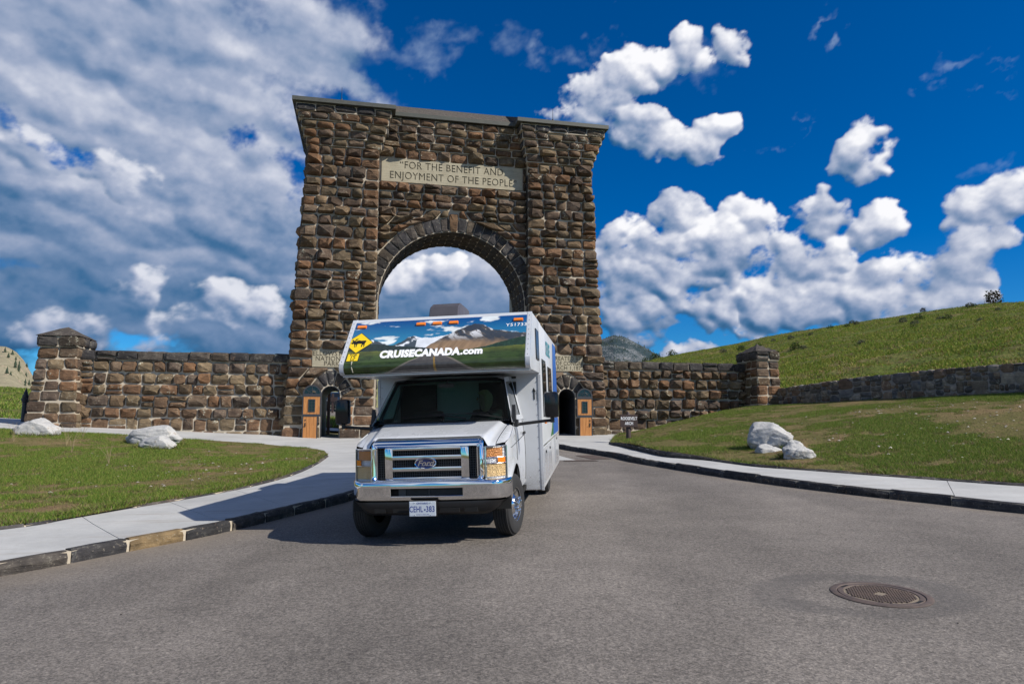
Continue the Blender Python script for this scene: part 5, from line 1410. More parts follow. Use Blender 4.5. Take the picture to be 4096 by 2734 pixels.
# lip of the slot and what lies behind it
mb = MB()
for (p, q) in (((-.452, .700), (.452, .700)), ((-.452, .596), (.452, .596)), ((-.452, .596), (-.452, .700)), ((.452, .596), (.452, .700))):
    mb.tube([(p[0], bump_y(p[0]) + .012, p[1]), (q[0], bump_y(q[0]) + .012, q[1])] if p[0] == q[0] else [(x, bump_y(x) + .012, p[1]) for x in np.linspace(p[0], q[0], 9)], .007, 6)
mb.done('slot_trim', M['chrome_soft'], bump)
mb = MB().box((-.50, .10, .57), (.50, .13, .72)); mb.done('slot_backing', M['dark'], bump)
mb = MB()
for k in range(9): z = .603 + k * .011; mb.box((-.26, .07, z), (.44, .09, z + .005))
mb.box((-.36, .075, .597), (-.27, .09, .70)).box((.02, .055, .60), (.03, .07, .70)); mb.done('intercooler', M['grey_plastic'], bump)
V = []; F = []; VP = [(.02, .534), (.015, .50), (.03, .44), (.05, .40), (.10, .365), (.20, .36)]
xs = list(np.linspace(-.965, .965, 41))
for x in xs:
    for (dy, z) in VP:
        ex = bump_y(x) ; tap = max(0, (abs(x) - .70) / .29); V.append((x * (1 - .05 * (.53 - z) / .17 * tap), ex + dy * (1 - .75 * tap) + .06 * tap * (.53 - z) / .17, z + (.155 * tap ** 1.5) * ((.53 - z) / .17)))
for i in range(len(xs) - 1):
    for j in range(len(VP) - 1): F.append((i * 6 + j, (i + 1) * 6 + j, (i + 1) * 6 + j + 1, i * 6 + j + 1))
val = mesh_np('valance', np.array(V), F, M['black_plastic'], rv, smooth=50)
mb = MB()
for x0, x1 in ((-.66, -.52), (-.42, -.20), (.16, .40), (.46, .62)): mb.box((x0, bump_y(x0) - .002 + .02, .405), (x1, bump_y(x0) + .05, .455))
mb.done('valance_slot', M['dark'], val)

# licence plate
pl = MB().box((-.200, -.045, .372), (.126, -.036, .548), .006).done('license_plate', plain('plate_white', (.62, .68, .74), .35, var=.04), rv)
MB().box((-.210, -.037, .364), (.136, -.01, .554), .006).done('plate_holder', M['black_plastic'], pl)
lettering('CEHL', .098, frame_m((-.115, -.0458, .454), (1, 0, 0), (0, 0, 1)), M['blue_print'], pl, bold=.0012, xscale=.68, spacing=1.06)
lettering('383', .098, frame_m((.060, -.0458, .454), (1, 0, 0), (0, 0, 1)), M['blue_print'], pl, bold=.0012, xscale=.72, spacing=1.06)
lettering('ONTARIO', .032, frame_m((-.037, -.0458, .524), (1, 0, 0), (0, 0, 1)), M['blue_print'], pl, bold=.0004)
lettering('YOURS TO DISCOVER', .016, frame_m((-.037, -.0458, .394), (1, 0, 0), (0, 0, 1)), M['blue_print'], pl)
MB().prism([(-.020, .445), (-.012, .445), (-.016, .456), (-.010, .462), (-.006, .455), (-.002, .462), (.002, .456), (-.002, .445), (.004, .445), (-.002, .439), (-.014, .439)], 1, -.0462, -.0455).done('crown_mark', M['blue_print'], pl)
for x in (-.135, .062):
    for z in (.533, .386): MB().lathe([(.006, 0), (.006, .004), (0, .005)], 8, Matrix.Translation((x, -.045, z)) @ Matrix.Rotation(R(90), 4, 'X')).done('bolt', M['chrome_soft'], pl)


# wheels
def wheel(x, y, steer, dual=False, side=1):
    w = empty('wheel', parent=rv); w.matrix_local = Matrix.Translation((x, y, .385)) @ Matrix.Rotation(R(steer), 4, 'Z') @ Matrix.Rotation(R(90) * side, 4, 'Y')
    # local z = outwards
    hwid = .112
    prof = [(.205, -hwid * .9), (.24, -hwid), (.32, -hwid * 1.06), (.362, -hwid * .92), (.376, -hwid * .72)]
    for k in (-.60, -.30, 0, .30, .60):
        prof += [(.385, hwid * (k - .13)), (.385, hwid * (k + .10)), (.374, hwid * (k + .125)), (.374, hwid * (k + .165))]
    prof = prof[:-2] + [(.376, hwid * .72), (.362, hwid * .92), (.32, hwid * 1.06), (.24, hwid), (.205, hwid * .9), (.200, hwid * .7)]
    MB().lathe(prof, 48).done('tyre', M['rubber'], w, smooth=35)
    # polished rim: lip, dish, hub
    rp = [(.205, .100), (.212, .104), (.205, .096), (.196, .060), (.188, .038), (.150, .045), (.112, .075), (.098, .088), (.090, .100), (.066, .104), (.060, .150), (.050, .158), (0, .160)] if not dual else [(.205, .09), (.212, .10), (.196, .03), (.16, -.06), (.09, -.07), (.08, .0), (0, .0)]
    rim = MB().lathe(rp, 40).done('rim', M['chrome_soft'], w, smooth=40)
    if not dual:
        mb = MB()
        for k in range(4):
            q = R(45 + 90 * k); mb.lathe([(.026, 0), (.026, .004), (0, .004)], 14, Matrix.Translation((.150 * math.cos(q), .150 * math.sin(q), .047)) @ Matrix.Rotation(R(12), 4, Vector((-math.sin(q), math.cos(q), 0))))
        mb.done('vent_hole', M['dark'], w)
        for k in range(8):
            q = 2 * math.pi * (k + .5) / 8
            MB().lathe([(.014, 0), (.014, .022), (.017, .026), (.017, .040), (.012, .052), (0, .056)], 10, Matrix.Translation((.083 * math.cos(q), .083 * math.sin(q), .098))).done('lug_nut', M['chrome'], w, smooth=60)
    return w


for sgn in (-1, 1):
    wheel(sgn * .905, .75, -10, side=sgn)
    wheel(sgn * 1.05, 4.76, 0, True, side=sgn)
    wheel(sgn * .80, 4.76, 0, True, side=sgn)
MB().tube([(-.8, .75, .385), (.8, .75, .385)], .05, 8).tube([(-.8, 4.76, .385), (.8, 4.76, .385)], .07, 8).box((-.45, .5, .36), (-.37, 6.4, .50)).box((.37, .5, .36), (.45, 6.4, .50)).done('chassis', M['dark'], rv)
MB().box((-1.0, 1.3, .40), (1.0, 2.2, .46)).done('floor', M['dark'], rv)

# house body
BXW, BY0, BY1, BZ0, BZ1 = 1.262, 2.16, 6.75, .372, 2.925
body = MB().box((-BXW, BY0, BZ0), (BXW, BY1, BZ1), .03).done('house_body', M['white_panel'], rv, smooth=40)
for sgn in (-1, 1):
    # corner mouldings
    MB().box((min(sgn * (BXW - .035), sgn * (BXW + .008)), BY0 - .008, BZ0 - .004), (max(sgn * (BXW - .035), sgn * (BXW + .008)), BY0 + .035, 2.10), .004).done('corner_trim', M['white_paint'], body)
    sx0, sx1 = sorted((sgn * (BXW + .001), sgn * (BXW + .012)))
    for (y0, y1, z0, z1) in ((2.62, 3.36, 1.45, 2.36), (3.95, 4.85, 1.55, 2.30)):
        MB().box((sx0, y0, z0), (sx1, y1, z1), .004).done('window_frame', M['gloss_black'], body)
        MB().box((sx0 + sgn * .006, y0 + .04, z0 + .04), (sx1 + sgn * .006, y1 - .04, z1 - .04)).done('window', M['dark_glass'], body)
    for (y0, y1, z0, z1) in ((2.35, 3.1, .46, .98), (3.2, 4.1, .46, .98), (5.3, 6.3, .46, 1.02)):
        mb = MB().box((sx0, y0, z0), (sx1, y1, z1), .004); dd = mb.done('compartment_door', M['white_paint'], body)
        MB().box((sx0 + sgn * .012, (y0 + y1) / 2 - .04, z1 - .10), (sx1 + sgn * .012, (y0 + y1) / 2 + .04, z1 - .06)).done('latch', M['black_plastic'], body)
    MB().box((sx0 - (sgn * .006), 2.3, 1.0), (sx1 - sgn * .004, 6.7, 1.03)).done('rub_rail', M['chrome_soft'], body)
    x_ = sgn * (BXW + .004)
    MB().prism([(5.0, 1.05), (6.72, 1.05), (6.72, 2.86), (5.75, 2.86)], 0, min(x_, x_ + .002 * sgn), max(x_, x_ + .002 * sgn)).done('stripe', plain('stripe_blue', (.02, .12, .45), .3), body)
    MB().prism([(4.2, 1.06), (4.95, 1.06), (5.3, 1.9), (5.1, 1.5), (4.7, 1.2)], 0, min(x_, x_ + .002 * sgn), max(x_, x_ + .002 * sgn)).done('swoosh', plain('swoosh_green', (.03, .16, .05), .3), body)
    lettering('CRUISE', .34, frame_m((x_ + sgn * .002, 4.15 * 1.0, 2.60), (0, sgn, 0), (0, 0, 1)), plain('teal_print', (.03, .25, .30), .35), body, bold=.012, shear=.2)
mb = MB()
for i in range(10):
    for x in (-BXW + .06, BXW - .06): mb.lathe([(.006, 0), (.006, .004), (0, .005)], 6, Matrix.Translation((x, BY0 - .001, .5 + i * .165)) @ Matrix.Rotation(R(90), 4, 'X'))
mb.done('screw', M['grey_plastic'], body)
MB().prism([(1.155, 1.72), (1.175, 1.72), (1.175, 1.84), (1.19, 1.84), (1.165, 1.90), (1.14, 1.84), (1.155, 1.84)], 1, BY0 - .004, BY0 - .001).done('arrow_mark', M['black_print'], body)
lettering('CLEARANCE', .030, frame_m((1.205, BY0 - .003, 1.78), (0, 0, -1), (1, 0, 0)), M['black_print'], body)

# overcab with its printed front
def cap_prof(s):
    """front face from bottom (s=0) to top (s=1): y, z"""
    P = [(.80, 2.118), (.66, 2.120), (.575, 2.135), (.535, 2.165), (.520, 2.21), (.530, 2.27), (1.075, 2.885), (1.10, 2.915), (1.13, 2.925)]
    return P
prof = cap_prof(0)
poly = [(2.25, 2.118)] + prof + [(2.25, 2.925)]
oc = MB().prism(poly, 0, -BXW, BXW).done('overcab', M['white_panel'], rv, smooth=35)
# mural as a finely divided skin, painted point by point
L_ = np.array([(.575, 2.135), (.545, 2.155), (.527, 2.185), (.520, 2.215), (.523, 2.245), (.535, 2.275), (1.068, 2.875)]); la = arclen(L_)
NX, NZ = 420, 150
ss2 = np.linspace(0, la[-1], NZ); py = np.interp(ss2, la, L_[:, 0]); pz = np.interp(ss2, la, L_[:, 1]); px = np.linspace(-1.205, 1.205, NX)
ny_ = -np.gradient(pz); nz_ = np.gradient(py); nl = np.hypot(ny_, nz_); oy, oz = ny_ / nl * .004, nz_ / nl * .004
VX = np.repeat(px[None], NZ, 0); VY = np.repeat((py + oy)[:, None], NX, 1); VZ = np.repeat((pz + oz)[:, None], NX, 1)


def mural(U, W):
    """U across 0..1, W up 0..1 -> linear rgb of the printed landscape"""
    asp = 2.9
    X = U * asp; Y = W
    top, low = np.array([.002, .055, .22]), np.array([.02, .24, .40])
    t = np.clip((Y - .4) / .6, 0, 1)[..., None]; C = low * (1 - t) + top * t
    cl = fbm(X * 3.0, Y * 8, 5, .55, 41); bump_ = lambda u, w, ru, rw, k: k * np.exp(-((U - u) / ru) ** 2 - ((Y - w) / rw) ** 2)
    cover = bump_(.16, .62, .09, .07, .20) + bump_(.60, .80, .09, .10, .20) + bump_(.26, .88, .06, .03, .22) + bump_(.72, .94, .10, .05, .16) + bump_(.31, .70, .03, .03, .18) + bump_(.93, .73, .06, .03, .20) + bump_(.05, .70, .05, .05, .12) + bump_(.42, .95, .08, .03, .14)
    a = sstep(.60, .74, cl * .95 + cover)[..., None]; C = C * (1 - a) + np.array([.74, .80, .82]) * (.7 + .4 * fbm(X * 5, Y * 12, 4, .5, 43))[..., None] * a
    # far ranges
    def ridge(pts, rough, seed): return np.interp(U, [p[0] for p in pts], [p[1] for p in pts]) + rough * (fbm(X * 9, X * 0 + seed, 5, .6, seed) - .5)
    def paint(C, h, col): m = (Y < h); C = C.copy(); C[m] = col[m]; return C
    g = fbm(X * 7, Y * 9, 5, .6, 51); st = fbm(X * 10 + Y * 14, Y * 5 - X * 3, 4, .6, 52)
    h1 = ridge([(0, .50), (.07, .55), (.125, .625), (.17, .57), (.22, .50), (.25, .49), (.30, .57), (.33, .64), (.365, .67), (.40, .63), (.44, .56), (.47, .50), (.6, .48)], .05, 3)
    base = np.array([.045, .065, .085]) * (.4 + 1.4 * g)[..., None]; snow = sstep(.52, .60, g + .35 * (Y - .55))[..., None]
    C = paint(C, h1, base * (1 - snow) + np.array([.72, .76, .82]) * snow)
    h2 = ridge([(.38, .60), (.42, .625), (.47, .605), (.52, .64), (.56, .66), (.6, .58)], .02, 5)
    C = paint(C, np.where((U > .385) & (U < .57), h2, 0), np.ones(C.shape) * np.array([.70, .74, .80]) * (.75 + .4 * g)[..., None])
    h3 = ridge([(.42, .36), (.46, .45), (.50, .54), (.545, .63), (.58, .68), (.61, .74), (.65, .79), (.68, .84), (.705, .865), (.75, .84), (.785, .77), (.82, .72), (.86, .70), (.91, .66), (1, .62)], .05, 7)
    rock = np.where((st > .5)[..., None], np.array([.085, .075, .068]), np.array([.035, .045, .06])) * (.55 + .9 * g)[..., None]
    tan_ = np.array([.23, .15, .085]) * (.5 + 1.0 * fbm(X * 16 - Y * 8, Y * 3, 4, .6, 61))[..., None]
    tm = sstep(.62, .50, Y + .10 * (g - .5) + .35 * np.abs(U - .60))[..., None]; body_ = rock * (1 - tm) + tan_ * tm
    sn = (sstep(.60, .66, st) * sstep(.50, .70, Y))[..., None] * .8; body_ = body_ * (1 - sn) + np.array([.70, .72, .76]) * sn
    C = paint(C, np.where(U > .42, h3, 0), body_)
    dk = np.array([.012, .024, .022]) * (.6 + .9 * fbm(X * 30, Y * 20, 3, .5, 71))[..., None]
    hf1 = ridge([(0, .57), (.08, .55), (.2, .51), (.33, .46), (.45, .42), (.52, .36)], .025, 9); C = paint(C, np.where(U < .5, hf1, 0), dk)
    hf2 = ridge([(.68, .34), (.785, .40), (.88, .48), (1, .57)], .015, 11); C = paint(C, np.where(U > .66, hf2, 0), dk * np.array([1.0, 1.5, .9]))
    gm = ridge([(0, .40), (.3, .38), (.45, .34), (.55, .33), (.7, .35), (1, .40)], .01, 13)
    gn_ = fbm(X * 8, Y * 26, 5, .6, 81); lightg = sstep(.25, .42, Y)[..., None]
    grass = (np.array([.030, .055, .010]) * (1 - lightg) + np.array([.10, .115, .02]) * lightg) * (.35 + 1.3 * gn_)[..., None]
    C = paint(C, gm, grass)
    # road running to the vanishing point
    k = np.clip((.33 - Y) / .33, 0, 1); left = .488 - .255 * k ** 1.05; right = .512 + .215 * k ** 1.05
    rd = (Y < .33) & (U > left) & (U < right); rc = np.array([.085, .080, .076]) * (.6 + .6 * fbm(X * 20, Y * 30, 3, .6, 91))[..., None] * (.75 + .3 * (1 - k))[..., None]
    C[rd] = rc[rd]
    sh = (Y < .33) & (np.abs(U - left) < .012 * k + .002) | (Y < .33) & (np.abs(U - right) < .014 * k + .002); C[sh] = (np.array([.17, .15, .12]) * np.ones(C.shape))[sh]
    yl = (Y < .31) & (np.abs(U - (.50 + .012 * k)) < .0022 + .005 * k); C[yl] = np.array([.25, .15, .03])
    return C


UU = (VX + 1.205) / 2.41; WW = np.repeat((ss2 / la[-1])[:, None], NX, 1)
pm, t, b = new_mat('printed_vinyl'); at = t.node('ShaderNodeAttribute', attribute_name='tone'); t.l.new(at.outputs['Color'], b.inputs['Base Color']); b.inputs['Roughness'].default_value = .25; b.inputs['Coat Weight'].default_value = .35; b.inputs['Coat Roughness'].default_value = .05
mural_o = mesh_np('mural', np.stack([VX, VY, VZ], -1).reshape(-1, 3), quads(NX, NZ), pm, oc, smooth=180, col=mural(UU, WW).reshape(-1, 3)); mural_o['label'] = 'printed landscape of mountains, meadow and road'
# plane of the print for lettering and signs
sl = Vector((0, 1.068 - .535, 2.875 - .275 - 2.0)).normalized(); NP = Vector((0, -sl.z, sl.y))


def on_cap(x, s, lift=.007):
    """point on the sloping print: x metres from centre, s metres up the slope from its lower bend"""
    return Vector((x, .535, 2.275)) + sl * s + NP * lift


def cap_text(body, size, x, s, mat, **kw): return lettering(body, size, frame_m(on_cap(x, s), (1, 0, 0), sl), mat, oc, **kw)


SL = (Vector((1.068, 2.875)) - Vector((.535, 2.275))).length
cap_text('CRUISECANADA', .178, -.200, .135, M['white_print'], bold=.0115, xscale=.775, spacing=1.06)
cap_text('.com', .168, .500, .133, M['white_print'], bold=.009, xscale=.86, spacing=1.04)
cap_text('Y51733', .082, 1.07, .605, M['white_print'], bold=.0006, xscale=1.05, spacing=1.1)
for x in (-1.105, -.265, -.035, .195, 1.09):
    o_ = on_cap(x, .70 if abs(x) > .5 else .705, .004); m4 = frame_m(o_, (1, 0, 0), sl)
    ml = MB().box((-.062, -.024, 0), (.062, .024, .022), .006).done('marker_light', M['amber'], oc); ml.matrix_local = m4
    bz = MB().box((-.066, -.028, -.002), (.066, .028, .006), .002).done('marker_base', plain('amber_base', (.55, .12, .01), .4), oc); bz.matrix_local = m4
# moose warning sign printed at the left
def flat(name, pts, mat, lift, x, s):
    m4 = frame_m(on_cap(x, s, lift), (1, 0, 0), sl); o = MB().prism(pts, 2, 0, .0012).done(name, mat, oc); o.matrix_local = m4; return o
sx_, ss_1 = -1.085, .385
flat('sign_border', [(0, -.205), (.205, 0), (0, .205), (-.118, .09), (-.118, -.09)], M['black_print'], .0045, sx_, ss_1)
flat('sign_diamond', [(0, -.192), (.192, 0), (0, .192), (-.118, .076), (-.118, -.076)], M['yellow_print'], .0062, sx_, ss_1)
moose = [(-.112, .005), (-.100, -.012), (-.088, -.018), (-.080, -.006), (-.074, -.010), (-.066, -.030), (-.062, -.022), (-.058, -.070), (-.050, -.070), (-.050, -.025), (-.042, -.020), (-.040, -.068), (-.032, -.068), (-.028, -.016), (.020, -.012), (.026, -.026), (.020, -.044), (.028, -.070), (.036, -.070), (.034, -.044), (.046, -.024), (.052, -.046), (.050, -.068), (.060, -.068), (.062, -.040), (.060, -.010), (.072, .020), (.070, .032), (.058, .038), (.010, .036), (-.020, .046), (-.040, .040), (-.056, .026), (-.064, .034), (-.044, .054), (-.030, .074), (-.042, .072), (-.052, .062), (-.050, .078), (-.060, .066), (-.070, .044), (-.082, .040), (-.092, .056), (-.104, .062), (-.098, .050), (-.110, .048), (-.098, .036), (-.088, .026), (-.100, .016)]
flat('moose_mark', [(x * 1.15 + .02, y * 1.15) for x, y in moose], M['black_print'], .0080, sx_, ss_1)
flat('sign_plate', [(-.085, -.075), (.085, -.075), (.085, .075), (-.085, .075)], M['black_print'], .0045, -1.105, .108)
flat('sign_plate', [(-.077, -.067), (.077, -.067), (.077, .067), (-.077, .067)], M['yellow_print'], .0062, -1.105, .108)
for body, size, dz in (('FOR', .052, .043), ('15', .085, -.004), ('km', .045, -.050)):
    lettering(body, size, frame_m(on_cap(-1.105, .108 + dz, .0080), (1, 0, 0), sl), M['black_print'], oc, bold=.001)
MB().tube([on_cap(-1.10, s, .005) for s in (.03, .0)] + [Vector((-1.098, .528, 2.25)), Vector((-1.092, .517, 2.20)), Vector((-1.085, .535, 2.155))], .008, 5).done('sign_post', plain('post_print', (.45, .42, .33), .5), oc)
# white edge mouldings with rivets
for sgn in (-1, 1):
    V = []; 
    edge_p = [(.66, 2.116), (.572, 2.130), (.531, 2.163), (.515, 2.21), (.526, 2.272), (1.072, 2.888), (1.10, 2.922), (1.16, 2.932)]
    mb = MB()
    for i in range(len(edge_p) - 1):
        (y0, z0), (y1, z1) = edge_p[i], edge_p[i + 1]
    xs_ = sorted((sgn * 1.212, sgn * (BXW + .006)))
    inner = [(y + .03, z + (.012 if z < 2.2 else -.02)) for y, z in edge_p]
    mb.prism(edge_p + inner[::-1], 0, xs_[0], xs_[1])
    mb.done('edge_trim', M['white_paint'], oc, smooth=30)
    mb = MB()
    for s in np.linspace(.03, SL - .02, 9):
        o_ = on_cap(sgn * 1.24, s, .008); mb.lathe([(.005, 0), (.005, .003), (0, .004)], 6, frame_m(o_, (1, 0, 0), sl))
    mb.done('rivet', M['grey_plastic'], oc)
    # small side window in the overcab
    sx0, sx1 = sorted((sgn * (BXW + .001), sgn * (BXW + .014)))
    MB().box((sx0, 1.55, 2.30), (sx1, 2.08, 2.74), .012).done('bunk_window', M['gloss_black'], oc)
MB().box((-BXW + .01, .62, 2.100), (BXW - .01, .70, 2.119)).done('drip_rail', M['white_paint'], oc)

# roof air conditioner
def acf(p): return p
P = [(3.55, 2.92), (3.62, 3.22), (3.72, 3.44), (3.95, 3.52), (4.6, 3.50), (4.75, 2.92)]
ac = MB(); V = []
for x, k in ((-.80, .93), (-.77, 1.0), (-.27, 1.0), (-.24, .93)):
    for (y, z) in P: V.append((x, y + (.05 if k < 1 else 0), 2.92 + (z - 2.92) * k))
ac.add(V, [(i * 6 + j, (i + 1) * 6 + j, (i + 1) * 6 + j + 1, i * 6 + j + 1) for i in range(3) for j in range(5)] + [tuple(range(6)), tuple(18 + j for j in range(5, -1, -1))])
aco = ac.done('air_conditioner', plain('grey_shroud', (.075, .070, .078), .4, var=.15, scale=6), rv, smooth=40)
mb = MB()
for z in (3.02, 3.10, 3.18, 3.26): mb.box((-.76, 3.555 + (z - 2.92) * .25, z), (-.28, 3.575 + (z - 2.92) * .25, z + .008))
for x in (-.64, -.52, -.40): mb.box((x, 3.57, 2.96), (x + .006, 3.66, 3.25))
mb.done('grille_slat', M['dark'], aco)
MB().box((.85, 4.3, 2.92), (1.15, 4.8, 3.06), .03).done('roof_vent', M['white_panel'], rv)
MB().box((1.0, 2.9, 2.92), (1.22, 3.3, 3.0), .02).done('roof_vent', M['white_panel'], rv)

# mirrors
for sgn in (-1, 1):
    mxc = 1.49 if sgn > 0 else 1.445
    mb = MB().box((sgn * mxc - .105, 1.06, 1.465), (sgn * mxc + .095, 1.20, 1.815), .045); mi = mb.done('mirror', M['gloss_black'], rv, smooth=50)
    MB().box((sgn * mxc - .085, 1.196, 1.50), (sgn * mxc + .075, 1.205, 1.78)).done('mirror_glass', M['chrome'], mi)
    MB().tube([(sgn * .985, 1.06, 1.40), (sgn * 1.05, 1.08, 1.395), (sgn * 1.38, 1.12, 1.425), (sgn * mxc, 1.13, 1.43)], [.024, .022, .020, .022], 8).tube([(sgn * mxc, 1.13, 1.40), (sgn * mxc, 1.13, 1.48)], .028, 8).done('mirror_arm', M['black_plastic'], mi)
    # sail panel at the A pillar
    MB().prism([(.965, 1.43), (1.16, 1.43), (1.12, 1.52), (1.05, 1.66)], 0, min(sgn * .955, sgn * 1.0), max(sgn * .955, sgn * 1.0)).box((min(sgn * .985, sgn * 1.03), 1.0, 1.36), (max(sgn * .985, sgn * 1.03), 1.14, 1.46), .012).done('mirror_mount', M['black_plastic'], mi)
    MB().lathe([(.018, 0), (.018, .014), (0, .018)], 10, Matrix.Translation((sgn * 1.40, 1.10, 1.405)) @ Matrix.Rotation(R(180), 4, 'X')).done('side_repeater', M['amber'], mi)

# wipers
for (pts) in ([(.33, .15), (.05, .30), (-.12, .33), (-.55, .26)], [(.80, .13), (.50, .32), (.30, .37), (-.08, .36)]):
    def wp(x, v):
        p = Vector(ws((x / .92 + 1) / 2, v * .5)); return p + Vector((0, -.022, .012))
    a_ = [wp(x, v) for x, v in pts]
    wi = MB().tube(a_[:3], [.010, .008, .006], 6).done('wiper', M['black_plastic'], rv)
    MB().tube([a_[3], a_[2], a_[2] + (a_[2] - a_[3]) * .55], .006, 5).done('wiper_blade', M['black_plastic'], wi)

# inside of the cab
M['trim'] = plain('cab_trim', (.016, .018, .019), .9, var=.1)
M['seat_cloth'] = plain('seat_cloth', (.035, .035, .035), .95, var=.2, scale=30, bump=.2)
MB().prism([(1.02, 1.05), (1.02, 1.40), (1.12, 1.44), (1.38, 1.40), (1.46, 1.20), (1.42, 1.0)], 0, -.93, .93).done('dashboard', M['trim'], rv, smooth=30)
MB().box((-.9, 2.10, .55), (-.33, 2.14, 2.0)).box((.33, 2.10, .55), (.9, 2.14, 2.0)).box((-.9, 3.2, .6), (.9, 3.24, 2.1)).box((-.9, 2.14, 2.05), (.9, 3.24, 2.08)).box((-.9, 2.14, .56), (.9, 3.24, .6)).done('cab_lining', M['trim'], rv)
for sx in (-.46, .46):
    st = MB().box((sx - .25, 1.62, .80), (sx + .25, 2.10, .98), .05).done('seat', M['seat_cloth'], rv, smooth=50)
    MB().box((sx - .24, 2.02, .95), (sx + .24, 2.18, 1.60), .06).done('seat_back', M['seat_cloth'], st, smooth=50)
    MB().box((sx - .13, 2.05, 1.62), (sx + .13, 2.15, 1.84), .04).tube([(sx - .06, 2.1, 1.5), (sx - .06, 2.1, 1.66)], .01, 6).tube([(sx + .06, 2.1, 1.5), (sx + .06, 2.1, 1.66)], .01, 6).done('headrest', M['seat_cloth'], st, smooth=50)
mb = MB(); cw = Vector((.46, 1.50, 1.36)); axw = Vector((0, -.55, .83)).normalized(); e1 = Vector((1, 0, 0)); e2 = axw.cross(e1)
mb.tube([cw + (e1 * math.cos(q) + e2 * math.sin(q)) * .19 for q in np.linspace(0, 2 * math.pi, 25)], .014, 8).tube([cw, cw - axw * .3], .03, 8).tube([cw - e1 * .18, cw, cw + e1 * .18], .016, 6)
mb.done('steering_wheel', M['trim'], rv)
MB().box((-.11, 1.30, 1.93), (.11, 1.33, 1.99), .012).tube([(0, 1.32, 1.98), (0, 1.42, 2.03)], .01, 6).done('rear_view_mirror', M['black_plastic'], rv)
paper = tag(MB().box((-.42, 1.09, 1.437), (-.18, 1.24, 1.441), 0, RVM).done('paper', plain('paper_map', (.55, .62, .60), .8), None), 'pale folded paper lying on the dashboard behind the windscreen', 'paper')
tag(MB().box((.08, 1.06, 1.437), (.26, 1.08, 1.447), 0, RVM).done('card', plain('card_stock', (.6, .5, .45), .7), None), 'small pale card at the foot of the windscreen', 'card')


# ------------------------------------------------------------------ the driver
def skinned(name, joints, edges, mat, parent, levels=2):
    me = bpy.data.meshes.new(name); keys = list(joints); me.from_pydata([joints[k][0] for k in keys], [(keys.index(a), keys.index(b_)) for a, b_ in edges], []); me.update()
    o = bpy.data.objects.new(name, me); COL.objects.link(o)
    md = o.modifiers.new('Skin', 'SKIN'); md.use_smooth_shade = True
    sk = me.skin_vertices[0].data
    for i, k in enumerate(keys): rr = joints[k][1]; sk[i].radius = rr if hasattr(rr, '__len__') else (rr, rr)
    sk[0].use_root = True
    sb = o.modifiers.new('Sub', 'SUBSURF'); sb.levels = levels; sb.render_levels = levels
    bpy.context.view_layer.update()
    m2 = bpy.data.meshes.new_from_object(o.evaluated_get(bpy.context.evaluated_depsgraph_get())); bpy.data.objects.remove(o)
    m2.materials.clear(); m2.materials.append(mat); m2.polygons.foreach_set('use_smooth', np.ones(len(m2.polygons), bool))
    o = bpy.data.objects.new(name, m2); link(o, parent); return o


M['skin'] = plain('skin', (.50, .28, .20), .55, var=.08, scale=20); M['hair'] = plain('blonde_hair', (.48, .36, .17), .6, var=.35, scale=40, bump=.4); M['jacket'] = plain('dark_top', (.025, .03, .035), .9, var=.2, scale=30)
per = empty('person', RVM @ Matrix.Translation((.46, 1.86, .98))); tag(per, 'blonde person in a dark top driving the motorhome, looking sideways', 'person')
J = {'pelvis': ((0, .0, .06), (.16, .13)), 'belly': ((0, .02, .22), (.145, .115)), 'chest': ((0, .03, .42), (.165, .12)), 'neckb': ((0, .02, .56), (.07, .07)), 'neck': ((-.005, .0, .635), (.052, .052)), 'headb': ((-.015, -.01, .70), (.07, .075)), 'heada': ((-.02, -.01, .79), (.078, .092)), 'headt': ((-.015, .0, .865), (.06, .065)),
     'ls': ((.19, .03, .50), .065), 'le': ((.25, -.16, .30), .045), 'lw': ((.16, -.34, .36), .032), 'lh': ((.145, -.40, .39), .035), 'rs': ((-.19, .03, .50), .065), 're': ((-.25, -.16, .30), .045), 'rw': ((-.17, -.34, .36), .032), 'rh': ((-.155, -.40, .39), .035),
     'lhip': ((.10, -.05, .03), .09), 'lk': ((.12, -.44, .06), .065), 'la': ((.12, -.55, -.32), .045), 'lt': ((.12, -.68, -.37), .035), 'rhip': ((-.10, -.05, .03), .09), 'rk': ((-.12, -.44, .06), .065), 'ra': ((-.12, -.55, -.32), .045), 'rt': ((-.12, -.68, -.37), .035)}
E_ = [('pelvis', 'belly'), ('belly', 'chest'), ('chest', 'neckb'), ('neckb', 'neck'), ('neck', 'headb'), ('headb', 'heada'), ('heada', 'headt'), ('chest', 'ls'), ('ls', 'le'), ('le', 'lw'), ('lw', 'lh'), ('chest', 'rs'), ('rs', 're'), ('re', 'rw'), ('rw', 'rh'), ('pelvis', 'lhip'), ('lhip', 'lk'), ('lk', 'la'), ('la', 'lt'), ('pelvis', 'rhip'), ('rhip', 'rk'), ('rk', 'ra'), ('ra', 'rt')]
bodyo = skinned('body', J, E_, M['jacket'], per)
bodyo.data.materials.append(M['skin'])
for f in bodyo.data.polygons:
    c = f.center
    if c.z > .60 or c.y < -.30 and c.z > .25: f.material_index = 1
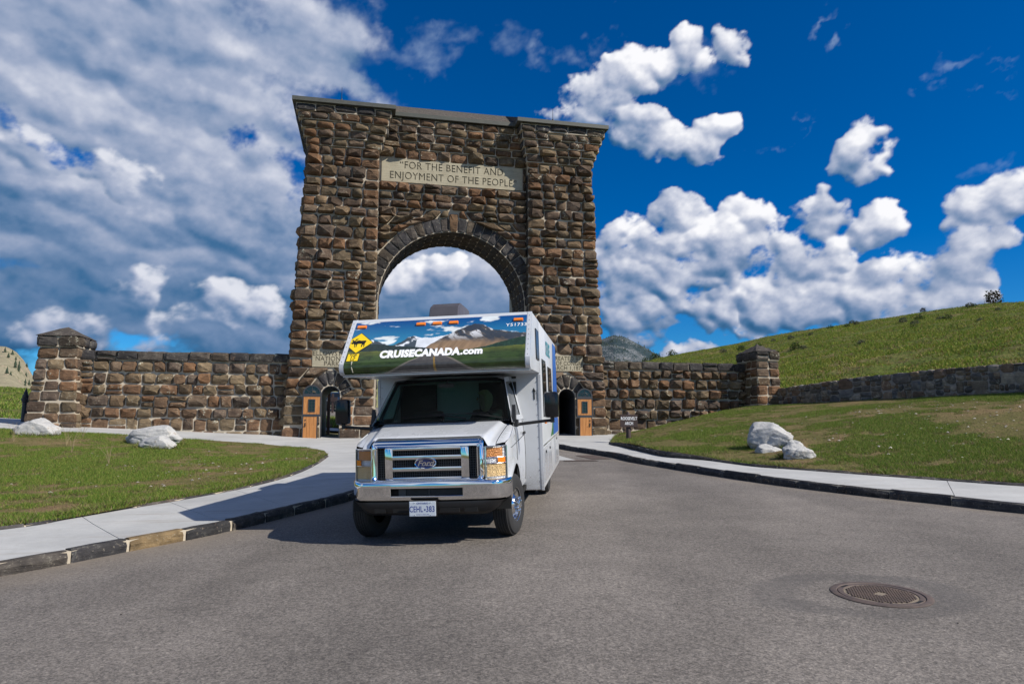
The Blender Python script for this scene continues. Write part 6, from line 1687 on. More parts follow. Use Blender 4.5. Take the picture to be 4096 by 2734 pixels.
# head turned towards the picture's left: nose, brow, hair
hc_ = Vector((-.02, -.01, .79)); look = Vector((-.86, -.5, -.04)).normalized(); sd = Vector((0, 0, 1)).cross(look).normalized()
MB().lathe([(.0, .026), (.010, .018), (.016, .0), (.012, -.014), (0, -.018)], 8, frame_m(hc_ + look * .098 + Vector((0, 0, -.012)), sd, (0, 0, 1)) @ Matrix.Rotation(R(-90), 4, 'X')).done('nose', M['skin'], per, smooth=180)
for s in (-1, 1): MB().lathe([(0, .010), (.011, 0), (0, -.010)], 10, Matrix.Translation(hc_ + look * .080 + sd * .032 * s + Vector((0, 0, .012)))).done('eye', M['black_print'], per, smooth=180)
MB().box((-.022, -.006, -.005), (.022, .006, .005), .003, frame_m(hc_ + look * .084 + Vector((0, 0, -.052)), sd, (0, 0, 1))).done('mouth', plain('lips', (.38, .10, .09), .5), per)
def hairf(u, v):
    az = u * 2 * math.pi; el = v * math.pi
    d = Vector((math.cos(az) * math.sin(el), math.sin(az) * math.sin(el), math.cos(el)))
    front = d.dot(look); rr = .112 + .012 * math.sin(az * 9 + el * 4) * math.sin(el)
    if front > .35 and d.z < .35: rr = .060
    p = hc_ + Vector((d.x * rr, d.y * rr * 1.02, d.z * (.125 if d.z > 0 else .21))) - look * .018
    return p
MB().grid(37, 19, hairf).done('hair', M['hair'], per, smooth=180, fix=True)

# ------------------------------------------------------------------ boulders
def mat_granite():
    m, t, b = new_mat('granite'); tc = t.node('ShaderNodeTexCoord'); p = tc.outputs['Object']
    n1 = t.noise(p, 2.2, 5, .6); n2 = t.noise(p, 11, 5, .65); n3 = t.noise(p, 60, 3, .7)
    c = t.mix(t.lin(n1, .3, .7), (.34, .345, .35), (.53, .525, .51)); c = t.mix(1.0, c, t.mix(n2, (.72,) * 3, (1.22,) * 3), 'MULTIPLY')
    c = t.mix(t.ss(n3, .60, .72), c, (.10, .10, .105)); c = t.mix(t.ss(t.m('MULTIPLY', n1, n2), .33, .42, 0, .6), c, (.26, .20, .14))
    t.l.new(c, b.inputs['Base Color']); b.inputs['Roughness'].default_value = .9; b.inputs['Specular IOR Level'].default_value = .2
    bp = t.node('ShaderNodeBump'); bp.inputs['Strength'].default_value = .6; bp.inputs['Distance'].default_value = .05
    t.put(bp.inputs['Height'], t.m('ADD', n2, t.m('MULTIPLY', n3, .4))); t.l.new(bp.outputs[0], b.inputs['Normal'])
    return m


M['granite'] = mat_granite()


def noise3(p, f, s):
    return (vnoise(p[:, 0] * f + s, p[:, 1] * f + p[:, 2] * f * .7 + s, s) + vnoise(p[:, 2] * f + s * 2, p[:, 0] * f * .8 - p[:, 1] * f + s, s + 5)) / 2 - .5


def boulder(loc, dim, rz, seed, label, cuts, group=None):
    bm = bmesh.new(); bmesh.ops.create_icosphere(bm, subdivisions=5, radius=1)
    V = np.array([v.co[:] for v in bm.verts]); F = [[v.index for v in f.verts] for f in bm.faces]; bm.free()
    gq = random.Random(seed * 7)
    cuts = list(cuts) + [((gq.gauss(0, 1), gq.gauss(0, 1), gq.gauss(.2, 1)), gq.uniform(.74, .92)) for _ in range(13)]
    for (n, d) in cuts:
        n = np.array(n, float); n /= np.linalg.norm(n); k = V @ n; m = k > d; V[m] -= np.outer((k[m] - d) * .93, n)
    D = V / np.linalg.norm(V, axis=1)[:, None]
    V = V * (1 + .26 * noise3(V, 1.6, seed) + .12 * noise3(V, 4.0, seed + 3) + .06 * noise3(V, 11, seed + 7))[:, None]
    cr = np.abs(noise3(V, 2.1, seed + 11)); V = V * (1 - .10 * np.exp(-(cr / .022) ** 2))[:, None]
    V = V * np.array(dim); c, s = math.cos(R(rz)), math.sin(R(rz))
    V = np.stack([V[:, 0] * c - V[:, 1] * s, V[:, 0] * s + V[:, 1] * c, V[:, 2]], 1)
    o = mesh_np('boulder', V, np.array(F), M['granite'], smooth=180); o.location = (loc[0], loc[1], loc[2] - .04)
    tag(o, label, 'boulder', group); return o


def on_right(x, y, dz=0.0): return (x, y, float(lawn_right_z(np.array([x]), np.array([y]))[0]) + dz)
def on_left(x, y, dz=0.0): return (x, y, float(lawn_left_z(x, y)) + dz)


boulder(on_left(-12.1, 23.25, .27), (.92, .50, .44), -6, 3, 'long flat-topped pale boulder, back one of the pair on the left lawn', [((-.05, -.35, 1), .70), ((.35, -1, .25), .70), ((1, .1, .5), .8), ((-1, -.3, .5), .82)])
boulder(on_left(-11.3, 22.0, .19), (.66, .36, .34), -10, 9, 'lower pale boulder leaning in front of the pair on the left lawn', [((-.5, -.4, 1), .58), ((.9, -.2, .7), .66), ((0, -1, .25), .66)])
boulder(on_left(-16.75, 24.3, .20), (.76, .50, .52), 10, 15, 'humped pale boulder before the left end pillar', [((.5, -.3, 1), .62), ((-.7, -.2, 1), .68), ((0, -1, .1), .7)])
boulder(on_right(7.22, 19.45, .34), (.66, .42, .46), -22, 21, 'largest white boulder on the right bank', [((-.1, -.5, 1), .70), ((.7, -.4, .75), .72), ((0, -1, .15), .62), ((-1, 0, .2), .80)])
boulder(on_right(6.98, 18.86, .03), (.40, .24, .22), 0, 27, 'tan-stained slab at the foot of the largest white boulder', [((.1, -.8, 1), .7), ((0, -1, 0), .7)])
boulder(on_right(7.78, 18.95, .06), (.27, .24, .22), 30, 33, 'small grey boulder wedged between the two white ones', [((-.4, -.5, 1), .7)])
boulder(on_right(7.17, 17.35, .13), (.44, .30, .27), -6, 39, 'low pitted white boulder nearest the right sidewalk', [((.1, -.4, 1), .66), ((1, 0, .6), .74)])


# ------------------------------------------------------------------ arch name sign
sx, sy = 4.60, 27.2
sp = on_right(sx, sy); sg = empty('name_sign', loc=(sx, sy, sp[2] - .05), rz=R(4)); tag(sg, 'small brown name board on a round post beside the right pier', 'sign')
M['brown_board'] = plain('brown_board', (.045, .028, .026), .65, var=.15, scale=8)
MB().lathe([(.095, -.2), (.095, .98), (.06, 1.05), (.0, 1.12)], 18).done('post', M['brown_board'], sg, smooth=40)
bd_ = MB().box((-.345, -.135, .50), (.345, -.095, .99), .008).done('board', M['brown_board'], sg)
for body, z in (('ROOSEVELT', .835), ('ARCH', .645)):
    lettering(body, .168, frame_m((0, -.1365, z), (1, 0, 0), (0, 0, 1)), M['white_print'], bd_, bold=.003, xscale=.72)

# ------------------------------------------------------------------ iron gate post at the far left
bp_ = empty('iron_post', loc=(-21.75, 30.6, 1.9)); tag(bp_, 'black iron gate post with a pointed finial left of the end pillar', 'post')
MB().lathe([(.13, -.4), (.13, .1), (.11, .14), (.105, 1.05), (.14, 1.09), (.14, 1.15), (.165, 1.17), (.165, 1.21), (.12, 1.25)], 18).done('shaft', M['iron'], bp_, smooth=40)
MB().lathe([(.12, 1.25), (.135, 1.30), (.06, 1.48), (.075, 1.50), (.045, 1.55), (.03, 1.62), (0, 1.72)], 18).done('finial', M['iron'], bp_, smooth=40)

# ------------------------------------------------------------------ manhole
mx_, my_ = 3.24, 6.23; mz = float(road_z(mx_, my_)); sl_x = (float(road_z(mx_ + .3, my_)) - mz) / .3; sl_y = .036
MM = frame_m((mx_, my_, mz), (1, 0, sl_x), (0, 1, sl_y)) @ Matrix.Rotation(R(38), 4, 'Z')
rust, t, b = new_mat('rusty_iron'); tcn = t.node('ShaderNodeTexCoord'); n1 = t.noise(tcn.outputs['Object'], 7, 5, .65); n2 = t.noise(tcn.outputs['Object'], 60, 3, .6)
c = t.mix(t.lin(n1, .3, .7), (.078, .062, .057), (.135, .098, .080)); c = t.mix(1.0, c, t.mix(n2, (.7,) * 3, (1.3,) * 3), 'MULTIPLY'); t.l.new(c, b.inputs['Base Color']); b.inputs['Roughness'].default_value = .7; b.inputs['Metallic'].default_value = .25
M['rust'] = rust; M['grit'] = plain('grit', (.20, .165, .125), .95, var=.45, scale=60, bump=.4)
mh = empty('manhole_cover', MM); tag(mh, 'round rusty iron manhole cover with raised studs in the road', 'manhole')
MB().lathe([(.405, -.06), (.405, .006), (.398, .010), (.352, .010), (.346, .004), (.346, -.05)], 56).done('frame', M['rust'], mh, smooth=30)
MB().lathe([(.341, -.05), (.341, .004), (.337, .008), (.300, .008), (.296, .001), (0, .001)], 56).done('cover', M['rust'], mh, smooth=30)
MB().lathe([(.294, .0022), (0, .0024)], 40).done('grit', M['grit'], mh)
mb = MB()
for i in range(-7, 8):
    for j in range(-11, 12):
        x, y = i * .040 + (.0 if j % 2 else .0), j * .0255
        if math.hypot(x, y) < .275 and not (abs(x) < .07 and abs(y) < .05): mb.box((x - .0135, y - .007, .001), (x + .0135, y + .007, .0125), 0)
mb.done('stud', M['rust'], mh)
for q in (0, 180):
    MB().box((-.05, -.012, .008), (.05, .012, .0095), 0, Matrix.Rotation(R(q), 4, 'Z') @ Matrix.Translation((0, .318, 0))).done('lifting_slot', M['dark'], mh)

# ------------------------------------------------------------------ drain plates and the concrete apron by the right kerb
def plate(name, P, dz, label, cat):
    P = np.array(P); n = 12; V = []
    for j in range(n):
        for i in range(n):
            u, v = i / (n - 1), j / (n - 1); p = (P[0] * (1 - u) + P[1] * u) * (1 - v) + (P[3] * (1 - u) + P[2] * u) * v
            V.append((p[0], p[1], float(road_z(p[0], p[1])) + dz))
    o = mesh_np(name, np.array(V), quads(n, n), M['rust'] if cat else M['concrete'])
    if cat:
        tag(o, label, cat); Vd = []; Fd = []
        for j in range(1, 13):
            for i in range(1, 19):
                u, v = i / 19, j / 13; p = (P[0] * (1 - u) + P[1] * u) * (1 - v) + (P[3] * (1 - u) + P[2] * u) * v; z = float(road_z(p[0], p[1])) + dz
                k = len(Vd); r_ = .012
                Vd += [(p[0] - r_, p[1] - r_, z), (p[0] + r_, p[1] - r_, z), (p[0] + r_, p[1] + r_, z), (p[0] - r_, p[1] + r_, z), (p[0], p[1], z + .008)]
                Fd += [(k, k + 1, k + 4), (k + 1, k + 2, k + 4), (k + 2, k + 3, k + 4), (k + 3, k, k + 4)]
        s_ = mesh_np('dome', np.array(Vd), Fd, M['rust'], o); s_['kind'] = 'stuff'
    else: tag(o, label, None, None, 'structure')
    return o


plate('tactile_plate', [(2.45, 20.9), (3.05, 21.1), (2.62, 22.6), (2.05, 22.4)], .012, 'rust-brown studded iron plate beside the right kerb', 'plate')
plate('tactile_plate', [(1.55, 20.15), (2.55, 20.25), (2.45, 20.55), (1.5, 20.5)], .012, 'rust-brown studded plate at the edge of the concrete apron', 'plate')
plate('pavement', [(-1.2, 20.6), (1.9, 20.6), (1.5, 22.6), (-1.4, 22.6)], .006, 'pale concrete apron crossing the road behind the motorhome', None)

# ------------------------------------------------------------------ seen through the left doorway
wp_ = ARCH_M @ Vector((-DX - .34, DEPTH + .75, 0))
MB_post = MB().box((-.07, -.07, -.2), (.07, .07, 2.7), .008).done('wooden_post', plain('post_brown', (.16, .085, .06), .7, var=.2, scale=6), None); MB_post.location = (wp_.x, wp_.y, 1.45); tag(MB_post, 'dark brown wooden post standing behind the left doorway', 'post')
cs = empty('trail_sign', loc=(-15.05, 57.5, float(road_z(-15, 57.5)) + .38)); tag(cs, 'dark cross-shaped sign on a post beyond the left doorway', 'sign')
MB().box((-.07, -.07, -.2), (.07, .07, 1.62)).done('post', M['brown_board'], cs); MB().box((-.42, -.10, .95), (.42, -.071, 1.32)).done('board', M['brown_board'], cs)

M['car_paint'] = plain('car_paint', (.020, .035, .060), .22, coat=1.0); M['car_paint_b'] = plain('car_paint_grey', (.10, .11, .12), .25, coat=1.0)


def suv(loc, rz, paint, label):
    c_ = empty('parked_car', loc=loc, rz=rz); tag(c_, label, 'car', 'cars parked beyond the arch')
    Ln = [(-2.3, .55), (-2.32, .85), (-2.15, 1.02), (-1.15, 1.12), (-.45, 1.62), (.2, 1.70), (1.5, 1.66), (2.15, 1.15), (2.28, .95), (2.28, .5)]
    V = []; F = []; n = len(Ln)
    for x, k in ((-.93, 0), (-.90, 1), (.90, 1), (.93, 0)):
        for (y, z) in Ln:
            top = max(0, (z - 1.1) / .6); xx = x * (1 - .16 * top); V.append((xx, y * (1 if k else .985), z))
    for i in range(3):
        for j in range(n - 1): F.append((i * n + j, (i + 1) * n + j, (i + 1) * n + j + 1, i * n + j + 1))
    F += [tuple(range(n)), tuple(3 * n + j for j in range(n - 1, -1, -1)), (0, 3 * n, 3 * n + n - 1, n - 1)]
    mb = MB(); mb.add(V, F); mb.done('body', paint, c_, smooth=30)
    MB().add([(-.76, -1.10, 1.155), (.76, -1.10, 1.155), (.70, -.50, 1.595), (-.70, -.50, 1.595)], [(0, 1, 2, 3)]).done('windscreen', M['dark_glass'], c_, fix=False)
    for s in (-1, 1):
        MB().add([(s * .925, -.85, 1.14), (s * .925, 1.7, 1.14), (s * .80, 1.45, 1.58), (s * .80, -.42, 1.58)], [(0, 1, 2, 3)]).done('side_window', M['dark_glass'], c_, fix=False)
        MB().box((s * .70 - .17, -2.335, .78), (s * .70 + .17, -2.27, .92), .02).done('headlight', M['reflector'], c_)
        MB().box((s * 1.02 - .10, -.80, 1.08), (s * 1.02 + .10, -.70, 1.24), .02).done('mirror', M['black_plastic'], c_)
        for y in (-1.42, 1.42):
            w = MB().lathe([(.0, .0), (.21, .0), (.22, .03), (.33, .03), (.36, .0), (.36, -.20), (.2, -.22)], 24, Matrix.Translation((s * .93, y, .36)) @ Matrix.Rotation(R(90) * s, 4, 'Y')).done('wheel', M['rubber'], c_, smooth=40)
    MB().box((-.45, -2.335, .62), (.45, -2.28, .90), .02).done('grille', M['black_plastic'], c_)
    MB().box((-.9, -2.36, .45), (.9, -2.2, .62), .03).done('bumper', M['black_plastic'], c_)
    return c_


gz_ = lambda x, y: float(road_z(x, y)) + .02 + float(left_rise(x, y))
suv((-15.55, 62.0, gz_(-15.55, 62.0)), R(6), M['car_paint'], 'dark blue car facing the left doorway from the lot beyond')
suv((-16.3, 69.5, gz_(-16.3, 69.5)), R(6), M['car_paint_b'], 'grey car showing its roof behind the dark blue car')

# ------------------------------------------------------------------ grass
def mat_blades():
    m, t, b = new_mat('grass_blade'); at = t.node('ShaderNodeAttribute', attribute_name='tone'); t.l.new(at.outputs['Color'], b.inputs['Base Color'])
    b.inputs['Roughness'].default_value = .7; b.inputs['Specular IOR Level'].default_value = .15
    tr = t.node('ShaderNodeBsdfTranslucent'); t.l.new(at.outputs['Color'], tr.inputs[0]); mx = t.node('ShaderNodeMixShader'); mx.inputs[0].default_value = .25
    o = m.node_tree.nodes['Material Output']; t.l.new(b.outputs[0], mx.inputs[1]); t.l.new(tr.outputs[0], mx.inputs[2]); t.l.new(mx.outputs[0], o.inputs[0])
    return m


M['blade'] = mat_blades()
GREEN = np.array([(.105, .195, .024), (.150, .230, .034), (.080, .160, .026), (.200, .245, .048), (.24, .24, .07)])
DRYG = np.array([(.22, .17, .085), (.17, .12, .065), (.26, .21, .12), (.13, .10, .06)])


def grass(name, G, n, h, w, label, seed, dry0=.0, sel=None, bare=.0, tint=(1, 1, 1)):
    """G: (rows, cols, 3) surface grid; blades sown over it, thinner and browner in patches"""
    g = np.random.default_rng(seed)
    a, b_, c, d = G[:-1, :-1], G[:-1, 1:], G[1:, 1:], G[1:, :-1]
    area = np.linalg.norm(np.cross(c - a, d - b_), axis=-1) * .5
    cen = (a + b_ + c + d) / 4
    if sel is not None: area = area * sel(cen)
    p = area.ravel() / area.sum(); k = g.choice(len(p), n, p=p); u, v = g.random(n)[:, None], g.random(n)[:, None]
    A, B, C, D = (q.reshape(-1, 3)[k] for q in (a, b_, c, d)); P = (A * (1 - u) + B * u) * (1 - v) + (D * (1 - u) + C * u) * v
    m1 = fbm(P[:, 0] * .45, P[:, 1] * .45, 4, .55, seed + 1); m2 = fbm(P[:, 0] * 1.9, P[:, 1] * 1.9, 4, .55, seed + 2)
    br = (m1 - .5) * 3.0 + (m2 - .5) * 2.6 + dry0
    keep = g.random(n) > np.clip((br - .15 + bare) * 1.8, 0, .88); P, br, m1, m2 = P[keep], br[keep], m1[keep], m2[keep]; n = len(P)
    H = h * (.45 + 1.1 * g.random(n)) * (.65 + .9 * m2) * np.clip(1.05 - br * .7, .35, 1.3); W = w * (.6 + .8 * g.random(n))
    th = g.random(n) * 6.283; lean = H * (.25 + .8 * g.random(n)); ld = g.random(n) * 6.283
    dx, dy = np.cos(th) * W / 2, np.sin(th) * W / 2
    z0 = np.full(n, -.01)
    V = np.stack([np.stack([P[:, 0] - dx, P[:, 1] - dy, P[:, 2] + z0], -1), np.stack([P[:, 0] + dx, P[:, 1] + dy, P[:, 2] + z0], -1), np.stack([P[:, 0] + np.cos(ld) * lean, P[:, 1] + np.sin(ld) * lean, P[:, 2] + H], -1)], 1).reshape(-1, 3)
    F = np.arange(3 * n).reshape(n, 3)
    isdry = g.random(n) < np.clip(.10 + br * .9, .03, .92)
    col = np.where(isdry[:, None], DRYG[g.integers(0, len(DRYG), n)], GREEN[g.integers(0, len(GREEN), n)]) * (.7 + .6 * g.random(n))[:, None] * np.array(tint)
    o = mesh_np(name, V, F, M['blade'], col=np.repeat(col, 3, 0)); tag(o, label, None, None, 'stuff'); return o


inview = lambda c: (np.abs(c[..., 0]) < c[..., 1] * .80 + 1.5).astype(float)
grass('grass', np.stack([LX, LY, lawn_left_z(LX, LY)], -1), 430000, .038, .011, 'short patchy grass growing on the left lawn', 101, .22, sel=lambda c: inview(c) * np.clip(14 / np.maximum(c[..., 1], 6), .5, 2.0))
grass('grass', np.stack([LX2, LY2, LZ2], -1), 540000, .040, .012, 'short patchy grass growing on the right bank', 102, .27, sel=lambda c: inview(c) * np.clip(18 / np.maximum(c[..., 1], 8), .55, 2.0))
grass('grass', HV[:70], 300000, .10, .055, 'rough tufted grass covering the right hillside', 103, .16, tint=(1.22, 1.08, .9), sel=lambda c: inview(c) * np.clip(40 / np.maximum(c[..., 1], 20), .35, 1.6))
def fringe(L, zfn, off0, off1, n, h, w, label, seed):
    g = np.random.default_rng(seed); a = arclen(L); q = g.random(n) * a[-1]; keep = fbm(q * 1.3, q * 0, 4, .6, seed) > .42; q = q[keep]; n = len(q)
    T = np.gradient(L, axis=0); T /= np.linalg.norm(T, axis=1)[:, None]; N = np.stack([-T[:, 1], T[:, 0]], 1)
    P = np.stack([np.interp(q, a, L[:, k]) + np.interp(q, a, N[:, k]) * (o_) for k, o_ in ((0, g.uniform(off0, off1, n)), (1, 0))], -1) if False else None
    o_ = g.uniform(off0, off1, n); X = np.interp(q, a, L[:, 0]) + np.interp(q, a, N[:, 0]) * o_; Y = np.interp(q, a, L[:, 1]) + np.interp(q, a, N[:, 1]) * o_
    Z = zfn(X, Y); H = h * (.5 + g.random(n)); th = g.random(n) * 6.283; W = w * (.6 + .8 * g.random(n)); ld = g.random(n) * 6.283; le = H * (.4 + .9 * g.random(n))
    V = np.stack([np.stack([X - np.cos(th) * W / 2, Y - np.sin(th) * W / 2, Z], -1), np.stack([X + np.cos(th) * W / 2, Y + np.sin(th) * W / 2, Z], -1), np.stack([X + np.cos(ld) * le, Y + np.sin(ld) * le, Z + H], -1)], 1).reshape(-1, 3)
    col = np.where((g.random(n) < .35)[:, None], DRYG[g.integers(0, len(DRYG), n)], GREEN[g.integers(0, len(GREEN), n)]) * (.7 + .6 * g.random(n))[:, None]
    o = mesh_np('grass', V, np.arange(3 * n).reshape(n, 3), M['blade'], col=np.repeat(col, 3, 0)); tag(o, label, None, None, 'stuff')


fringe(IL, lawn_left_z, .05, .22, 9000, .085, .014, 'longer grass spilling over the edging of the left lawn', 111)
fringe(IR, lawn_right_z, -.24, -.06, 9000, .085, .014, 'longer grass spilling over the edging of the right lawn', 112)
for k_, (bx_, by_, br_, fn_) in enumerate(((-12.1, 23.25, .95, lawn_left_z), (-11.3, 22.0, .65, lawn_left_z), (-16.75, 24.3, .75, lawn_left_z), (7.28, 19.45, .65, lawn_right_z), (7.2, 17.35, .45, lawn_right_z))):
    cq = np.linspace(0, 6.283, 40); fringe(np.stack([bx_ + np.cos(cq) * br_, by_ + np.sin(cq) * br_ * .62], -1), fn_, -.10, .12, 1100, .13, .02, 'longer grass around the foot of ' + ['the long flat boulder', 'the lower left boulder', 'the humped boulder', 'the largest white boulder', 'the low pitted boulder'][k_], 120 + k_)
# meadow beyond the left wall
mxx = np.linspace(-75, -17, 50); myy = np.linspace(30, 78, 50); QX, QY = np.meshgrid(mxx, myy)
meadow = np.stack([QX, QY, road_z(QX, QY) - .06 + left_rise(QX, QY)], -1)
md_ = mesh_np('meadow', meadow.reshape(-1, 3), quads(50, 50), M['hill'], smooth=180); tag(md_, 'green meadow rising beyond the left end pillar', None, None, 'structure')
grass('grass', meadow, 60000, .12, .07, 'rough grass on the meadow beyond the left pillar', 104, .05, sel=lambda c: inview(c))
st_ = np.stack(np.meshgrid(np.linspace(-16, -8, 12), np.linspace(41.5, 48.5, 12)), -1); strip = np.concatenate([st_, (road_z(st_[..., 0], st_[..., 1]) + left_rise(st_[..., 0], st_[..., 1]) - .05)[..., None]], -1)
sm_ = mesh_np('lawn', strip.reshape(-1, 3), quads(12, 12), M['turf'], smooth=180); tag(sm_, 'strip of green turf behind the left doorway', None, None, 'structure')
grass('grass', strip, 14000, .22, .05, 'green grass strip behind the left doorway', 105, -.3)
sw3 = np.stack(np.meshgrid(np.linspace(-12, -6.3, 8), np.linspace(37.5, 39.6, 4)), -1); s3 = mesh_np('pavement', np.concatenate([sw3, (road_z(sw3[..., 0], sw3[..., 1]) + left_rise(sw3[..., 0], sw3[..., 1]) + .02)[..., None]], -1).reshape(-1, 3), quads(8, 4), M['concrete']); tag(s3, 'pale path behind the left doorway', None, None, 'structure')

# ------------------------------------------------------------------ shrubs, weeds, pebbles, far trees
def bush_mesh(name, seed, n, cols, asp=.75):
    g = np.random.default_rng(seed); q = g.normal(size=(n, 3)); q /= np.linalg.norm(q, axis=1)[:, None]; rr = .45 + .55 * g.random(n) ** .5
    cl = 1 + .35 * (vnoise(q[:, 0] * 3 + 5, q[:, 1] * 3 + q[:, 2] * 2, seed) - .5) * 2
    P = q * (rr * cl)[:, None] * np.array([1, 1, asp]); P[:, 2] += asp * .75
    s = .09 + .08 * g.random(n); a = g.normal(size=(n, 3)) * s[:, None]; b_ = g.normal(size=(n, 3)) * s[:, None]
    V = np.stack([P - a * .5, P + a * .5, P + b_], 1).reshape(-1, 3); V[:, 2] = np.maximum(V[:, 2], -.05)
    col = np.array(cols)[g.integers(0, len(cols), n)] * (.7 + .6 * g.random(n))[:, None]
    me = mesh_np(name, V, np.arange(3 * n).reshape(n, 3), M['blade'], col=np.repeat(col, 3, 0)); return me


sage_cols = [(.10, .11, .075), (.13, .13, .09), (.075, .09, .05)]; green_cols = [(.045, .075, .018), (.06, .09, .025), (.035, .055, .015)]; dark_cols = [(.05, .045, .03), (.035, .05, .02), (.07, .045, .03)]
protos = [bush_mesh('foliage', 7, 420, sage_cols), bush_mesh('foliage', 8, 420, green_cols), bush_mesh('foliage', 9, 520, dark_cols, 1.0)]
stem = MB().tube([(0, 0, -.2), (.02, 0, .35), (.05, .03, .8)], [.05, .035, .015], 6).tube([(.02, 0, .3), (-.2, .1, .8)], [.03, .012], 5).tube([(.01, 0, .25), (.18, -.15, .75)], [.03, .012], 5).done('stem', plain('twig', (.09, .065, .045), .9), None)
proto_me = [p.data for p in protos]; stem_me = stem.data
for p in protos + [stem]: bpy.data.objects.remove(p)


def shrub(kind, loc, size, label, group):
    e_ = empty('shrub', loc=loc, rz=RND.uniform(0, 6.28)); e_.scale = (size, size, size * RND.uniform(.8, 1.15)); tag(e_, label, 'shrub', group)
    for nm, me in (('foliage', proto_me[kind]), ('stem', stem_me)):
        o = bpy.data.objects.new(nm, me); link(o, e_)


HG = HV[:70]
def hill_at(t, w):
    """point on the hill: t = x/y as seen from the road, w 0..1 from its foot to the crest"""
    j = int(round(w * 69)); row = HG[j]; k = int(np.argmin(np.abs(row[:, 0] / np.maximum(row[:, 1], .1) - t))); return row[k]


shrub(2, hill_at(.717, 1.0) + np.array([0, 0, -.1]), .95, 'dark twiggy shrub on the skyline near the right edge', None)
shrub(2, hill_at(.612, 1.0), .36, 'small dark shrub on the skyline left of the big one', None)
shrub(0, hill_at(.50, .99), .38, 'pale shrub on the skyline above the low wall', None)
for tt, sz, lb in ((.197, .55, 'small leafy shrub nearest the mountain on the hill skyline'), (.212, .95, 'largest leafy shrub on the hill skyline beside the mountain'), (.236, .7, 'leafy shrub on the hill skyline, farthest from the mountain')): shrub(1, hill_at(tt, 1.0) + np.array([0, 0, -.2]), sz, lb, 'shrubs where the hill meets the mountain')
for i in range(26):
    tt = RND.uniform(.30, .78); ww = RND.uniform(.45, .97); shrub(0 if RND.random() < .7 else 1, hill_at(tt, ww) + np.array([0, 0, -.08]), RND.uniform(.26, .50), 'low grey-green sagebrush clump on the right hillside', 'sagebrush on the hillside')

M['straw'] = plain('straw', (.34, .27, .15), .9, var=.2)
for i, (x, y) in enumerate(((-13.0, 20.4), (-14.2, 22.0), (-10.6, 18.2), (-12.4, 23.9), (-15.2, 24.4), (-16.2, 22.4))):
    g = random.Random(i + 50); z = on_left(x, y)[2]; mb = MB()
    for k in range(5):
        a = g.uniform(0, 6.28); l = g.uniform(.12, .38); hgt = g.uniform(.3, .75)
        mb.tube([(0, 0, 0), (math.cos(a) * l * .3, math.sin(a) * l * .3, hgt * .55), (math.cos(a) * l, math.sin(a) * l, hgt)], [.006, .004, .002], 4)
    o = mb.done('dry_weed', M['straw'], None); o.location = (x, y, z); tag(o, 'dry straw-coloured weed ' + ['in the middle of the left lawn', 'left of the pair of boulders, second from the lawn edge', 'nearest the road on the left lawn', 'just left of the long flat boulder', 'between the humped boulder and the end pillar', 'in front of the humped boulder'][i], 'weed', 'dry weeds in the left lawn')


def pebbles(name, fn, boxes, n, label, seed, k_=1.0, tone=(.42, .40, .36)):
    g = np.random.default_rng(seed); Vs, Fs, Cs, k = [], [], [], 0
    for i in range(n):
        x0, x1, y0, y1 = boxes[g.integers(len(boxes))]; x, y = g.uniform(x0, x1), g.uniform(y0, y1); z = float(np.ravel(fn(np.array([x]), np.array([y])))[0]); s = (.012 + .035 * g.random() ** 2) * k_
        P = np.array([(1, 0, 0), (-1, 0, 0), (0, 1, 0), (0, -1, 0), (0, 0, .8), (.6, .6, .3), (-.6, .5, .3), (-.5, -.6, .3), (.6, -.5, .35)]) * s * g.uniform(.7, 1.3, (9, 3)) + np.array([x, y, z + s * .25])
        F = np.array([(0, 5, 4), (5, 2, 4), (2, 6, 4), (6, 1, 4), (1, 7, 4), (7, 3, 4), (3, 8, 4), (8, 0, 4)]); Vs.append(P); Fs.append(F + k); Cs.append(np.tile(np.array(tone) * g.uniform(.4, 1.2), (9, 1))); k += 9
    o = mesh_np(name, np.concatenate(Vs), np.concatenate(Fs), M['rubble'], col=np.concatenate(Cs), attrs={'lichen': 0.0}); tag(o, label, None, None, 'stuff')


pebbles('pebbles', lawn_left_z, [(-13, -6, 13, 22), (-9, -5.8, 14, 20)], 160, 'scattered pale pebbles in the left lawn', 5)
pebbles('pebbles', lawn_right_z, [(6.5, 16, 17, 28), (9, 14, 15, 20), (12, 17, 20, 26)], 320, 'scattered pale pebbles on the right bank', 6)
pebbles('road_grit', lambda x, y: road_z(x, y), [(-4, 5, 4.6, 9), (-6, -2.8, 6, 12), (0, 5, 5, 14)], 160, 'loose dark grit on the asphalt', 8, .22, (.03, .028, .027))

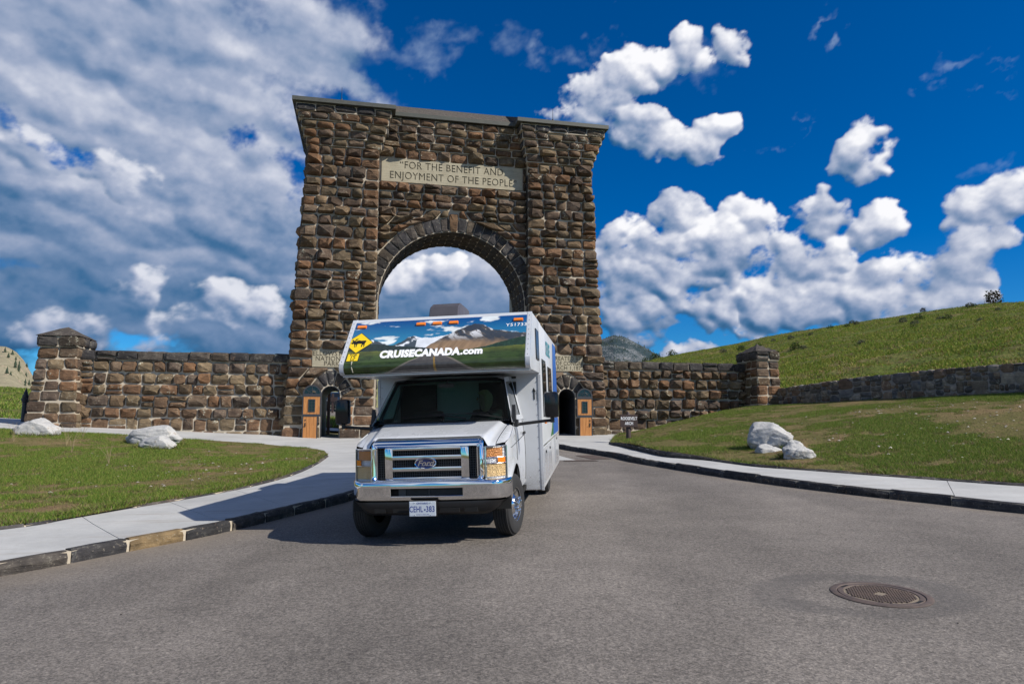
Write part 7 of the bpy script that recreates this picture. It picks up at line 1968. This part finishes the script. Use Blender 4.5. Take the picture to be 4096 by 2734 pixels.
# conifers
def conifer_mesh(seed):
    g = random.Random(seed); mb = MB()
    for k in range(6):
        z0 = .12 + k * .14; r0 = .30 * (1 - k / 6.6); n = 9; V = [(0, 0, z0 + .30)]
        for i in range(n): a = 6.283 * i / n; rr = r0 * g.uniform(.7, 1.2); V.append((rr * math.cos(a), rr * math.sin(a), z0 + g.uniform(-.03, .03)))
        mb.add(V, [(0, 1 + i, 1 + (i + 1) % n) for i in range(n)])
    o = mb.done('crown', plain('needles', (.030, .050, .028), .95, var=.4, scale=3), None, fix=False); me = o.data; bpy.data.objects.remove(o)
    o = MB().tube([(0, 0, -.05), (0, 0, .35)], [.035, .025], 6).done('trunk', plain('bark', (.07, .05, .035), .95), None); mt = o.data; bpy.data.objects.remove(o); return me, mt


CM = [conifer_mesh(k) for k in (1, 2, 3)]
rows = MTL[:70]
for i in range(22):
    g = random.Random(200 + i); tt = g.choice([g.uniform(-.745, -.700), g.uniform(-.735, -.705), g.uniform(-.79, -.70)]); ww = g.uniform(.55, .98)
    row = rows[int(ww * 69)]; k = int(np.argmin(np.abs(row[:, 0] / row[:, 1] - tt))); s = g.uniform(4.5, 8)
    e_ = empty('conifer', loc=row[k] + np.array([0, 0, -.5]), rz=g.uniform(0, 6.28)); e_.scale = (s, s, s); tag(e_, 'tiny dark conifer on the tan mountain at the left edge', 'tree', 'conifers on the tan mountain')
    me, mt = CM[i % 3]
    for nm, d in (('crown', me), ('trunk', mt)): o = bpy.data.objects.new(nm, d); link(o, e_)
# the wooded mountain's far-off trees read as one mass
g = np.random.default_rng(77); rows = MTR[:70]; Vs, Fs, k = [], [], 0
for i in range(4200):
    j = g.integers(20, 70); row = rows[j]; q = row[g.integers(0, row.shape[0] - 1)] + g.uniform(-8, 8, 3) * np.array([1, 1, 0]); t_ = q[0] / q[1]
    if not .09 < t_ < .25 or fbm(q[0] * .006, q[1] * .004, 4, .6, 5) < .47: continue
    s = g.uniform(3.5, 6.5); a = np.arange(5) * 1.2566; base_ = np.stack([q[0] + np.cos(a) * s * .32, q[1] + np.sin(a) * s * .32, np.full(5, q[2] - 1)], -1)
    Vs.append(np.concatenate([base_, [[q[0], q[1], q[2] + s]]])); Fs.append(np.array([(i_, (i_ + 1) % 5, 5) for i_ in range(5)]) + k); k += 6
o = mesh_np('forest', np.concatenate(Vs), np.concatenate(Fs), plain('far_needles', (.030, .048, .036), .95), None); tag(o, 'dark conifers scattered over the far rocky mountain', None, None, 'stuff')
